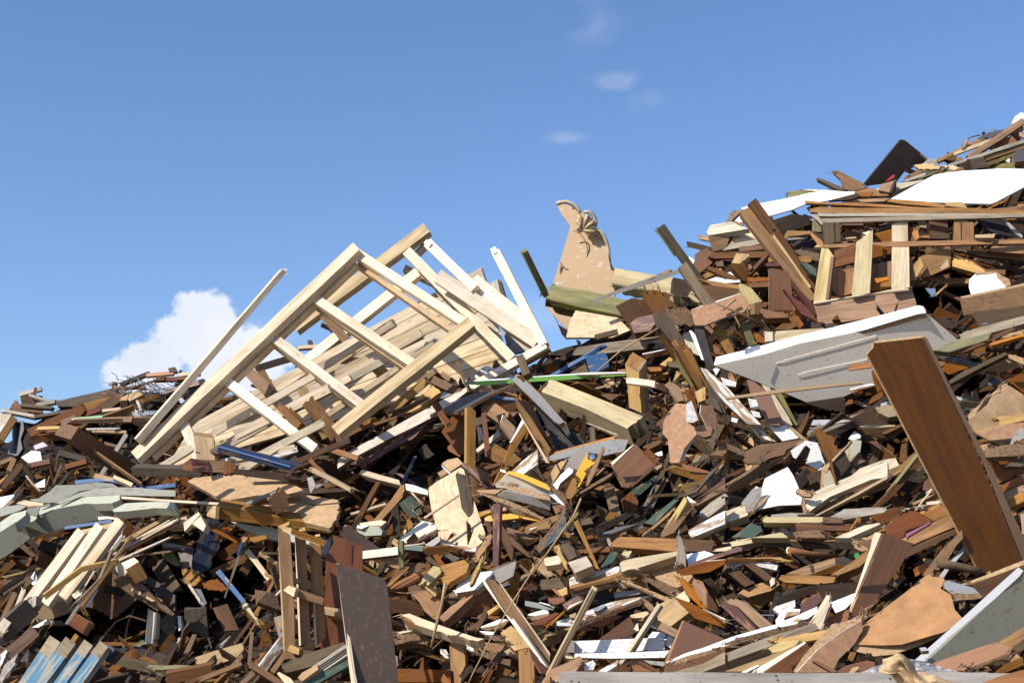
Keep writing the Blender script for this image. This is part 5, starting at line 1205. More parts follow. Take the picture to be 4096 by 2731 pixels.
1980,1030 2100,1000 2160,1060 2170,1430 1990,1430;tan;-15,14;238;4;plank;second upright stained plank rising from the bottom edge;r1
2100,990 2352,1270 2352,1290 2230,1300 2150,1150;maroon;0,5;232;3;board;dark maroon board right of the second upright plank
360,1240 540,1240 1180,1260 1190,1400 500,1400 380,1270;rust;-10,8;206;6;timber_beam;dark red brown beam along the bottom edge at centre;r1
[white_board;370,1330;226;speckled white board end with a bolt hole at the bottom edge
205,1220 240,1215 270,1260 400,1280 410,1265 540,1305 540,1430 205,1430;whited;-10,12;0;3;face;;r3
490,1325 515,1325 520,1350 500,1355;nail;-10,12;0.4;0.4;bolt_hole
250,1245 380,1260 400,1300 340,1310 280,1290;chip;-10,12;0.5;1;torn_patch;;r5
]
555,820 620,800 760,785 700,810 600,830;pale;-20,50;230;1;board_scrap;small pale scrap in the rotten pile
490,810 640,800 900,870 940,900 900,960 700,930 530,960;chipd;-10,25;216;6;rotten_board;rotten crumbling chipboard left of the long split plank;r9
575,1240 580,1060 640,950 640,970 600,1060 600,1240;tan;0,5;206;3;splintered_board;tan splintered stake in the dark lower gap;j:2
345,1060 430,1060 560,1100 560,1220 380,1230;mauve;0,0;196;3;board_scrap;grey board deep in the lower gap
370,1190 380,1080 405,1075 395,1180;white;-20,10;204;1;board_scrap;white sliver in the lower gap
700,1010 900,1040 1180,1130 1170,1180 850,1080;brown;-5,15;208;3;rotten_board;crumbly brown board across the lower gap;r5
840,1110 900,1090 945,1130 930,1170 850,1165;pink;0,5;200;4;offcut;small pinkish block with two holes in the lower gap
1060,1010 1130,1020 1170,1100 1160,1150 1060,1060;whitew;-10,20;214;1;board_scrap;shattered white scrap in the lower gap;r8
1325,940 1345,935 1455,1010 1450,1060 1330,970;white;-25,40;226;2;panel;narrow white board end with specks at the lower centre
1450,1050 1460,1000 1700,1070 1980,1200 1960,1240 1600,1120;chipd;-10,10;224;2;rotten_board;long rotten board behind the upright planks;r6
1460,930 1500,920 1820,960 1880,1000 1700,1080;tan;-10,15;212;3;rotten_board;stained tan board right of the upright plank;r3
1640,1230 1700,1180 1900,1200 1910,1260 1800,1370 1740,1370;brown;-5,10;206;2;board_scrap;round brown plywood scrap low between the uprights;r6
1070,1380 1100,1300 1190,1410 1090,1430;orange;-5,10;242;2;board_scrap;small orange pointed scrap at the bottom edge
2230,1430 2352,1330 2352,1430;pink;-15,15;236;3;block;pinkish block corner at the bottom edge
'''
# fan-shaped shell carving on the headboard
_sh = ''
_c = (735, 445)
for _i in range(9):
    _a = rad(128 - _i * 19.5); _rr = 170 if _i not in (0, 8) else 135
    _x = _c[0] + math.cos(_a) * _rr * 0.78; _y = _c[1] - math.sin(_a) * _rr
    _sh += 'T %.0f,%.0f %.0f,%.0f %.0f,%.0f 14>58;gilt;0,0;%.1f;1;shell_lobe\n' % (_c[0], _c[1], (_c[0] + _x) / 2, (_c[1] + _y) / 2 - 4, _x, _y, 2.5 + (_i % 2) * 0.9)
_sh += 'T 745,262 790,252 835,275 860,320 872,370 862,415 40;pale;0,0;0.8;1;shell_rim\nT 700,300 720,280 745,262 26;pale;0,0;2;1;shell_rim\nT 705,375 700,400 712,430 26>18;gilt;0,0;4;1;bead\nT 760,450 800,462 830,450 26>18;gilt;0,0;4;1;bead'
D3 = D3.replace('[SHELL]', _sh)
CATS.update({'green_edged_shelf': 'shelf', 'torn_hardboard': 'fibreboard sheet', 'osb_panel': 'flake board', 'osb_board': 'flake board', 'flake_board': 'flake board', 'osb_edge': 'flake board',
 'yellow_strip': 'painted strip', 'rotten_board': 'rotten board', 'square_post': 'post', 'split_plank': 'plank', 'white_board': 'board', 'door_jamb': 'door jamb', 'laminated_board': 'laminated board'})
build(D3)
D4 = r'''
# ---- right of centre, B6/B7
@B6
[orange_edged_shelf;800,180;210;white chipboard shelf with orange wood edging and rusty screws at centre right
160,215 600,90 900,10 1030,-20 1020,10 680,95 400,170 170,250;orange;-15,20;1;2;edging
170,250 400,170 680,95 1000,20 1180,30 1130,150 900,205 640,170 480,230 300,260;whited;-5,-20;0;2;underside;;r3
195,212 215,205 225,225 205,232;nail;-15,20;1.6;1;screw
415,152 432,148 440,170 425,180;nail;-15,20;1.6;1;screw
675,85 690,80 697,105 682,110;nail;-15,20;1.6;1;screw
]
540,205 640,120 830,175 820,220 720,170 560,430 370,560 230,530 350,330 480,250;mauve;-5,5;214;3;board;torn whitish board behind the yellow batten at centre right;r4
[yellow_batten;660,350;226;bright yellow painted batten with a grey end standing at centre right
710,170 820,190 800,290 740,330 600,590 460,630 560,450 620,330;yellow;-8,8;0;4;batten
718,170 825,185 800,250 712,235;slate;-8,8;0.6;0.5;end_cap
735,190 790,190 800,240 745,245;metal;-8,8;1.2;0.4;disc
]
310,550 400,430 500,340 550,370 540,400 400,520 370,590;white;-20,25;224;2;board_scrap;white painted curl left of the yellow batten;r4
230,520 350,300 480,250 300,550;pine2;-25,15;212;2;board_scrap;light torn edge of the whitish board;r5
690,550 720,430 860,150 880,100 905,120 790,420 720,540;tan;-10,5;240;3;batten;thin brown batten crossing the yellow batten;r2
C 690,400 730,360 770,340 740,420 50>30;brown;0;236;2;board_scrap;curled brown bark beside the yellow batten
T 820,430 920,330 24;cane;0,0;234;1;cane;short cane right of the yellow batten
510,710 560,660 780,520 1080,340 1080,370 900,490 720,590;chipd;-20,35;250;2;rotten_board;long ragged chipboard strip rising right at centre right;r5
530,715 720,590 900,490 1080,365 1030,430 800,560 660,670;cream;0,-25;249;2;board;cream underside of the long ragged chipboard strip
460,640 540,455 580,470 590,580 620,590 520,700 470,690;tan;-10,10;246;4;splintered_board;frayed wooden stake end at the foot of the yellow batten;j:1,2
255,540 290,530 440,640 520,790 470,780;chipd;-5,10;240;2;rotten_board;dark ragged board edge left of the frayed stake;r4
255,550 300,580 440,680 460,780 380,740 270,640;white;-25,10;238;1;panel;white board face left of the frayed stake
0,600 60,580 390,700 400,770 380,780 0,680;mauve;-10,5;230;2;board;grey white laminated board with frayed top under the yellow strip
0,590 200,620 400,700 390,720 0,610;chip;-10,45;231;2;rotten_board;frayed chipboard rim above the grey white laminated board;r4
310,780 350,765 480,770 460,800 350,875;rust;-10,10;242;3;board_scrap;small red brown board scrap at the crossing of the canes;r4
0,1030 50,990 390,870 420,900 200,1050 80,1085 0,1070;tan;-5,0;236;4;plank;brown plank with rounded left end at centre right
110,1260 360,950 440,800 470,800 450,900 370,1080 170,1310;chipd;-15,15;246;3;splintered_board;mottled splintered board rising right beside the long thin cane;r4
470,1000 600,840 610,870 480,1020;mossy;-20,20;250;1;splintered_board;yellow green splinter beside the long thin cane;j
180,1290 470,1050 460,870 475,1050 300,1180;sky;-10,10;252;1;splinter;thin pale blue splinter beside the long thin cane
550,960 600,930 850,1500 800,1490 700,1260;tan;-10,10;258;3;batten;brown batten running down right at centre right;r2
T 640,690 560,880 420,1080 80,1560 26>22;cane;0,0;266;1;cane;upper part of the long cane with a split tip
640,930 740,905 780,975 640,1000;greyd;-15,25;226;4;board_scrap;shattered grey wood in the dark hollow at centre right;r6
830,850 860,820 930,900 860,910;silver;-10,15;222;3;board_scrap;small lit grey block in the dark hollow at centre right
980,290 1200,120 1260,75 1380,190 1540,230 1500,290 1180,570 1110,560 1020,400;veneer;0,8;236;2;board;big reddish brown plywood sheet at centre right;r4
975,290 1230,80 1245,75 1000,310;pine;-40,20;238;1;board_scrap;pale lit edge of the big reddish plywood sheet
1120,590 1540,230 1570,210 1580,260 1200,580;brown;-10,15;242;3;batten;dark brown batten right of the reddish plywood sheet
1360,780 1520,470 1590,450 1640,480 1450,810;mauve;8,2;216;3;board;shaded laminated board with chipboard edge in the dark hollow
1345,770 1550,460 1600,450 1390,790;chipd;-30,15;217;2;rotten_board;chipboard edge catching light in the dark hollow;r4
1100,700 1220,600 1290,720 1280,900 1140,850;rust;0,0;206;5;board_scrap;broken red brown timber end in the dark hollow;r5
830,560 960,510 1120,640 1120,740 920,680;chipd;0,5;212;2;rotten_board;crumbling dark board below the ragged strip;r8
1220,590 1490,430 1540,430 1500,480 1260,700;dgreen;0,10;206;3;board;dark board deep behind the laminated board
1450,360 1560,290 1560,330 1480,390;pink;-20,20;226;3;offcut;pinkish batten end right of the reddish plywood
1340,170 1400,120 1500,200 1470,240 1550,300 1480,290;rust;-10,10;240;1;board_scrap;torn hanging edge of the reddish plywood;r6
1480,180 1560,150 1570,200 1520,210;whited;-20,20;228;1;board_scrap;small white scrap above the reddish plywood
1340,100 1550,20 1560,60 1400,140;brown;-15,25;222;3;board;brown rough board end above the reddish plywood;r4
820,1105 1100,1010 1290,980 1000,1090;slate;-20,35;206;2;board;dark grey board in the bottom of the hollow at centre right
1170,1130 1450,900 1700,700 1760,700 1500,960 1260,1130;dgreen;-10,15;222;2;board;long dark green board rising right at centre right;r2
1440,910 1490,850 1610,810 1500,900 1440,930;green;-20,30;226;1;splintered_board;torn green sliver on the long dark green board;j
1700,700 1960,560 2090,410 2200,320 2200,345 2100,450 1960,620;greyd;-15,15;230;2;splinter;split dark stick tip pointing up right;j:3
1310,1130 1700,800 1720,820 1360,1130;tan;-20,20;226;2;lath;thin tan lath below the long dark green board
[squared_stake;1750,900;246;stout tan squared stake with whitish sawn top leaning right
1565,1070 1820,740 1955,740 1880,840 1700,1080 1570,1135;tan;2,6;0;4;right_face
1565,1070 1820,670 1850,720 1830,760 1640,1080 1570,1130;treat;-35,15;0.6;3;left_face
1820,740 1850,665 1955,740 1880,760;whited;-20,45;1;1;sawn_top
1800,845 1835,838 1835,870 1810,878;rust;2,6;0.4;0.3;nail_hole
]
1780,700 1960,590 1970,600 1860,690;rust;-15,20;236;3;splintered_board;bark splinters behind the top of the squared stake;j
1950,740 2281,530 2281,600 1950,780;chipd;-25,30;236;2;rotten_board;long chipboard edge running up right from the squared stake;r4
1950,700 2281,540 2281,460 2100,590;brown;10,10;226;2;board;brown board behind the long chipboard edge
1860,940 2010,860 2180,740 2281,680 2281,760 2100,900 2030,940;silver;-15,25;232;5;timber_beam;white grey timber right of the squared stake;r3
1860,945 1940,880 2040,900 2020,980 1920,1020;dark;-5,0;233;4;board_scrap;dark rough end of the white grey timber;r3
1860,1080 1870,1050 2160,890 2281,830 2281,980 1900,1140;whitew;-15,15;240;6;timber_beam;timber with peeling white paint below the white grey timber;r4
1760,1060 1830,1300 1840,1490 1800,1430 1720,1480 1740,1200;silver;-5,5;262;3;splintered_board;split grey stick hanging over the flat pink plank;j:0
990,1200 1050,1140 1090,1130 1740,1150 1750,1300 1500,1280 1000,1240;pink;-15,18;252;7;timber_beam;flat pinkish plank with a screw lying at centre right;r2 j:0,1,6
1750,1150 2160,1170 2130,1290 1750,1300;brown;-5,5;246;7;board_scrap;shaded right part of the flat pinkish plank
1240,1180 1260,1178 1265,1200 1248,1205;nail;-15,18;253;0.4;screw;rusty screw in the flat pinkish plank
1080,1430 1120,1400 1250,1370 1760,1290 1740,1340 1300,1480 1100,1530;pale;-20,22;248;8;timber_beam;stained timber with white paint smears and frayed left end;r3 j:0,5
1840,1330 2050,1290 2160,1330 1860,1440;white;-25,50;248;3;board;white painted board top right of the hanging split stick
1860,1440 2160,1330 2281,1300 2281,1340 1900,1470 1860,1470;maroon;-10,20;252;4;batten;maroon painted batten below the white board top
1730,1510 2070,1410 2281,1390 2281,1440 2100,1530 1800,1568;rust;-5,5;250;2;board;curved red brown board below the maroon batten
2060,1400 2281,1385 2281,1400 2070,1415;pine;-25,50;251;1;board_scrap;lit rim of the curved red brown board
930,1150 960,1140 990,1200 980,1250 950,1220;silver;-10,10;236;3;board_scrap;small grey block left of the flat pinkish plank
600,1280 950,1230 970,1300 640,1320;rust;-10,15;226;3;board;red brown board behind the split grey offcut
380,1220 500,1200 560,1260 590,1350 500,1400 420,1290;greyd;-15,15;244;7;offcut;rough grey block with splinters at the lower centre right;r4
330,1250 390,1215 410,1300 470,1400 480,1510 420,1420;pine2;-20,15;252;2;splintered_board;frayed pale fibres standing by the rough grey block;j
490,1420 700,1350 770,1460 570,1540;pale;-15,25;246;8;offcut;pale grey sawn block at the lower centre right
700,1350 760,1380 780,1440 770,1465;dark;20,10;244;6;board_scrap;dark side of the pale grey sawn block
215,1380 390,1335 420,1370 400,1440 240,1460;pale;-20,25;246;5;offcut;pale block with a knot left of the rough grey block
430,1090 460,1060 560,1110 640,1200 600,1210 480,1130;tan;-10,15;238;4;splintered_board;splintered tan stub beside the running batten;j:0,5
700,1120 770,1105 790,1140 710,1160;rust;-10,15;232;3;offcut;small red brown scrap in the dark gap at centre right;r4
980,1300 1090,1280 1000,1420 830,1500 900,1420;dgreen;-5,10;238;3;board;green black board between the timbers at centre right
1100,1330 1130,1290 1220,1290 1180,1360;treat;-15,20;244;4;offcut;yellowish block end under the flat pinkish plank
@B7
180,350 400,315 480,440 200,465;greyd;-15,22;256;7;timber_beam;blackened grey timber end at the lower centre right;r3 j:0,3
410,310 500,305 515,420 480,430;dark;0,10;254;6;board_scrap;shaded part of the blackened timber end
515,340 560,310 780,250 1100,185 1130,230 1000,340 740,390 530,450;whitew;-22,32;258;7;timber_beam;white painted timber lying at the lower centre right;r3
530,450 740,395 980,340 1140,280 1420,230 1400,290 1140,340 800,420 600,470;tan;-5,-20;259;4;board_scrap;bare lower face of the white painted timber;r3
310,450 400,460 440,520 400,540;orange;-10,10;248;2;board_scrap;small orange splintered scrap;j
380,470 490,430 500,510 430,540;pine2;-15,20;250;3;board_scrap;torn pale wood chunk under the blackened timber;r8
100,80 230,100 240,180 350,290 260,320 140,230;chip;-20,25;246;3;rotten_board;crumbled light chipboard heap beside the long cane;r12
220,95 400,55 430,130 240,180;pale;-20,25;252;4;offcut;chipped block above the crumbled chipboard
330,200 440,130 470,190 420,300;tan;5,5;250;4;offcut;tan block face below the rough grey block
[square_stick;540,950;300;greenish tan grooved batten leaning right over the lower rubble
S 270,1480 820,430 70>66;treat;-12,12;0;2.5;stick
S 262,1478 790,450 12;caned;-12,12;0.5;0.4;groove
S 290,1480 815,470 8;caned;-12,12;0.5;0.4;groove
]
0,590 220,630 350,660 330,700 200,690 0,650;dgreen;-20,20;250;4;batten;mossy dark batten end at the lower centre
170,605 300,640 290,650 160,615;whited;-25,45;253;0.4;board_scrap;white checked chips on the mossy batten;r6
270,560 460,545 470,600 350,640 280,610;redbrown;-10,10;250;4;offcut;glossy red brown block with a knob hole;r3
440,640 460,620 620,530 690,590 560,650 480,700;maroon;-15,12;256;6;offcut;dark maroon moulded block at the lower centre
490,700 680,590 640,600 520,650;pale;-20,35;257;1;board_scrap;lit edge of the dark maroon moulded block
80,840 360,730 400,740 230,870 90,880;redbrown;-5,10;252;3;batten;glossy red brown batten at the lower centre
250,880 470,700 470,720 330,860 250,920;orange;0,5;254;2;batten;shaded orange batten beside the glossy red brown batten
30,760 50,745 220,695 270,710 280,740 120,770;white;-25,50;256;2;panel;white topped chipboard chunk at the lower centre
60,800 110,770 280,740 290,760 200,800 80,825;chip;-5,0;255;3;board_scrap;crumbly edge of the white topped chunk;r6
370,840 520,790 650,760 700,720 1000,610 1250,560 1480,530 1370,570 900,740 640,850;whitew;-22,45;250;3;panel;long broken white panel lying across the lower right centre;r4
370,840 540,855 560,890 375,885;whited;-10,5;251;2;board_scrap;white tiled front edge of the long broken panel
640,860 900,750 1370,570 1370,610 1000,730 720,830;chipd;-5,-5;251;2;rotten_board;rotten brown edge under the long broken panel;r5
800,690 940,640 960,650 870,710 810,715;sky;-25,40;256;2;board_scrap;small blue grey chip on the long broken panel
520,760 600,730 590,790 530,790;chip;-20,30;256;2;board_scrap;rotten tuft on the long broken panel;r9
1040,490 1390,460 1400,500 1050,560;mauve;-15,20;236;3;board;grey batten behind the long broken panel
860,420 920,390 1040,540 1020,620 900,640 690,640 700,540;black;0,10;232;4;board_scrap;black sack like scrap in the shadow behind the canes;r8
730,890 1000,760 1150,770 900,900;rust;-5,5;236;5;board;red brown board end in the dark gap
860,1050 1240,770 1290,960 1160,1060;veneer;0,5;234;6;board;dark red brown block in the dark gap
1240,760 1420,715 1460,740 1400,790 1240,795;pine2;-20,30;244;4;offcut;light block in the dark gap above the white beam
1370,570 1400,565 1500,640 1520,680 1480,720 1380,620;tan;-10,15;250;5;offcut;tan block end with a bite right of the broken panel;j:0
1120,360 1180,350 1420,450 1690,560 1740,600 1700,620 1450,510;chip;-20,25;258;2;rotten_board;tan frayed board running down right;r4 j:0
1220,400 1450,490 1690,560 1680,620 1500,540;tan;5,-10;256;2;board;smooth brown face under the frayed board
1400,340 1450,320 1620,390 1800,500 1750,560 1580,460;chipd;-10,10;256;2;rotten_board;dark frayed board parallel to the tan frayed one;r6
1240,350 1400,300 1430,440 1320,450;tan;-5,5;246;3;board_scrap;tan triangular board behind the frayed boards
1450,240 1500,210 1760,200 1960,280 1970,310 1940,360 1790,440 1720,420 1560,340;chip;-28,48;262;3;rotten_board;big crumbly light chipboard chunk at the right centre;r8
1810,320 1860,340 1960,400 2110,620 2120,690 2060,660 1890,500;orange;-5,10;264;2;splintered_board;orange brown splintered board standing right of the chunk;j:0
1960,390 1990,340 2090,370 2150,500 2150,700 2090,620;pink;-10,8;266;3;splintered_board;pinkish splintered board beside the orange brown one;j:0,1
2150,500 2200,560 2270,680 2260,730 2160,690;brown;5,8;264;3;board;smooth brown plank foot beside the pinkish board
1550,640 1770,550 1900,640 1940,720 1720,890 1560,850;pine2;-20,30;258;5;board;tan flat block with three prong shadow at the right centre;r2
1760,550 1880,470 1940,590 1930,610;pine;-22,25;256;5;offcut;pale block top behind the tan flat block
1765,550 2100,680 2352,830 2352,910 2000,800 1800,600;rust;-5,10;270;2;board;long reddish plywood with a lit rim running down right;r3
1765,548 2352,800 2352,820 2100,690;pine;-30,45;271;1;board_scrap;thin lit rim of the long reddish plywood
1910,640 1960,620 1970,628 1915,650;white;-20,40;272;0.5;board_scrap;tiny white sliver on the reddish plywood
[fallen_stile;1350,1000;282;long wooden bar with a short crosspiece leaning right in front of the white beam
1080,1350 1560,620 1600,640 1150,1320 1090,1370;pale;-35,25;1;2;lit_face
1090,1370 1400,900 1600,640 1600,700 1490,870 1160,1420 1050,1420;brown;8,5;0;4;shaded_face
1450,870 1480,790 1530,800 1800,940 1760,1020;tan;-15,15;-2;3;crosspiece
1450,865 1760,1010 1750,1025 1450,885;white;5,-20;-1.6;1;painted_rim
]
[white_beam;1000,1120;266;white painted square beam with a hook lying at the bottom right of centre
580,1065 1440,1030 1440,1170 1200,1200 580,1200;whited;-20,12;0;8;front
1500,955 1660,970 1640,1040 1440,1030;white;-20,30;-1;4;back_block
1440,1030 1520,1025 1640,1050 1640,1165 1440,1180;whited;-15,10;1.5;5;hook_block
1570,1040 1580,1030 1665,1045 1660,1052 1580,1046;metal;-15,20;3;0.5;hook
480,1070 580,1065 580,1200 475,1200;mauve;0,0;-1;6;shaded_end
]
1640,1080 1680,1000 1750,1010 1710,1145 1640,1110;whited;-15,20;262;3;board_scrap;white broken block right of the hook
[white_rail;1100,1230;270;thinner white painted rail lying just under the white square beam
570,1212 1200,1200 1620,1180 1700,1175 1640,1260 1000,1270 580,1260;whited;-20,12;0;4;rail
]
1180,1000 1200,995 1270,1010 1250,1040 1180,1040;chip;-15,20;262;4;offcut;small crumbly block on top of the white square beam;r4
450,1230 560,1250 570,1275 490,1270;treat;-15,20;276;1;splinter;yellow splinter at the foot of the grooved batten
180,1568 300,1400 650,1250 690,1310 560,1460 330,1568;pink;-18,30;272;8;timber_beam;pinkish squared timber end at the bottom edge right of centre;r1
650,1245 690,1300 600,1400 520,1440;tan;25,5;271;6;board_scrap;end grain of the pinkish squared timber
680,1340 800,1290 830,1330 800,1400 700,1410;film;-15,20;270;1;plastic_film;scrap of clear crumpled film at the bottom;r10
860,1420 960,1360 1100,1290 1080,1350 960,1425;whitew;-20,40;272;2;board_scrap;peeling white strip at the foot of the leaning bar
1250,1350 1330,1340 1540,1425 1280,1425;rust;-10,25;270;4;board_scrap;rough reddish chunk at the bottom edge;r4
1340,1310 1360,1305 1450,1340 1600,1430 1500,1420 1350,1330;brown;-5,5;272;1;board_scrap;curved brown bark at the bottom edge
1390,1290 1640,1310 1640,1360 1480,1340;mauve;-10,10;268;3;board;pale lilac batten under the white rail
[cocoa_panel;1950,1150;276;smooth cocoa brown panel with a beaded left edge at the lower right
1860,840 1880,835 2330,1030 2352,1080 2352,1260 2200,1350 1960,1430 1640,1430 1700,1260;cocoa;5,12;0;2;face
S 1610,1420 1860,830 26;tan;-40,5;1;2;beaded_edge
]
1650,1320 1880,1210 2352,1065 2352,1130 1880,1250 1670,1340;white;-30,52;290;1;board;long white board running up right at the lower right
1640,1345 1880,1255 2352,1130 2352,1160 1900,1300 1660,1375;chip;-5,-5;289;2.5;rotten_board;rough chipboard edge of the long white board;r4
1740,1430 2100,1330 2352,1190 2352,1330 2060,1440;grey;-25,40;284;4;plank;weathered pale grey plank at the lower right edge of the foreground beam
# ---- C7 region
@C7
450,45 560,20 860,-30 1000,-20 950,10 800,40 480,95;treat;-20,28;262;4;plank;yellowish plank end at the right centre
800,50 880,10 1440,30 1840,0 1840,30 1420,40 850,45;tan;-20,35;256;3;plank;tan top face of the long dark plank at right;r2
795,65 860,30 1420,45 1830,55 1790,125 1100,105 850,100;dark;-5,0;258;5;plank;long dark plank at the right centre
[turned_rail;1300,160;264;round wooden rail with pale sawn end lying at the right
T 1100,135 1350,180 1600,195 72>50;orange;0,10;0;1;rod
1062,130 1080,98 1105,98 1115,135 1100,168 1072,165;pine;-40,10;2;0.5;sawn_end
]
810,80 870,105 1000,120 1230,300 1150,330 900,200;brown;0,8;246;4;batten;brown batten behind the round rail
1130,170 1230,200 1370,290 1300,300;dark;0,8;248;4;batten;dark batten under the round rail
[raised_beam;1500,320;270;old notched timber rising right with a dark broken end at right
1060,390 1260,310 1590,215 1600,290 1340,390 1270,400;tan;-25,35;0;5;top_face;;r3
1590,215 1690,200 1800,260 1760,300 1600,290;dark;-10,25;0;5;broken_end;;r4
1340,390 1600,295 1760,300 1640,370 1400,410;brown;-5,-15;0.5;4;lower_face
1315,300 1350,290 1365,360 1335,370;dark;-25,35;0.6;0.3;strap
]
980,440 1010,400 1300,400 1600,420 1580,480 1400,500 1050,480;tan;-15,10;276;4;plank;weathered grey tan plank below the old notched timber;r3
500,640 600,560 880,450 950,430 1000,500 900,570 620,650;tan;-22,30;270;6;timber_beam;brown timber rising right to a torn pale end;r3
885,470 910,430 940,430 945,490 900,530;pine;-20,20;276;3;board_scrap;torn pale end of the brown rising timber;r4
340,650 500,590 560,640 520,680 350,680;dark;-10,15;262;5;timber_beam;shaded left part of the brown rising timber
T 985,370 960,440 955,500 950,560 965,640 985,670 12;blackplastic;0,0;284;1;cable;black cable looped round the torn timber end
T 960,450 1000,500 1040,580 8;blackplastic;0,0;282;1;wire;thin black wire beside the cable
980,640 1000,610 1230,500 1310,500 1200,570 1010,640 1000,735;black;-15,20;278;3;metal_strip;black perforated metal strip in the dark gap at right
1000,640 1210,560 1400,510 1400,570 1200,660 990,740;dark;0,-5;276;3;board;dark board under the black perforated strip
620,290 720,270 940,440 850,470;brown;0,5;250;6;timber_beam;brown square timber receding down right in the hollow
440,380 560,350 720,490 620,530;brown;5,5;246;6;timber_beam;second brown timber receding in the hollow
375,370 430,325 560,345 520,370 390,395;greyd;-15,25;250;5;offcut;grey timber end above the second receding timber
160,460 250,440 420,560 370,620;dark;5,5;244;5;timber_beam;dark timber end deep in the hollow at right centre
420,290 620,255 800,245 980,290 960,350 820,320 640,280 480,320;fluff;-15,25;256;1;insulation;white fluffy residue clinging under the red brown board;r14
0,330 200,250 900,210 1110,265 900,260 560,260 200,330 0,385;rust;-5,-15;262;2;board;long red brown board with a thin rim at right centre;r2
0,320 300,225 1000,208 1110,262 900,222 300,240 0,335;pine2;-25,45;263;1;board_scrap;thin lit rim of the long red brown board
15,180 190,135 290,180 100,250 15,280;white;-25,48;264;3;board;bright white board patch at the right centre
20,280 540,95 590,100 590,140 180,250 30,310;maroon;-15,15;270;4;batten;maroon painted rail crossing the bright white patch
470,90 480,140 170,150 60,180 30,165;pale;-20,30;258;3;board;pale painted board behind the bright white patch
350,720 370,680 520,730 760,1000 690,1025 500,870;maroon;-10,10;274;4;plank;dark maroon plank lying down right in the lower right;j:0,1
370,690 520,655 640,700 920,940 880,980 800,990 540,740;tan;-10,20;270;6;timber_beam;brown squared timber lying down right beside the maroon plank;j:0
580,660 640,680 860,890 800,860;dark;5,5;264;5;timber_beam;dark timber behind the brown squared one
800,825 930,830 935,840 800,835;metal;0,20;262;1;metal_bar;thin bright metal edge in the dark gap
895,690 960,710 985,730 920,760;mauve;0,10;262;2;cloth;pinkish cloth scrap in the dark gap
920,770 950,740 1160,670 1165,740 980,870 960,910 1000,830;fluff;-15,30;268;2;cloth;pale crumpled fabric in the dark gap at lower right;r12
950,890 1000,810 1100,760 1220,770 1200,830 1050,890 955,930;white;-25,45;272;2;foam_scrap;white fluffy board scrap at the lower right;r8
1040,870 1070,800 1200,790 1210,820 1080,850;chip;-20,35;275;1;board_scrap;brown fibre patch on the white scrap;r8
1165,680 1220,670 1220,770 1165,740;blackplastic;0,0;270;1;board_scrap;black plastic scrap beside the pale fabric
1220,720 1300,650 1420,585 1460,670 1380,740 1230,815;maroon;-12,12;276;2;board;dark plum laminate fragment at the lower right;r4 j:1
1230,690 1290,650 1310,690 1240,720;chip;-15,20;279;1;board_scrap;torn fibres on the plum laminate fragment;r10
1400,510 1850,475 1870,560 1640,650 1540,690 1460,660;dark;-5,5;266;2;board;dark plum board behind the veneered door
1540,700 1830,585 1830,640 1700,770 1600,810;whited;-25,35;276;2;panel;speckled white board behind the veneered door
880,975 960,930 1220,820 1400,740 1400,800 1300,870 1000,950;whited;-28,45;282;2;panel;speckled white painted plank lying at the lower right;r3
1000,620 1020,625 1010,700 995,700;brown;0,5;277;2;lath;brown lath under the perforated strip
1310,930 1500,620 1550,630 1520,760 1440,990 1350,1000;pale;-22,15;292;3;splintered_board;pale splintered stake pointing up right at the lower right;j:1,2
1120,920 1190,865 1210,880 1200,900 1140,930;pine2;-20,25;288;2;offcut;tan small offcut beside the pale splintered stake
1460,900 1530,850 1750,770 1740,830 1720,900 1460,985;rust;-20,25;280;3;board;orange brown stained board behind the splintered stake
[veneered_door;1850,500;306;wood veneered board standing edge on with a thin lit pale edge at right
1705,900 1990,200 2090,-50 2024,-60 2000,-20 1970,120;pine;-60,5;0;1;lit_edge
1730,890 2000,240 2080,-60 2440,60 2300,300 2060,640 1890,880 1850,900;veneer;14,6;-1;2;face
]
1990,240 2015,262 2005,320 1995,290;metal;-20,10;309;0.3;tape_scrap;torn metal tape on the veneered board edge
0,1250 500,1060 1000,920 1220,905 1200,920 1000,970 560,1090 0,1290;white;-30,52;296;1;board;long white laminated edge rising right at the lower right
0,1290 560,1090 1000,970 1240,920 1240,950 1120,1010 600,1130 0,1330;chipd;-5,-5;295;2.5;rotten_board;rotten chipboard edge below the long white laminated edge;r6
0,1450 300,1290 840,1080 1380,915 1420,985 1050,1110 560,1290 100,1450;grey;-25,38;298;5;plank;weathered grey plank with a sawn notch at the lower right
400,1440 860,1280 1150,1160 1200,1130 1000,1330 700,1440;pine2;-15,5;300;4;plank;tan lower face of the weathered grey plank;r3
860,1100 1400,1010 1530,985 1500,1080 1250,1120 1050,1150;pine2;-18,15;306;3;splintered_board;bright splintered plank end on the weathered grey plank;j:0,5
870,1190 1010,1120 1200,1100 1180,1180 920,1240;treat;-15,10;304;2;splintered_board;yellow fibrous splinters at the lower right;r9
580,1450 750,1370 780,1375 640,1450;white;-25,45;306;1;board_scrap;white sliver at the bottom edge right
680,1450 760,1400 1260,1120 1280,1130 1200,1190 840,1450;pine;-25,30;312;3;plank;pale lit edge of a brown plank at the bottom right
840,1450 1200,1190 1290,1130 1330,1200 1180,1360 1100,1450;rust;8,2;311;3;plank;brown face of the plank at the bottom right
1140,1440 1260,1260 1560,930 1650,920 1850,850 1890,840 1870,900 1600,1050 1400,1200 1180,1450;chip;-25,25;326;3;rotten_board;thick torn chipboard edge rising right at the bottom right;r7
1180,1450 1400,1210 1640,1030 1880,890 1890,1000 1760,1190 1640,1300 1560,1450;card;8,6;324;1;board;smooth tan brown board face right of the torn edge;r3
1540,960 1600,910 1670,940 1640,980 1560,1000;green;-15,25;330;3;offcut;grey green block on top of the torn edge
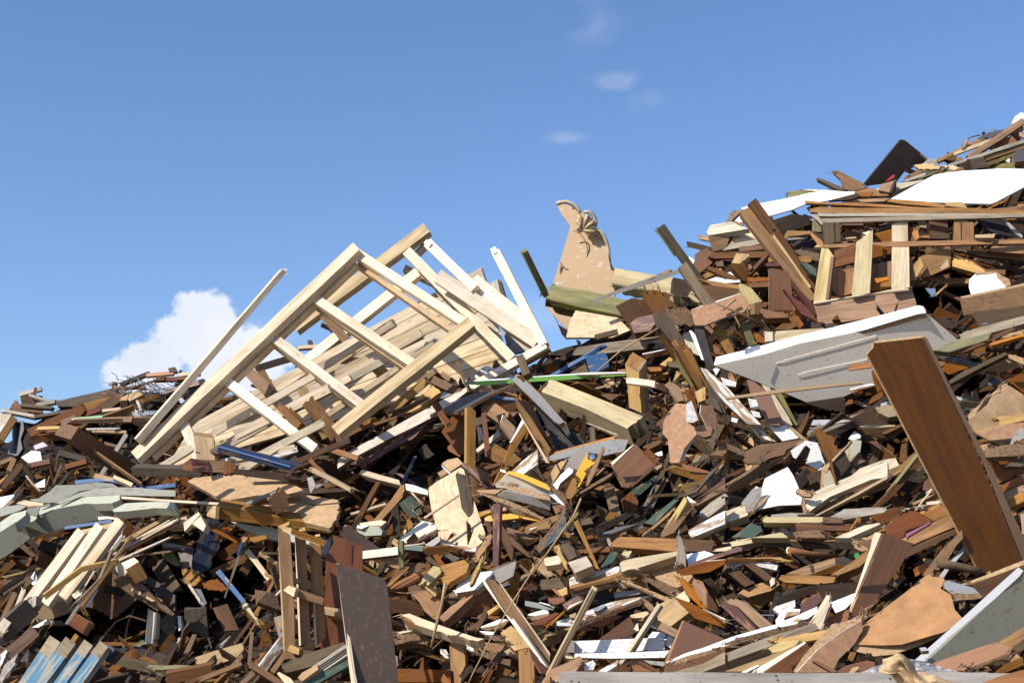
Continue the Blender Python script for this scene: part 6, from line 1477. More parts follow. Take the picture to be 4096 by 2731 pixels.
1600,1450 1700,1380 1940,1320 2024,1340 2024,1450;rust;0,15;322;3;board;dark red brown board at the bottom right behind the beam
1350,1330 1400,1320 1620,1440 1560,1450;rust;-5,10;328;3;board;reddish batten at the bottom right
1735,1460 1780,1400 1845,1385 1850,1410 1790,1460;pine2;-20,20;344;3;offcut;small pale broken stick standing on the foreground beam
# ---- C8: bottom right
@C8
[hardboard_sheet;700,700;346;large orange tan hardboard sheet with torn edges at the bottom right
150,890 350,735 700,470 900,300 960,280 980,310 1110,320 1130,350 1080,450 1200,520 1230,620 1250,700 1340,800 1240,890 1130,960 620,1110 400,1120 60,1110;hard;-22,38;0;0.6;face;;r2
60,1110 400,1120 620,1110 1220,890 1180,960 850,1110 540,1225 300,1250 50,1180;mdf;-15,30;-0.7;0.8;torn_layer;;r3
]
1110,370 1180,360 1430,430 1560,470 1600,540 1220,520 1130,450;melgrey;-5,10;330;2;board;grey laminated chipboard piece right of the hardboard sheet
1130,355 1430,385 1440,430 1180,365;chip;-15,40;332;2;rotten_board;rough top edge of the grey laminated piece;r4
1215,525 1560,505 1600,565 1260,595;chip;-5,0;333;3;rotten_board;rough chipboard lower edge of the grey laminated piece;r4
[brown_laminate;1700,350;350;brown wood laminate board with a grooved lit edge at the right
1430,390 1440,360 2067,115 2200,60 2200,120 2067,180;edge;-25,50;0.5;1;grooved_edge
1440,405 2067,170 2067,230 1700,560 1600,560;lam;-5,-5;0;1.2;face
]
[steel_edged_door;1500,850;366;grey door panel with a wide pale edge rising right at the bottom right
770,1300 1380,760 2000,200 2060,240 2010,310 1300,960 920,1310;melgrey;-40,30;0;2;pale_edge
920,1310 1300,960 2010,310 2067,270 2300,300 2300,800 1700,1120 1200,1300 980,1330;sheet;6,-12;-1;2;face
]
990,1330 1550,1140 1730,1085 1940,1145 1900,1210 1400,1410 1160,1430;orange;-22,40;384;2;board;orange tan board with a rough edge at the bottom right
1380,1410 1900,1210 1940,1150 1920,1240 1640,1340 1450,1425;chipd;-5,0;383;2.5;rotten_board;rough edge of the orange tan board;r6
1760,1090 2067,900 2200,850 2200,1000 1940,1150;tan;-15,20;378;3;plank;blurred tan plank at the right edge
1940,1160 2067,1040 2200,960 2200,1100 1950,1230;greyd;-10,10;380;4;plank;rough grey plank at the right edge
1650,1490 1900,1320 2050,1260 2067,1350 1700,1500;brown;-5,10;392;4;plank;brown plank corner at the bottom right
1900,1310 1980,1220 2060,1290 2050,1330;pink;-20,20;394;3;offcut;pinkish pointed offcut at the bottom right
0,830 110,770 160,780 160,930 80,1080 0,1180;card;5,8;340;1;board;torn brown board end left of the hardboard sheet;r4
830,1150 900,1140 940,1180 860,1190;melgrey;-20,35;352;2;offcut;grey edge scrap beneath the hardboard sheet
870,100 930,95 1070,130 1050,190 900,180;pine2;-35,10;338;3;stick_end;bare pale end of a round stick at the right
T 1040,155 1250,185 1400,215 1560,250 100;greyd;0,0;334;1;round_stick;round bark covered stick at the right
860,340 1040,120 1200,-60 1270,-60 1160,120 960,340;osbd;-10,15;316;2;flake_board_strip;flake board strip standing behind the round stick
1060,310 1160,180 1360,-60 1400,-30 1170,240 1120,320;melgrey;-20,15;322;2;metal_rail;grey metal rail behind the round stick
# ---- C6: right
@C6
0,560 300,320 640,180 880,-20 880,60 560,330 280,520 0,640;tan;-5,10;290;2;board;thin tan board rising to the laminate plank
[faded_board;200,350;284;wide pale khaki board with a shadowed right half at right
-350,690 -200,500 120,230 420,120 570,95 620,200 300,380 0,530;pale;-24,34;0;3;face
]
0,600 320,400 640,240 650,260 400,400 0,620;pink;-25,40;296;1;board_scrap;thin pink lit rim of the khaki board
[green_edged_board;600,400;302;brown board with a pale green lit edge rising to the laminate plank
450,520 850,20 860,60 470,560;green;-45,25;0.6;1;green_edge
300,710 450,560 850,60 910,150 560,560 400,690;brown;10,3;0;3;face
]
0,770 170,720 440,715 455,750 300,780 0,850;silver;-22,35;300;4;plank;weathered grey board end at right;r3
250,840 550,730 660,780 620,830 420,930;rust;-5,-10;304;2;board;dark orange brown board with chipboard top at right
245,845 545,725 560,745 260,865;chip;-25,45;305;2;rotten_board;chipboard top edge of the dark orange brown board;r5
430,960 530,870 690,780 810,745 1040,890 700,1010 660,1110 560,1150 470,1080;redbrown;-8,14;312;4;broken_decking;broken dark red grooved decking board at right;r6 j:0,1,2,6,7
620,800 680,850 960,900;dark;-8,14;313;0.4;board_scrap;groove shadow on the red decking;r2
440,960 540,870 620,880 640,830 690,790 660,870 500,1000;chip;-15,25;315;3;board_scrap;torn fibres along the broken red decking;r10
[purple_edged_timber;850,1050;326;long tan timber with purple painted edge lying toward the laminate plank
440,1260 570,1160 1240,800 1300,880 1310,960 700,1220 470,1340;tan;-14,20;0;6;timber
440,1265 580,1180 625,1220 470,1340;pine2;-30,20;0.6;1;pale_end
700,1050 1000,900 1010,915 730,1080 710,1110;plumpaint;-14,20;0.7;0.3;purple_paint
]
870,780 1170,640 1190,690 900,800;tan;-20,35;314;3;board;orange tan board top left of the laminate plank
900,800 1180,680 1240,800 1050,880;orange;-10,0;312;4;board;orange board face left of the laminate plank
960,650 1150,630 1170,660 960,690;pine;-20,25;318;3;splintered_board;bright splintered wood left of the laminate plank;j
660,740 950,690 950,700 700,730;pine;-20,25;318;1;splinter;fine pale splinters pointing left;j
820,740 1020,480 1030,500 830,745;pine;-20,15;320;1;splinter;long fine splinter leaning right beside the laminate plank
780,660 960,580 1070,550 980,600 800,690;tan;-20,25;310;3;board;tan board end beside the fine splinter
925,400 1000,330 1060,470 1060,560 1030,550 930,500;rust;-10,5;314;4;offcut;broken rusty block beside the laminate plank;r4
0,1010 180,940 370,910 330,960 140,1030 0,1060;pale;-22,38;308;3;splintered_board;pale broken piece at right;j:2,3
140,1100 440,1050 430,1080 200,1130;chip;-25,45;310;2;rotten_board;thin chipboard top edge at right;r5
90,1150 430,1080 440,1170 230,1230 100,1200;rust;-5,0;309;3;board;red brown veneered board at right
35,1160 80,1140 240,1240 150,1270 60,1230;chip;-15,15;312;2;rotten_board;crumbly chipboard end below the red brown veneered board;r5
60,1290 180,1280 80,1360 50,1330;greenstrip;-10,10;300;2;board_scrap;small bright green scrap at right
0,1420 260,1210 330,1190 300,1300 120,1460 -150,1568 -250,1568;tan;-15,25;314;6;timber_beam;rough tan timber rising right at right
220,1080 420,970 430,990 240,1090;pine2;-20,30;309;2;lath;orange tan lath at right
10,1000 100,850 130,850 20,1000;tan;-15,10;304;2;splinter;tan splinter leaning at right
670,1270 1050,1100 1340,990 1320,1050 700,1350;brown;-5,-5;320;5;timber_beam;dark brown square timber under the purple edged one
900,1568 1150,1250 1400,1000 1420,1100 1080,1460 1000,1568;osbd;-8,12;316;2;flake_board_strip;brown flake board strip running under the laminate plank
870,1330 1200,1100 1200,1150 930,1340;mossy;0,8;306;3;deck_board;shadowed grooved board behind the flake board strip
# right of laminate plank
1680,0 1720,-20 2120,-60 2200,0 1900,70 1700,40;chipd;-20,30;320;3;rotten_board;crumbling board at the right edge beside the laminate plank;r8
1700,110 1900,60 2200,80 2200,290 1880,410;veneer;-2,0;306;3;board;dark red board deep at the right edge
2020,120 2060,85 2183,100 2183,210 1980,200;greyd;-10,10;320;4;offcut;grey wood stub at the right edge;r4
1880,450 2183,300 2183,420 1910,540;rust;-12,5;316;3;board;red brown board at the right edge
1920,540 2183,430 2183,520 1960,610;tan;-22,32;324;5;timber_beam;tan double batten top at the right edge
1960,610 2183,520 2183,640 2010,720;tan;-18,18;326;5;timber_beam;lower tan batten at the right edge
2030,840 2183,750 2183,900 2080,920;brown;-5,10;314;5;timber_beam;dark timber end at the lower right edge
2140,800 2183,790 2183,1060 2160,1050;pine2;-20,10;330;3;offcut;light block at the very right edge
'''
D4 += r'''
# ---- C5
@C5
[laminate_plank;900,700;485;long brown laminate floor plank with tongue and groove edges standing at the right
300,70 910,0 1640,1560 2183,2850 1630,2950 915,1568 215,210 290,130;lam;20,3;0;1.2;face
295,45 700,0 880,-25 940,-10 910,0 330,75;edge;-20,50;-0.2;0.8;tongue
910,0 940,-15 980,30 1180,450 1735,1568 2250,2650 2183,2850 1690,1568 1200,600;caned;20,3;-0.5;1;groove
225,215 215,205 290,130 300,70 305,95 300,150;edge;-60,0;0.4;0.4;corner_notch
]
1040,155 1340,40 1460,-20 1700,-10 1500,80 1200,190 1090,200;green;-22,25;290;4;plank;grey green plank running up right beside the laminate plank;r3
1330,40 1500,-30 1750,-90 1400,110 1350,100;pale;-25,40;296;3;board_scrap;sunlit rough top of the grey green plank;r3
1250,200 1700,60 1880,-60 1800,20 1500,190;rust;0,0;284;3;board;red brown board under the grey green plank
1740,80 1900,10 2060,-10 1960,60 1760,90;orange;-25,35;296;2;splintered_board;bright orange splintered strip near the right edge;j
1800,0 2183,-100 2183,-60 1900,20;pine2;-25,35;292;2;splintered_board;pale splintered edge near the right edge;j
1080,210 1400,260 1640,330 1560,350 1200,270;slate;-10,30;286;2;board;dark slate board beside the laminate plank
1100,290 1240,310 1140,370;tan;0,5;280;3;board_scrap;tan triangle scrap beside the laminate plank
1150,410 1230,320 1500,370 1250,460;orange;-5,0;278;3;board_scrap;orange brown broken board deep beside the laminate plank;r5
1240,540 1420,420 1640,330 1680,300 1950,180 1980,210 1700,350 1260,580;greyd;-22,25;300;3;plank;dark weathered board edge running up right
1260,580 1700,350 1980,210 2183,330 1900,440 1550,480 1300,680;dark;2,-6;298;3;board;mossy black board face below the dark weathered edge
1980,210 2060,220 2183,260 2183,340 2000,260;chip;-15,25;304;2;rotten_board;crumbly pale edge at the right
1630,570 1740,460 1830,430 1930,540 1900,560 1800,490 1740,520 1680,620 1640,620;chip;-15,20;302;3;rotten_board;arched crumbly chipboard piece at the right;r5
1680,600 1790,490 1890,560 1700,620;slate;-15,30;300;1;board;slate grey laminate triangle at the right
1690,620 1900,560 2030,550 2040,600 1600,690;brown;-5,0;296;3;board;brown board under the arched chipboard piece
1900,470 2183,450 2183,700 2060,600;rust;0,5;290;3;board;reddish board face at the right edge
1540,670 1590,640 1640,820 1570,840;brown;0,5;296;3;batten;brown upright batten end right of the laminate plank
1500,920 1600,850 1740,690 1760,690 1680,850 1540,940;pink;-10,5;294;3;splintered_board;pinkish splintered wood right of the laminate plank;j
1455,990 1850,640 1940,565 1990,600 1900,690 1490,1040;chip;-28,30;316;3;rotten_board;chipboard edge of the tan square board at right;r4
1490,1040 1990,605 2000,600 2183,720 2183,1000 1700,1180 1560,1180;mdf;0,4;315;2;board;tan square fibreboard face standing at right
1330,730 1440,770 1440,830 1360,780;melgrey;-20,30;292;2;board_scrap;light grey laminate edge beside the laminate plank
1440,750 1550,755 1560,900 1460,970;dgreen;0,5;286;2;board_scrap;dark green black square in shadow beside the plank
1550,1180 1870,1100 1870,1030 1780,1010 1880,990 2183,960 2183,1040 1900,1110 1720,1180;pine2;-22,25;328;2;splintered_board;torn pale paper thin board edge at right;r6
1560,1190 1900,1100 2183,1060 2183,1110 2030,1270 1750,1290;card;-8,10;326;1;board;smooth tan board under the torn pale edge
2070,1180 2183,1120 2183,1260 2000,1350;mauve;-5,20;330;1;board;grey curved board at the right edge
1740,1290 2050,1260 1980,1330 1880,1350;dark;0,0;316;2;board;dark board below the smooth tan one
1640,1350 1720,1330 1740,1400 1680,1420;chip;-20,25;332;3;rotten_board;crumbs of torn board beside the laminate plank;r9
1680,1410 1900,1350 2183,1320 2183,1480 1900,1490 1700,1500;chipd;-18,25;330;4;rotten_board;big crumbly rotten board at the right edge;r9
# left of laminate plank
0,330 250,310 290,370 0,410;orange;-15,0;340;3;batten;orange brown batten end with bark left of the laminate plank
0,335 230,315 260,322 150,345 0,355;dark;-20,35;341;1;board_scrap;dark bark on the orange brown batten
0,640 260,575 330,590 130,620 0,660;white;-25,50;296;1;board;white edged thin board left of the laminate plank
0,660 130,620 300,590 300,610 0,680;orange;-10,0;295;2;board_scrap;orange lower edge of the white edged thin board
290,400 310,390 430,640 370,670 320,520;rust;8,2;330;3;board;reddish board piece left of the laminate plank
230,820 280,740 440,650 470,710 250,830;rust;-15,10;318;2;board;curled red brown veneer left of the laminate plank
380,825 520,790 530,830 390,865;melgrey;-25,45;310;2;board_scrap;light grey laminate edge left of the laminate plank
310,880 540,820 590,980 480,1000 360,940;grey;-18,22;312;5;splintered_board;shattered pale timber left of the laminate plank;r5
0,1010 170,930 190,880 270,885 600,1090 520,1100 100,1100;dark;-8,12;322;2;board;torn black brown board left of the laminate plank;r4
0,990 170,930 175,950 20,1010;chip;-20,30;324;2;rotten_board;torn light edge of the black brown board;r6
100,1110 240,1100 560,1095 570,1110 150,1140;pine2;-22,40;326;1;board_scrap;light rim under the torn black brown board
130,1140 560,1110 660,1080 680,1160 500,1290 120,1290;dark;-4,4;324;2;board;second dark board left of the laminate plank
400,1190 640,1080 670,1100 430,1220;brown;-20,25;328;2;batten;brown batten on the second dark board
230,1300 330,1300 560,1500 540,1510;brown;0,10;308;3;plank;brown plank under the second dark board
330,1300 560,1480 570,1500;tan;-15,20;312;1;splinter;tan splinter under the second dark board
0,1300 145,1300 120,1480 0,1600;cream;6,3;312;3;board;cream painted board shaded at its foot left of the laminate plank
# ---- C4 region
@C4
-100,1190 0,1130 500,830 690,700 760,690 500,870 280,990 0,1210;chipd;-28,35;290;2;rotten_board;long chipboard board edge rising right in the middle right;r3
0,1215 500,870 960,640 950,660 560,960 200,1120 0,1230;dark;5,-8;288;2;board;dark underside of the long chipboard edge
[bowed_board;850,560;304;curved dark brown board with a ragged right end in the middle right
490,690 560,560 700,500 860,490 1040,465 1185,435 1180,460 980,570 960,620 800,660 700,710 540,725;brown;-20,34;0;1;face;;r3
690,710 860,650 960,620 980,570 1190,440 1185,470 1010,590 980,640 800,690;chip;-10,0;0.3;1.5;ragged_edge;;r5
]
[bent_panel;1150,500;292;white laminated panel bent in the middle with brown specks in the middle right
780,290 1010,285 1130,430 940,465 880,400 800,320;whited;-15,20;0;1.5;upper_leaf;;r2
1020,540 1190,460 1340,485 1450,800 1390,820 1060,650;whited;-15,8;1;1.5;lower_leaf;;r3
1000,285 1040,300 1250,470 1340,480 1230,470 1120,420;chip;-10,20;0.8;1.5;torn_edge;;r6
]
770,310 800,300 940,460 890,460;chipd;0,10;294;2;rotten_board;brown torn edge left of the bent white panel;r4
[rail_white;600,250;306;peeling white rail curving down right in the middle right
310,0 420,0 500,90 640,230 800,420 860,470 740,450 640,370 500,210;whitew;-10,16;0;4;rail;;r2
]
1145,370 1220,225 1700,220 1730,250 1400,330 1180,380;melgrey;-25,30;286;3;board;grey white board end above the splintered grey timber
1215,225 1700,218 1720,235 1240,240;white;-30,50;287;1;board_scrap;bright top edge of the grey white board
1150,385 1400,270 1700,215 1740,240 1500,340 1230,430;grey;-22,30;300;4;splintered_board;bright splintered grey timber rising right;r5 j:0,5
1230,435 1500,350 1740,250 1820,290 1500,420 1250,465;dark;0,-10;298;4;splintered_board;shaded lower face of the splintered grey timber;r4
1660,180 1870,100 1960,90 2000,120 2140,260 2138,290 1800,290;dark;-6,10;304;2;board;dark ragged plywood piece with lit top edge;r4
1660,170 1700,190 1870,120 1880,145 1740,180;chip;-20,25;307;1;board_scrap;lit torn rim of the dark ragged plywood;r6
1800,310 2138,290 2138,460 1880,470 1820,400;dark;-3,3;300;2;board;second dark plywood piece
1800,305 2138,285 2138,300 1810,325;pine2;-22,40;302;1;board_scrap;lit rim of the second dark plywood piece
1310,340 1350,320 1500,400 1570,590 1540,640 1470,700 1420,620;brown;-10,8;314;5;splintered_board;grooved splintered timber standing in the middle right;r4 j:0,1,2
1470,700 1500,680 1560,940 1540,950;rust;-20,5;312;3;board_scrap;orange lower edge of the grooved splintered timber
[folded_board;1550,700;318;brown and white chipboard folded like an open book in the middle right
1390,770 1480,700 1640,540 1730,460 1700,500 1480,740 1410,900 1400,1040 1370,1030;chip;-25,20;1;2;torn_edge;;r5
1470,730 1640,560 1720,730 1560,930;dark;0,8;0;2;brown_leaf;;r3
1410,880 1480,790 1540,930 1410,1010;cream;10,5;0.3;1;cream_leaf
]
1640,570 1740,450 1840,460 1810,730 1720,720;cream;8,6;306;2;board;cream board standing behind the folded chipboard
1690,440 1760,350 1835,400 1830,430 1740,460;fluff;-20,25;318;1;paper_scrap;curled torn paper scrap above the folded chipboard;r5
470,1170 640,980 700,1010 740,890 920,800 1000,760 1060,850 1110,960 1170,1110 1150,1190 900,1200 700,1240 550,1290;whited;-15,24;296;1.5;panel;torn white hardboard sheet with brown specks in the middle right;r5
600,1270 700,1130 800,1080 720,1180;chip;-20,20;300;1;rotten_board;torn fibres on the white hardboard sheet;r9
470,1170 600,1010 710,990 690,1110 600,1250 550,1280;mauve;-5,10;298;1;board;grey paper covered scrap on the white hardboard sheet;r4
1090,1040 1110,1005 1290,1060 1260,1100 1180,1095;chip;-20,20;302;2;rotten_board;narrow chipboard strip end right of the white hardboard;r3
[khaki_board;1700,950;300;long pale khaki board rising right in the middle right
1180,1110 1400,1000 1700,870 1960,770 2138,700 2138,880 1960,900 1480,1100 1230,1280;pale;-25,32;0;3;face;;r2
1230,1285 1480,1180 1900,1000 2138,890 2138,1000 1700,1160 1300,1320;tan;-5,-8;-1;3;lower_face
]
1300,1320 1760,1070 2138,860 2138,890 1780,1090 1330,1320;pine2;-25,25;310;2;lath;tan lath along the bottom of the long khaki board
1160,1190 1180,1120 1230,1270 1180,1290;chip;-15,10;303;2;rotten_board;crumbly left end of the khaki board;r7
1480,1330 1640,1240 2090,1225 2130,1240 2090,1280 1640,1360;silver;-22,32;308;4;plank;weathered silver grey plank lying at the middle right;r3
[grooved_strip;1050,1300;316;thin grey white strip with notched edge lying on the pale yellow batten
810,1305 1030,1280 1100,1285 1310,1290 1300,1310 1110,1330 815,1330;silver;-22,45;0;1;strip
1110,1300 1310,1290 1300,1310 1115,1325;dark;-22,45;0.2;0.3;notches
]
715,1340 740,1330 1400,1330 1410,1395 740,1395 715,1375;treat;-18,20;318;5;batten;pale yellow batten with rounded left end in the middle right;r1
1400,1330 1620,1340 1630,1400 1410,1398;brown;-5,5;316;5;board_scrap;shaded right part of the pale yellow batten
1090,1405 1740,1410 1740,1490 1110,1480;rust;-5,5;310;4;plank;red brown plank under the pale yellow batten
0,1390 160,1320 300,1290 340,1400 0,1530;tan;-10,10;292;6;timber_beam;brown timber with white paint streaks in the middle right;r3
160,1330 310,1260 500,1190 550,1310 350,1380;pale;-18,28;298;6;timber_beam;pale streaked timber top in the middle right;r3
0,1370 130,1300 350,1250 200,1330 30,1420;whitew;-25,40;297;1;board_scrap;white chipped paint along the pale streaked timber;r6
0,1270 130,1160 280,1060 330,1100 200,1220 20,1370;silver;-20,25;286;5;timber_beam;whitish timber end above the streaked timber
360,1560 590,1400 690,1440 710,1490 600,1568;dgreen;-8,15;306;3;board;dark green board scrap with lit edge at the middle right;r4
355,1565 590,1395 600,1410 400,1568;green;-25,40;307;1;board_scrap;lit green rim of the dark green board scrap
780,1395 850,1400 900,1510 850,1500;chipd;-20,15;304;2;rotten_board;chipboard edge under the pale yellow batten;r4
840,1400 930,1400 1060,1540 950,1520;mauve;0,5;302;2;board;grey board below the pale yellow batten
1060,1510 1100,1490 1350,1480 1450,1530 1400,1568 1100,1568;chipd;-20,30;314;3;rotten_board;knobbly crumbled board at the right centre;r8
1540,1568 1640,1520 2010,1400 2060,1410 1700,1568;pale;-22,40;314;3;plank;long pale lath rising right at the right centre;r2
580,1568 900,1510 940,1510 1000,1568;treat;-20,30;316;4;plank;yellowish plank with a lit top at the right centre
1700,1480 1790,1340 1810,1345 1720,1490;tan;-15,15;312;2;splinter;tan splinter standing at the right centre
'''
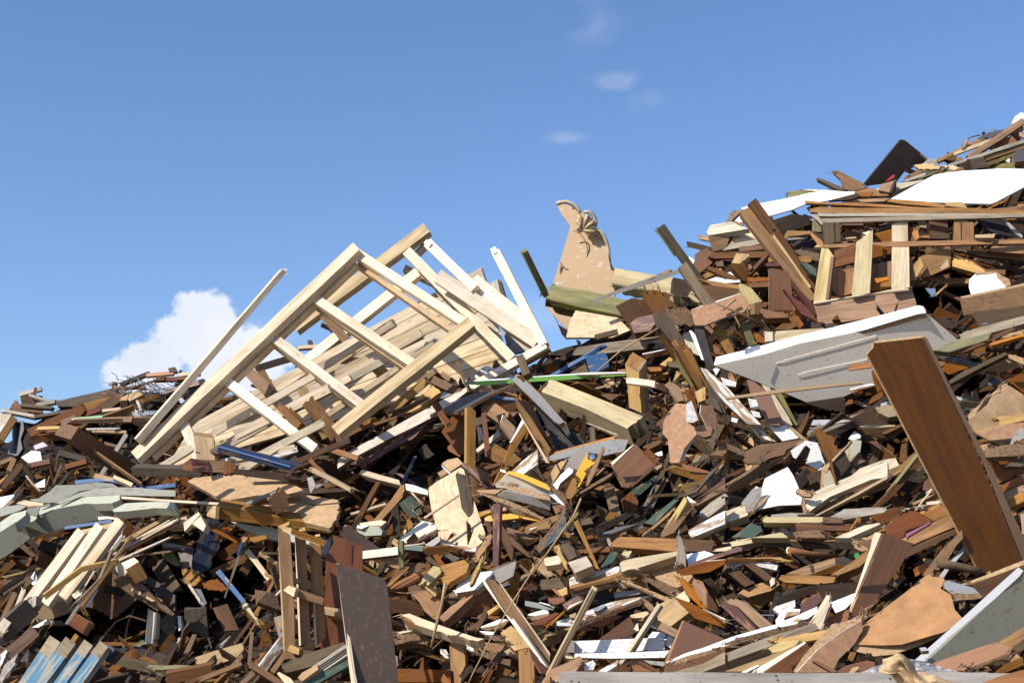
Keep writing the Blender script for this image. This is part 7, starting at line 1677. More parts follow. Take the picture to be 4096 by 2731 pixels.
D4 += r'''
# ---- C3: centre right, white door
@C3
[panelled_door;1200,800;300;large white panelled door lying tilted with its underside splashed with mud
445,870 470,790 800,712 1425,541 2138,368 2770,203 2830,215 2860,290 2766,302 2138,489 1425,634 1000,762 480,890;white;-30,42;0;3;top_edge
448,885 1000,765 1425,637 2138,492 2766,305 2885,317 3213,595 2700,900 1930,1240 1500,1305 1100,1140 620,950;doorwhite;-6,-28;-1;3;underside
1150,870 1250,830 1425,785 2138,590 2300,545 2300,575 2138,625 1425,815 1250,865;doorwhite;-6,-28;-0.7;0.3;moulding
1400,1000 1500,960 2138,830 2350,760 2350,785 2138,860 1450,1030;doorwhite;-6,-28;-0.7;0.3;moulding
[HINGE]
]
1815,1050 1910,1050 ;X
1020,500 1115,505 1118,622 1025,618;pine;-30,10;274;3;board_end;pale sawn end of the timber behind the white door
1115,500 1700,460 1760,460 1118,622;pale;-12,8;270;6;timber_beam;pale timber lying behind the white door edge
960,250 1000,240 1240,290 1640,410 1690,450 1480,470 1200,400 1000,330;dark;-15,20;256;6;timber_beam;dark moulded timber above the white door;r3
1130,480 1340,320 1410,360 1420,420 1300,480;brown;-12,12;268;5;splintered_board;broken moulded brown timber with a torn end above the white door;r3 j:1,2,3
1350,320 1400,320 1470,420 1420,470 1370,420;rust;-20,15;272;2;board_scrap;fresh torn fibres of the broken moulded timber;r9
740,420 780,400 830,430 930,640 850,670;mossy;-8,8;276;6;post;short mossy post with a frayed top behind the door hinge;j:0,1,2
650,290 670,280 750,440 740,450;tan;-12,8;270;2;splinter;thin split splinter above the mossy post;j:0
850,490 900,490 1050,600 1060,640 930,620;rust;-10,12;262;4;rotten_board;rotten reddish wood behind the mossy post;r8
C 190,40 200,110 290,180 460,460 40>60;brown;5;262;3;splintered_board;dark brown split board left of the tall post;j:0
C 70,140 120,250 330,420 480,560 30>50;brown;5;266;3;splintered_board;long thin brown splinter left of the tall post;j:0
450,480 490,450 560,480 640,640 680,740 600,760 520,640;tan;-8,5;272;4;plank;brown plank end below the tall post
160,490 190,490 260,570 330,830 300,820;white;-20,8;266;1;panel;white curled sheet edge left of the black stake
90,540 170,490 250,620 280,780 150,720;cream;-5,8;258;2;panel;pale curved sheet behind the splintered posts;r3
220,470 320,475 440,870 430,950 380,950 300,700;black;-6,5;280;5;post;black weathered stake leaning in the middle right
320,480 340,500 450,880 440,880;tan;20,5;281;2;board_scrap;brown side of the black weathered stake
340,610 420,640 550,720 560,760 470,760 380,690;rust;-15,15;276;2;splintered_board;frayed rusty fibres beside the black stake;r9
430,930 470,910 510,930 470,1000;fluff;-20,15;300;1;paper_scrap;white torn paper under the door corner
-20,620 100,620 240,900 340,1150 420,1250 300,1200 150,950;brown;-6,5;300;5;splintered_board;broad split brown timber falling right in the middle;r4
-20,700 60,860 220,1130 250,1200 200,1160 60,960;mossy;-15,5;304;3;splinter;dark grooved edge of the broad split timber;r3
290,910 360,930 600,1140 980,1560 840,1560 560,1300 400,1100;whitew;-12,12;316;4;rail;long peeling white moulding running down right below the door;r2
360,1030 430,1080 580,1420 540,1460 420,1290;greyd;0,5;306;4;batten;mottled dark batten below the peeling white moulding
570,1255 900,1200 1250,1150 2138,1070 2138,1090 1300,1185 900,1235 580,1272;cane;-10,5;334;2;lath;long thin brown stick crossing in front of the white door
820,1050 900,1070 1090,1210 1200,1480 1200,1568 1080,1568 980,1400 860,1200;cocoa;-10,12;306;2;board;smooth reddish brown board with rounded side under the door;r2
985,1100 1080,1140 1300,1480 1340,1568 1260,1568 1120,1300;pale;-15,10;300;3;plank;tan plank behind the smooth reddish board
1100,1160 1210,1190 1400,1568 1320,1568;mossy;-12,6;306;4;post;mossy yellow green timber running down right under the door
610,980 640,970 700,1080 620,1100;orange;-15,15;310;2;splintered_board;bright orange torn wood under the door;r8
520,1020 700,1080 690,1130 560,1110;fluff;-15,25;312;1;paper_scrap;torn curled paper under the door;r10
830,1260 930,1280 960,1380 860,1370;fluff;-15,15;316;1;paper_scrap;torn paper scrap beside the reddish board;r9
860,1400 960,1420 980,1480 900,1470;fluff;-15,15;316;1;paper_scrap;second torn paper scrap beside the reddish board;r9
650,1480 720,1500 700,1540 640,1520;white;-20,30;318;0.5;paper_scrap;fan of small white corrugated paper;r6
340,1310 400,1230 480,1280 540,1430 480,1390;greyd;-12,15;300;5;board_scrap;grey broken timber end below the white moulding
250,1180 340,1200 330,1300 260,1290;pine2;-18,15;302;4;board_scrap;pale yellow broken wood below the split timber;r6
1480,1568 1530,1510 1960,1505 2000,1520 1700,1568;melgrey;-25,35;290;2;board;grey board top edge under the door
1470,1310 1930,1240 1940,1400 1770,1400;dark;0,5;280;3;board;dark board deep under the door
# ---- B8: upper mid right
@B8
[white_sheet;1200,150;70;long white sheet lying over the crest at the upper right
490,350 640,270 610,235 700,205 1150,120 1400,60 1590,30 1950,60 1600,150 1340,190 1200,250 930,325 640,390 600,395;sheetwhite;-15,48;0;1;sheet;;r2
490,360 640,400 635,430 610,435 490,385;chip;-15,0;0.4;2;edge
]
1145,40 1600,25 1620,30 1500,60 1145,120;green;-15,25;52;5;timber_beam;green mossy timber end behind the white sheet on the crest
[left_pallet;500,480;92;pallet end with tan blocks on the upper right crest
215,510 260,430 500,385 585,430 700,470 240,545;pale;-25,36;0;4;deck_board
235,548 400,510 475,580 440,700 300,730 270,680;tan;-10,-5;-2;8;block
440,390 490,290 510,270 640,250 500,380;grey;-20,15;-8;3;deck_board
445,550 540,500 560,500 460,690;brown;10,0;-4;3;stringer
520,600 560,530 720,470 800,560 790,590 530,620;pine;-22,22;-8;4;deck_board
480,640 800,590 840,640 400,720;silver;-18,18;-6;4;deck_board
]
T 500,300 520,320 8;nail;0,0;104;1;nail;black nail on the crest pallet
T 520,255 580,305 8;nail;0,0;104;1;nail;long black nail on the crest pallet
585,690 600,670 860,655 880,700 600,730;brown;-15,15;92;3;batten;dark brown batten end under the crest pallet
[double_plank;1000,600;150;pair of long brown planks leaning left together at the upper right
S 650,260 1440,1270 125;tan;0,10;0;5;plank;;j
S 690,245 800,390 60;greyd;-10,20;0.5;2;worn_top
S 740,150 1480,1180 100;brown;2,8;2;5;plank;;r2
S 715,180 1400,1140 30;pine2;-30,10;2.6;1;worn_edge;;r4
960,460 975,450 995,465 985,485 965,482;nail;2,8;2.8;0.4;bolt_hole
]
80,770 130,730 220,685 240,710 300,740 280,860 160,960 80,1000;rust;-8,8;96;3;board;rusty brown board with a frayed top at the left of the upper heap;j:1,2
-10,800 30,790 80,830 60,900 20,890;whited;-20,30;80;2;panel;white scrap behind the tall post at the skyline;r4
240,780 280,740 1000,720 1000,790 300,810;brown;-18,15;104;5;batten;long brown split batten with a frayed tip
350,815 510,810 500,835 360,830;red;-20,30;98;1;board_scrap;red patterned scrap under the long split batten
320,850 400,830 420,900 330,900;greyd;-15,20;104;4;offcut;grey block under the long split batten
225,905 260,905 430,960 640,1060 690,1080 650,1090 400,1010 240,940;brown;-10,15;112;3;splintered_board;brown cracked board sloping down right;r3 j:0
500,860 560,750 700,760 700,790 640,830 600,870;pine2;-25,40;124;3;offcut;sawn pinkish top of the upright brown block
490,870 600,875 640,840 700,970 690,1080 640,1060 520,930;brown;5,0;122;7;block;upright brown block below its pinkish sawn top;r3
690,970 900,740 930,760 720,990 690,985;brown;-15,15;130;4;batten;thin dark batten propped right of the upright block
685,880 720,875 740,910 700,950;rust;-20,15;132;3;board_scrap;small torn chunk on the propped batten;r6
215,1060 490,960 600,980 600,1080 420,1090;whited;-18,35;104;1;panel;white sheet under the cracked board
150,1010 280,940 380,920 400,960 200,1040;tan;-10,20;102;2;splintered_board;torn brown board left of the white sheet;r5
570,1120 600,1090 720,1140 850,1290 840,1460 700,1440 640,1240;treat;-10,20;136;9;timber_beam;old yellow brown timber with crumbling top in the upper right;r5
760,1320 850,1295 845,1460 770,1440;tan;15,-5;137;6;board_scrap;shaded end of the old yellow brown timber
930,930 960,920 1140,960 1170,1000 1190,1180 1200,1400 930,1400;veneer;-3,6;140;2;board;upright reddish brown board standing in the upper right dark;r3
815,1400 850,1380 1140,1440 1150,1480 900,1490;brown;-18,20;146;6;timber_beam;moulded brown timber end below the upright reddish board
40,1390 320,1310 610,1205 720,1320 640,1420 420,1480 200,1568 90,1568;card;-8,15;140;2;board;tan curved board with a white top edge below the tall post
40,1390 600,1205 600,1225 350,1310 60,1410;white;-30,50;143;2;board_scrap;white top edge of the tan curved board
T 395,1400 550,1270 28;cane;0,0;152;1;cane;short cane on the tan curved board
T 310,1310 600,1440 880,1568 26;caned;0,0;148;1;stick;brown stick crossing under the tall post
0,1240 50,1180 100,1260 150,1310 80,1300;treat;-12,15;120;2;splintered_board;pale shard at the edge of the treated timber;j
120,1040 180,1050 500,1100 620,1110 560,1170 300,1120;tan;-15,25;116;2;rotten_board;torn board lying over the treated timber;r4
100,1100 560,1150 570,1250 480,1300 150,1290;brown;-3,0;104;8;timber_beam;large shadowed timber behind the tall post
680,1030 930,1020 930,1060 700,1080;rust;-15,15;128;3;splintered_board;pinkish split batten ends left of the upright reddish board;j:0
680,1090 930,1070 930,1130 710,1140;rust;-15,10;130;3;splintered_board;second pinkish split batten end below the first;j:0
900,860 1050,860 1050,900 890,900;red;-15,10;112;3;batten;dark red batten behind the double plank
920,800 1380,780 1420,820 1400,850 930,850;tan;-20,20;112;3;batten;tan batten running right behind the double plank;j:2,3
1090,1150 1110,1145 1180,1230 1420,1400 1480,1530 1300,1440;red;-5,5;128;4;rail;dark red varnished rail in the shadow right of the double plank
1190,1110 1240,1130 1440,1330 1480,1470 1400,1400;red;-5,8;132;4;rail;second dark red varnished rail in the shadow
1080,1150 1100,1145 1130,1190 1100,1200;pine2;-20,15;134;2;board_scrap;pale tenon end of the dark red rail
1180,715 1300,710 1500,750 1500,840 1340,800;chipd;-10,10;100;3;rotten_board;crumbly dark board behind the double plank;r6
1290,860 1350,850 1470,930 1470,1010 1400,980;dgreen;-5,15;112;4;board;dark green timber behind the double plank
1075,590 1140,490 1400,500 1400,530 1160,560 1100,600;tan;-15,20;104;3;board;tan board end under the large pallet
1130,580 1380,560 1370,580 1150,600;mauve;0,10;98;2;board;lilac board in the dark under the large pallet
820,420 1200,300 1400,330 1400,420 1080,540;dark;-3,0;84;4;board;dark boards under the white sheet
# ---- C1/C2: large pallets
@C1
[large_pallet;1000,1300;130;big weathered pallet lying on its side across the upper right with square blocks
50,1050 300,1075 620,1075 1300,1125 1800,1130 2342,1150 2342,1185 1700,1170 900,1120 60,1080;pink;-12,20;-5;2;deck_board;;r1
100,1140 190,1120 900,1130 2342,1170 2342,1190 1200,1185 110,1175;tan;-12,20;-2;2;deck_board;;r3
180,1180 1200,1185 2342,1190 2342,1215 1000,1215 200,1215;silver;-12,20;0;2;deck_board;;r1
225,1240 1200,1215 2342,1190 2450,1190 2450,1220 1200,1255 240,1285;grey;-14,14;4;2;deck_board;;r1
100,1180 180,1200 240,1280 230,1310;silver;-50,10;3;2;deck_end
245,1510 1000,1480 2342,1455 2342,1500 1200,1525 260,1545;pink;-14,12;4;2;bottom_board;;r1
75,1370 100,1365 240,1480 250,1560 200,1530;pink;-50,15;3;2;bottom_end
240,1290 410,1280 430,1480 260,1510;greyd;-10,4;3;9;block
355,1285 360,1285 370,1490 365,1492;dark;-10,4;3.4;0.3;crack
130,1210 225,1290 220,1380 125,1375;grey;-55,5;1;6;block
1610,1280 1815,1275 1820,1475 1615,1485;tan;-12,4;4;9;block
1680,1278 1686,1278 1688,1482 1682,1482;dark;-12,4;4.4;0.3;crack
1620,1240 1750,1240 1750,1275 1620,1278;grey;-12,10;3;6;spacer
1350,1265 1540,1260 1560,1450 1355,1450;brown;-5,0;-6;9;block
430,1275 660,1270 660,1310 430,1310;brown;-15,15;-2;5;spacer
]
960,1295 1125,1265 1130,1475 960,1485;pine;-14,8;120;8;block;pale square pallet block inside the big pallet
780,1395 960,1350 960,1480 870,1490;rust;-10,8;112;6;brick;red ribbed brick inside the big pallet
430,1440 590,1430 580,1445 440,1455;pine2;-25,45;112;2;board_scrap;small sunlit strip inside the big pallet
650,1390 760,1360 760,1440;pine;-20,20;116;3;board_scrap;lit triangular board tip inside the big pallet
490,1380 610,1330 650,1390 600,1490 520,1480;brown;0,5;108;4;board;brown board behind the front pallet block
1170,1390 1200,1345 1235,1370 1250,1440 1200,1475;orange;-15,15;118;4;brick;small glossy orange hollow brick inside the big pallet
1140,1310 1180,1340 1160,1470 1140,1470;rust;0,5;112;4;board;rusty board right of the pale block
1240,1290 1350,1280 1350,1340 1250,1330;grey;-18,15;104;3;board;grey board deep in the big pallet
1250,1370 1350,1400 1350,1440 1260,1440;pink;-15,15;106;3;board;pinkish board deep in the big pallet
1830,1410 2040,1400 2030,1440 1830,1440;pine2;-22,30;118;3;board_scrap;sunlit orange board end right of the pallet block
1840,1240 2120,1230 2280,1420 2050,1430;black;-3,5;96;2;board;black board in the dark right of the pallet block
2120,1240 2160,1255 2330,1420 2320,1440 2240,1390;mauve;-10,20;110;1;pipe_strip;curved lilac white strip at the far right
2120,1240 2250,1225 2260,1245 2150,1255;tan;-20,25;104;2;board;tan board top at the far right
2210,1310 2280,1240 2342,1240 2342,1420;dark;-3,5;114;3;board;dark board at the far right edge of the big pallet
T 150,1100 155,1130 6;nail;0,0;136;1;nail;nail sticking out of the big pallet
S 270,1230 310,1235 5;nail;0,0;144;0.4;staple;bent nail on the front edge of the big pallet
[crest_white_sheet;1700,880;100;big bright white sheet lying over the upper right crest
945,1035 1090,955 1250,865 1400,785 1470,770 1700,740 2090,718 2342,722 2480,760 2400,880 2060,1060 2000,1085 1400,1070;sheetwhite;-15,42;0;1;face;;r2
2060,1065 2342,900 2400,880 2342,930 2040,1085 1980,1088;chip;0,-10;-0.3;1;torn_edge;;r4
]
1515,1070 1700,1065 1750,1130 1530,1110;pine2;-20,22;112;5;offcut;yellow tan block tucked under the big white sheet
2010,1140 2270,1110 2310,1140 2200,1160;chipd;-20,35;96;3;rotten_board;rotten dark board under the right of the big white sheet;r6
2270,1095 2342,1090 2342,1140 2310,1140;tan;-20,25;100;3;offcut;tan board corner at the right edge under the big white sheet
380,1035 610,975 620,1010 540,1040 300,1055;dark;-15,15;112;2;metal_strip;dark perforated strip end between the two white sheets
0,935 280,940 380,935 600,960 1300,860 1320,900 1000,960 600,1000;pale;-20,35;60;5;plank;long pale plank on the crest between the white sheets;r2
570,960 740,920 900,960 930,1000 700,1010 620,1000;pink;-22,32;84;3;board;stained pinkish board on the crest;r3
620,980 760,960 740,1010 630,1010;rust;-22,32;88;1;board_scrap;dark red stained patch board on the crest;r4
600,1040 900,1025 950,1030 880,1060 640,1070;tan;-22,30;96;3;plank;tan plank right of the perforated strip
950,1040 1300,1060 1530,1100 1500,1125 1100,1090 900,1060;tan;-20,25;106;3;plank;brown grained plank below the big white sheet
830,910 850,880 1000,840 1005,850 960,970 825,945;tan;-15,15;100;6;offcut;brown block with bent nails on the crest
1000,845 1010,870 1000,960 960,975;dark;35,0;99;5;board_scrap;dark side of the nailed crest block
1010,870 1200,850 1300,830 1200,880 1000,950 1000,920;pale;-22,35;92;4;plank;pale yellow plank right of the nailed crest block
885,855 970,785 990,780 990,800 940,835;redplastic;-15,25;94;1;plastic_strap;red plastic loop on the crest
[black_board;1000,650;70;big black board corner standing up like a tent on the skyline
670,880 1055,415 1100,425 1330,610 1300,660 1100,740 1010,860 700,900;blacksheet;12,-22;0;2;face;;r2
670,880 1050,412 1065,418 690,890;greyd;-50,20;0.6;2;edge;;r3
1055,412 1100,420 1330,608 1320,620 1090,435;greyd;-20,50;0.4;1;edge;;r3
]
170,830 180,810 290,850 480,930 460,940 400,940;greyd;-15,15;70;4;batten;grey broken batten tip on the skyline left of the black board;j:0
345,760 360,740 410,745 500,790 640,860 700,920 600,945 470,940 420,830;splint;-6,4;76;3;rotten_board;brown rotten fibrous board standing on the skyline;r4 j:0,1,4
1270,680 1340,615 1430,615 1430,680;mauve;-5,20;80;2;board;grey brown plywood scrap right of the black board
1190,685 1300,660 1440,690 1480,690 1440,725 1240,720;pine2;-22,30;90;2;splintered_board;light curved splintered board right of the black board;r4 j
1090,830 1100,800 1230,735 1310,740 1240,780 1110,840;brown;-18,15;92;4;splintered_board;rough brown batten end right of the black board;r4
1090,840 1300,760 1320,780 1280,800 1100,855;silver;-22,30;96;3;batten;silver grey batten below the rough brown one
1300,800 1320,740 1440,740 1400,780;greyd;-10,10;94;3;board;dark grey board scrap on the crest
T 1240,830 1400,770 1560,700 18;mossy;0,0;104;1;cane;green cane on the crest
1480,690 1600,680 1700,720 1640,740 1560,720;pine2;-20,30;98;2;splintered_board;light splintered wood at the right crest;r5 j
1600,750 1640,720 1700,700 1720,730;rust;-20,25;102;1;splintered_board;fan of reddish splinters on the crest;j
1490,765 1560,730 1600,740 1600,755;green;-20,30;96;1;board_scrap;pale green scrap on the crest
1640,720 2342,640 2342,720 1800,740;mossy;-22,35;76;5;plank;long green tinged plank above the big white sheet
B 1440,635 1900,405 36;tan;25;84;3;batten;brown batten rising to the right skyline
B 1620,560 2060,395 30;pale;25;88;2;batten;pale batten parallel to the brown one at the right skyline
B 1760,600 2342,215 62;tan;20;100;4;plank;long brown plank rising to the right corner skyline
B 1560,685 2342,430 34;silver;25;98;3;batten;long silver batten rising right under the long brown plank
B 1940,615 2342,485 40;tan;20;92;3;batten;tan batten under the long silver batten
B 1950,680 2342,530 30;mossy;10;90;3;batten;dark green batten at the right skyline
1880,375 2050,320 2140,310 2100,350 1960,420 1900,430;slate;-15,20;80;2;board;dark slate board on the right skyline
T 1880,370 1800,385 1730,420 1690,500 14;greyd;0,0;94;1;strap;bent dark strap on the right skyline
1690,510 1730,410 1765,410 1710,500;chip;-15,20;96;2;board_scrap;crumbly end of the bent strap;r5
T 1970,340 2000,310 2040,305 2040,325 10;cane;0,0;92;1;root;curled fibre on the right skyline
1905,340 1920,330 1945,345 1925,360;blackplastic;0,0;90;2;knob;small black knob on the slate board
1780,620 1920,590 1960,700 1810,725;greyd;-8,0;98;8;timber_beam;square dark timber end with growth rings at the right crest
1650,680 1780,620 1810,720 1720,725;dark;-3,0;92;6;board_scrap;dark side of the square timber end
1510,620 1640,570 1640,620 1600,640;brown;-5,0;76;6;offcut;brown block under the battens at the right skyline
1620,640 1660,595 1690,600 1680,630;tan;-18,10;88;3;offcut;small tan block under the battens
2020,470 2130,400 2220,380 2270,430 2120,500 2040,505;rust;-15,5;86;7;timber_beam;orange brown log end at the right skyline;r5
2220,350 2290,330 2310,420 2240,440;brown;5,5;88;5;offcut;brown block right of the log end
2210,240 2250,170 2310,130 2342,140 2400,150 2400,300 2342,340 2250,270;fluff;-15,25;70;4;sack;pale beige lumpy sack at the right corner skyline;r8
2240,320 2342,280 2342,300 2260,335;pine2;-20,30;96;2;board;light board by the beige sack
2290,340 2342,360 2342,400 2290,370;chip;-20,25;96;2;rotten_board;crumbs below the beige sack;r7
2220,600 2280,505 2342,535 2342,640 2250,650;slate;-10,18;104;5;deck_board;dark ribbed board end at the right crest
2150,640 2180,610 2200,620 2190,660;fluff;-15,20;104;1;paper_scrap;white torn paper at the right crest;r6
# front tilted pallet
@C2
[front_pallet;650,600;222;tilted pallet with three pale slats above a thick brown rail at the right
130,955 540,870 1140,800 1165,785 1215,940 1215,975 700,1110 200,1175;pink;-14,8;0;9;rail;;r1
1140,790 1165,785 1215,940 1205,975;pine2;35,5;0.6;3;rail_end
145,925 350,900 740,850 960,800 1130,795 1140,805 700,855 140,955;pine;-15,55;0.2;1;rail_top
225,370 300,380 355,460 300,880 290,920 140,950 150,850;treat;-18,10;3;3;slat;;r1
355,460 372,470 320,910 300,905;brown;50,0;2.6;2;slat_side
590,310 760,185 760,300 730,840 550,890 540,840;treat;-18,10;3.4;3;slat;;r1
745,300 765,185 745,720 730,830;brown;50,0;3;2;slat_side
960,360 1140,360 1145,780 970,830 955,780;pale;-18,10;3.4;3;slat;;r1
350,620 560,580 560,840 420,880 330,800;pink;-12,6;-8;5;back_rail
740,545 960,505 960,800 740,800;pink;-12,6;-8;5;back_rail
360,400 580,320 570,520 370,570;rust;-8,2;-16;4;back_board
740,330 960,370 950,430 750,480;rust;-8,2;-16;4;back_board
735,720 780,690 930,670 960,740 940,790 740,820;tan;-12,12;-4;6;block
780,690 925,670 930,700 800,735;orange;-20,45;-3.4;1;block_top
1140,480 1165,465 1210,700 1150,720;pink;-20,5;-6;3;stub
]
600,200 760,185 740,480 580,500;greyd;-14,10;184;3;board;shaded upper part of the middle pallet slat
180,330 230,340 220,390 145,390 145,370;pine2;-22,30;170;3;offcut;sunlit pale offcut left of the front pallet
290,375 460,370 460,410 290,415;dark;-5,-5;176;5;offcut;dark block end under the big pallet
1190,540 1260,460 1560,350 1580,380 1570,570 1340,670 1220,680;tan;-8,6;176;3;board;brown board with sunlit patches right of the front pallet
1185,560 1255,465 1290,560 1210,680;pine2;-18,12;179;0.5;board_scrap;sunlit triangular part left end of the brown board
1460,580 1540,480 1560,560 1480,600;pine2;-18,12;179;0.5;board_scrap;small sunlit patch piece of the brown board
1550,350 1590,350 1580,560 1550,570;rust;35,0;178;3;board_scrap;rusty side edge of the brown board
1590,560 1610,480 1700,490 1800,520 1940,610 1900,650;pine2;-18,18;182;4;plank;pale plank end sloping down right behind the brown board
1600,440 1800,500 1940,590 2150,600 2150,650 1900,640 1700,520;brown;-10,15;172;3;board;brown board behind the pale plank end
1960,400 2030,350 2342,370 2342,430 2000,410;tan;-18,15;172;4;plank;tan plank running to the right edge under the big pallet;r2
1600,380 2342,440 2342,500 1900,460;brown;-10,15;160;3;plank;shaded plank running to the right edge
T 1820,560 1600,420 1590,410 8;nail;0,0;150;1;wire;fine dark wire behind the plank
[castor;1395,860;196;small grey castor wheel hanging in the dark gap right of the front pallet
1310,790 1415,795 1420,870 1380,880;metal;0,5;0;0.5;bracket
T 1395,880 1395,885 110;rubber;0,0;0;3;wheel
T 1393,858 1400,862 24;nail;0,0;3;1;axle
]
1310,700 1780,680 1780,740 1400,750 1480,720;tan;-20,20;206;3;splintered_board;splintered lath with frayed left end pointing into the dark gap;j:0,4
B 1340,780 1400,700 14>6;pine2;20;208;1;splinter;frayed splinter below the lath end
B 1370,810 1460,710 14>6;pine2;20;209;1;splinter;second frayed splinter below the lath end
B 1430,850 1530,760 22>8;pine2;20;210;1;splinter;thick frayed splinter below the lath end
1170,720 1560,640 1560,680 1780,760 1200,770;brown;-10,10;184;3;board;brown boards in the dark right of the front pallet
1440,780 1700,900 1680,930 1480,830;brown;-5,10;186;3;batten;brown batten slanting in the dark gap
[white_chunk;1950,720;220;broken white chipboard chunk with a rough tan rim at the right
1770,700 1835,640 2050,635 2060,680 2150,770 2150,800 1790,860 1765,780;white;-22,30;0;2;face;;r3
1830,620 2050,620 2100,655 2190,700 2205,760 2150,775 2060,690 2040,640 1840,640;chip;-15,30;0.5;3;rim;;r5
]
[flake_beam;2000,880;232;large brown flake board panel standing on edge at the right
1675,880 2342,740 2450,720 2450,760 1700,900;chip;-25,48;0.5;1;top_edge;;r2
1675,900 2342,765 2450,750 2450,960 2342,980 1800,1050 1715,1075;osbd;-8,-4;0;2;face;;r2
]
1790,1060 1850,1030 2342,985 2342,1090 2100,1140 1870,1200;greyd;-8,-2;224;3;board;grey plywood board with a staple under the flake board panel
1905,1160 1960,1150 1965,1156 1910,1168;metal;-10,0;227;0.4;staple;shiny staple in the grey plywood board
1660,1270 1800,1220 2100,1140 2342,1080 2342,1160 2060,1240 1700,1340;grey;-22,25;236;5;plank;grey sunlit broken plank rising right below the grey plywood;r4
1390,1440 1600,1340 2000,1260 1960,1330 1560,1460;green;-20,20;240;5;plank;grey green plank behind the laminate plank top;r3
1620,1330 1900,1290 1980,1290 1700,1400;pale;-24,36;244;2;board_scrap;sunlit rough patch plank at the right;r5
1660,1480 1900,1340 2230,1190 2260,1220 1900,1390;brown;0,8;244;3;batten;dark brown batten crossing below the grey sunlit plank;r3
1980,1370 2342,1260 2342,1290 2000,1390;orange;-24,35;246;2;splintered_board;bright orange lath rising to the right edge;j:0
1190,1155 1250,1110 1340,1110 1670,1290 1630,1325 1400,1240;brown;-2,-4;236;3;board;torn brown strip on the far corner of the white door;r6
1230,1050 1250,985 1310,1000 1320,1040 1280,1060;chip;-25,20;262;3;board_scrap;torn chipboard corner of the white door;r7
1540,1200 1740,1090 1770,1100 1580,1220;dark;0,8;214;3;batten;dark batten in the gap above the grey green plank
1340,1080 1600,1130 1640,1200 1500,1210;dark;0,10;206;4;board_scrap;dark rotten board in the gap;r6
260,1170 400,1160 350,1200 270,1205;dark;-18,18;248;5;offcut;dark ribbed offcut between the front pallet and the white door
# ---- foreground
@F
[foreground_beam;1800,1555;0;large blurred weathered grey beam lying across the bottom right foreground
]
'''
D4 = D4.replace("1815,1050 1910,1050 ;X\n", "").replace('[HINGE]', """795,712 960,648 968,690 800,762;metal;-30,42;0.6;0.4;hinge
T 800,700 965,652 12;metal;0,0;3;1;hinge_pin
806,724 814,722 816,732 808,734;nail;-30,42;1;0.2;screw
868,712 878,708 880,720 870,722;nail;-30,42;1;0.2;screw
930,690 940,686 942,698 932,700;nail;-30,42;1;0.2;screw""")
D4 = D4[:D4.index('# ---- foreground')]
painted('doorwhite', (0.80, 0.71, 0.58), (0.3, 0.2, 0.1), wear=0.0, speck=0.6, dirt=(0.16, 0.09, 0.05))
plain('sheetwhite', (0.78, 0.78, 0.76), 0.6, var=0.04)
plain('blacksheet', (0.05, 0.035, 0.028), 0.6, var=0.5)
plain('plumpaint', (0.22, 0.06, 0.13), 0.6)
wood('splint', (0.24, 0.14, 0.07), dark=0.45, stain=0.4)
CATS.update({'large_pallet': 'pallet', 'front_pallet': 'pallet', 'left_pallet': 'pallet', 'crest_white_sheet': 'sheet', 'white_sheet': 'sheet', 'panelled_door': 'door', 'flake_beam': 'flake board',
 'veneered_door': 'board', 'laminate_plank': 'floor plank', 'hardboard_sheet': 'hardboard', 'steel_edged_door': 'door panel', 'brown_laminate': 'floor plank', 'double_plank': 'planks', 'black_board': 'board',
 'white_chunk': 'chipboard', 'turned_rail': 'rail', 'raised_beam': 'timber beam', 'purple_edged_timber': 'timber beam', 'fallen_stile': 'timber', 'cocoa_panel': 'panel', 'orange_edged_shelf': 'shelf'})
build(D4)
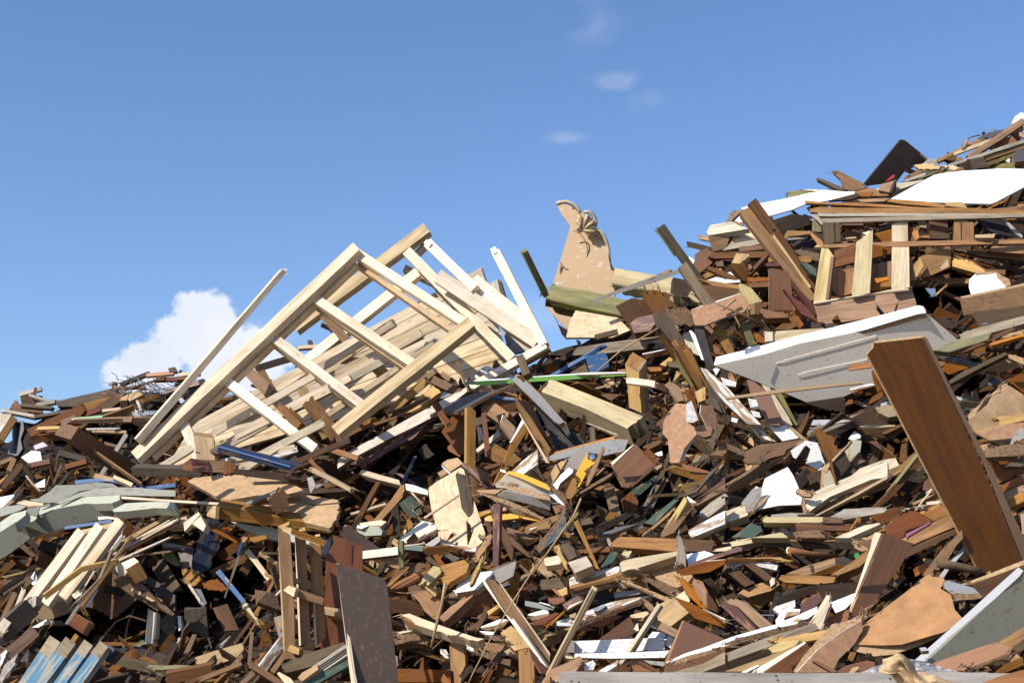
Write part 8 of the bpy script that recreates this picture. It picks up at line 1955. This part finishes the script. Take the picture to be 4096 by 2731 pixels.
# foreground weathered beam, rough driftwood chunk and clear film close to the camera
def fg():
    g = empty('foreground_beam', 'weathered grey beam with nail holes lying across the bottom right of the foreground', 'timber beam', pt(3100, 2760, 2.9))
    P, n = [], nrm(-6, 10)
    c = pt(3100, 2760, 2.9)
    pts = [onplane(x, y, c, n) for x, y in [(2238, 2690), (2260, 2683), (2500, 2686), (2900, 2688), (3300, 2690), (3700, 2684), (4300, 2690), (4300, 3000), (2228, 3000), (2232, 2760)]]
    slab(pts, n, 0.12, 'fgwood', 'timber', g, rough=0.002)
    for x, y in [(2284, 2721), (2314, 2724), (2268, 2731), (3104, 2700), (3110, 2717), (3560, 2712)]:
        q = [onplane(x + dx, y + dy, c + n * 0.002, n) for dx, dy in ((-6, 0), (0, -3), (6, 0), (0, 3))]
        slab(q, n, 0.003, 'nail', 'nail_hole', g)
    # driftwood chunk: lumpy solid
    import bmesh
    bm = bmesh.new(); bmesh.ops.create_icosphere(bm, subdivisions=5, radius=1)
    for v in bm.verts:
        q = v.co.copy(); k = 1 + 0.5 * noise.noise(q * 1.6) + 0.18 * noise.noise(q * 5) + 0.06 * noise.noise(q * 14)
        v.co = Vector((q.x * 0.085, q.y * 0.04, q.z * 0.024)) * k
        v.co.z += 0.03 * math.exp(-((q.x + 0.75) / 0.2) ** 2)
    me = bpy.data.meshes.new('driftwood'); bm.to_mesh(me); bm.free(); me.materials.append(MATS['drift'])
    for f in me.polygons: f.use_smooth = True
    o = bpy.data.objects.new('driftwood_chunk', me); COL.objects.link(o); o.location = pt(3720, 2752, 2.75); o.rotation_euler = (0, rad(16), rad(4))
    o['label'] = 'rough mottled driftwood chunk on the foreground beam at the bottom right'; o['category'] = 'driftwood'
    # clear crumpled film
    V, F = [], []; NX, NY = 90, 30
    for j in range(NY + 1):
        for i in range(NX + 1):
            u = i / NX; v = j / NY
            top = [(3420, 2700), (3500, 2662), (3580, 2645), (3600, 2628), (3680, 2640), (3780, 2668), (3850, 2690), (3940, 2686), (4010, 2700), (4130, 2705)]
            ix, fr = seg([t[0] for t in top], 3420 + 710 * u); ty = top[ix][1] * (1 - fr) + top[ix + 1][1] * fr
            y = ty + (2790 - ty) * v
            p = pt(3420 + 710 * u, y, 3.25 - 0.45 * v + 0.05 * noise.noise(Vector((u * 14, v * 7, 0))) + 0.03 * noise.noise(Vector((u * 40, v * 18, 3))))
            V.append(tuple(p))
    for j in range(NY):
        for i in range(NX): a = j * (NX + 1) + i; F.append((a, a + 1, a + NX + 2, a + NX + 1))
    me = bpy.data.meshes.new('film'); me.from_pydata(V, [], F); me.materials.append(MATS['film'])
    o = bpy.data.objects.new('plastic_film', me); COL.objects.link(o); o['label'] = 'clear crumpled plastic film lying behind the foreground beam at the right'; o['category'] = 'plastic film'
    c = pt(4000, 2700, 2.6); n = nrm(-20, 40)
    pts = [onplane(x, y, c, n) for x, y in [(3900, 2740), (4000, 2702), (4080, 2680), (4300, 2640), (4300, 2900), (3900, 2900)]]
    o = slab(pts, n, 0.05, 'orange', 'plank', None, 'blurred orange tan plank at the bottom right corner in the foreground', 'plank')
wood('fgwood', (0.36, 0.335, 0.30), dark=0.7, light=1.1, stain=0.4, stc=(0.2, 0.17, 0.14), knots=0.3)
grit('drift', (0.50, 0.34, 0.18), (0.2, 0.11, 0.05), 20, 0.85, 1.0)
fg()
# ---------------------------------------------------------------- smaller pieces filling the heap between the traced ones
ZONES = [('left slope', 0, 1200, 1480, 2100), ('lower left', -500, 1300, 2100, 2900), ('centre', 1200, 2500, 1500, 2250), ('lower middle', 1300, 2600, 2250, 2900), ('upper right', 2600, 4500, 550, 1500), ('right side', 2500, 4500, 1500, 2200), ('lower right', 2600, 4500, 2200, 2900)]
KINDS = [('broken_plank', 'broken plank', (0.3, 1.0), (0.03, 0.075), (0.01, 0.03)), ('broken_batten', 'broken batten', (0.25, 0.95), (0.012, 0.032), (0.008, 0.022)),
         ('board_fragment', 'board fragment', (0.12, 0.34), (0.06, 0.16), (0.005, 0.016)), ('long_splinter', 'long splinter', (0.25, 0.8), (0.006, 0.015), (0.004, 0.01))]
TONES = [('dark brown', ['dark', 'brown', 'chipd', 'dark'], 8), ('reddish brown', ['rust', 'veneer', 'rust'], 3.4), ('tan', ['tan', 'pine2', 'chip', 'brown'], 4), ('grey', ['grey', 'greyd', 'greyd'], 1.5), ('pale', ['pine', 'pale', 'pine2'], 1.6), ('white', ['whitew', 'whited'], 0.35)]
FR = random.Random(21)
def piece(x, y, d, kind, mat, name, label, group, th=None, sc=1.0):
    k = kind; L = FR.uniform(*k[2]) * sc; w = FR.uniform(*k[3]) * sc; t = FR.uniform(*k[4]) * sc
    th = rad(FR.gauss(16, 24) if FR.random() < 0.75 else FR.uniform(-90, 90)) if th is None else th
    hp = L / 2 * FPX / d; dx = math.cos(th) * hp; dy = -math.sin(th) * hp
    A, B = (x - dx, y - dy), (x + dx, y + dy); e = -dy * 2 * 0.0006 * d * FR.uniform(0.2, 1.3) + FR.uniform(-0.12, 0.12)
    n, mid, u = barframe(A, B, FR.gauss(12, 26), d - e / 2, d + e / 2)
    v = n.cross(u)
    if k[0] == 'board_fragment':
        m = FR.randint(4, 7); pts = []
        for q in range(m):
            a = 2 * math.pi * (q + FR.uniform(-.3, .3)) / m; pts.append(mid + u * math.cos(a) * L / 2 * FR.uniform(.7, 1.1) + v * math.sin(a) * w / 2 * FR.uniform(.7, 1.2))
    else:
        s0 = FR.uniform(-.4, .4) * w; s1 = FR.uniform(-.4, .4) * w; tp = FR.uniform(0.1, 0.5) if k[0] == 'long_splinter' else FR.uniform(0.85, 1)
        pts = [mid - u * (L / 2 + s0) + v * w / 2, mid - u * (L / 2 - s0) - v * w / 2, mid + u * (L / 2 + s1) - v * w / 2 * tp, mid + u * (L / 2 - s1) + v * w / 2 * tp]
    jag = {0: min(0.012, w * 0.15), 2: min(0.012, w * 0.15)} if FR.random() < 0.7 and k[0] != 'long_splinter' else None
    o = slab(pts, n, t, mat, name, None, label, k[1], group, rough=0.003, jag=jag, ax=u, fray=FR.choice((0, 6, 14)))
    return o
def zone(x, y):
    for z in ZONES:
        if z[1] <= x < z[2] and z[3] <= y < z[4]: return z[0]
    return 'middle'
cnt = {}
i = 0; tries = 0
while i < 1130 and tries < 9000:
    tries += 1
    x = FR.uniform(-250, 4550); y = FR.uniform(450, 2800); s = skyl(x)
    if y < s + FR.uniform(5, 60): continue
    if 2200 < y and FR.random() < 0.15: continue
    kind = FR.choices(KINDS, (3.4, 3.4, 1.2, 3))[0]
    if cnt.get(kind[0], 0) >= 290: continue
    tone = FR.choices(TONES, [t[2] for t in TONES])[0]
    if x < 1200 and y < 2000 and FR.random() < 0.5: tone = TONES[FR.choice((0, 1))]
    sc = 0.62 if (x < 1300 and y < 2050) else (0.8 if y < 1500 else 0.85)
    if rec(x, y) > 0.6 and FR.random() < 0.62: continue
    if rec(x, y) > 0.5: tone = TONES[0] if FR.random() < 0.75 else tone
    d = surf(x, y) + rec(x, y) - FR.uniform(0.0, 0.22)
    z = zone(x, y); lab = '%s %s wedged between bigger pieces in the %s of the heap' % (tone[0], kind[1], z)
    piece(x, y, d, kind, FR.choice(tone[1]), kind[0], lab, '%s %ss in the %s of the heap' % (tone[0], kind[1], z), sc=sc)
    cnt[kind[0]] = cnt.get(kind[0], 0) + 1; i += 1
# chips and crumbs: uncountable, one object
def chips(name, n, mats, lo, hi, seedv, lab):
    R = random.Random(seedv); V, F, MI = [], [], []
    for q in range(n):
        x = R.uniform(-500, 4950); y = R.uniform(500, 2850)
        if y < skyl(x) + 12: continue
        if rec(x, y) > 0.65 and R.random() < 0.7: continue
        d = surf(x, y) + rec(x, y) - R.uniform(-0.05, 0.3)
        c = pt(x, y, d); L = R.uniform(lo, hi); w = L * R.uniform(0.03, 0.2); t = w * R.uniform(0.1, 0.5)
        rot = Matrix.Rotation(R.gauss(-0.28, 0.6), 3, 'Y') @ Matrix.Rotation(R.uniform(-0.9, 0.9), 3, 'X') @ Matrix.Rotation(R.uniform(-0.8, 0.8), 3, 'Z')
        b = len(V); k = R.uniform(0.3, 1)
        for sx, sy, sz in ((-1, -1, -1), (1, -k, -1), (1, k, -1), (-1, 1, -1), (-1, -1, 1), (1, -k, 1), (1, k, 1), (-1, 1, 1)):
            V.append(tuple(c + rot @ Vector((sx * L / 2 * R.uniform(.8, 1.1), sz * t / 2, sy * w / 2 * R.uniform(.8, 1.1)))))
        m = R.randrange(len(mats))
        for f in ((0, 1, 2, 3), (7, 6, 5, 4), (0, 4, 5, 1), (1, 5, 6, 2), (2, 6, 7, 3), (3, 7, 4, 0)): F.append(tuple(b + j for j in f)); MI.append(m)
    me = bpy.data.meshes.new(name); me.from_pydata(V, [], F)
    for m in mats: me.materials.append(MATS[m])
    me.polygons.foreach_set('material_index', MI)
    o = bpy.data.objects.new(name, me); COL.objects.link(o); o['kind'] = 'stuff'; o['label'] = lab; o['category'] = 'wood debris'
chips('wood_debris', 11500, ['brown', 'dark', 'dark', 'tan', 'greyd', 'chipd', 'brown', 'dark', 'rust', 'greyd', 'soil', 'soil'], 0.08, 0.42, 5, 'mass of small broken wood scraps filling the heap between larger pieces')
# tangle of wire on the left slope
wr = random.Random(3)
P0 = [(0, 1350)]
def A1(x, y): return x * 800 / 2091, 1350 + y * 800 / 2091
cu = bpy.data.curves.new('wire_tangle', 'CURVE'); cu.dimensions = '3D'; cu.bevel_depth = 0.0022
for q in range(60):
    s = cu.splines.new('POLY'); x0, y0 = wr.uniform(1220, 1760), wr.uniform(440, 600); a = wr.uniform(0, 6.28); k = 9; s.points.add(k - 1)
    d0 = surf(*A1(x0, y0)) - 0.95
    for j in range(k):
        px, py = A1(x0, y0); p = pt(px, py, d0); s.points[j].co = (*p, 1); a += wr.uniform(-.5, .5); x0 += math.cos(a) * 24; y0 += math.sin(a) * 12; d0 += wr.uniform(-.03, .03)
cu.materials.append(MATS['wire']); tmp = bpy.data.objects.new('tmp', cu); me = bpy.data.meshes.new_from_object(tmp); bpy.data.objects.remove(tmp); o = bpy.data.objects.new('wire_tangle', me); COL.objects.link(o); o['label'] = 'tangle of grey wire lying on the crest of the left slope'; o['category'] = 'wire'
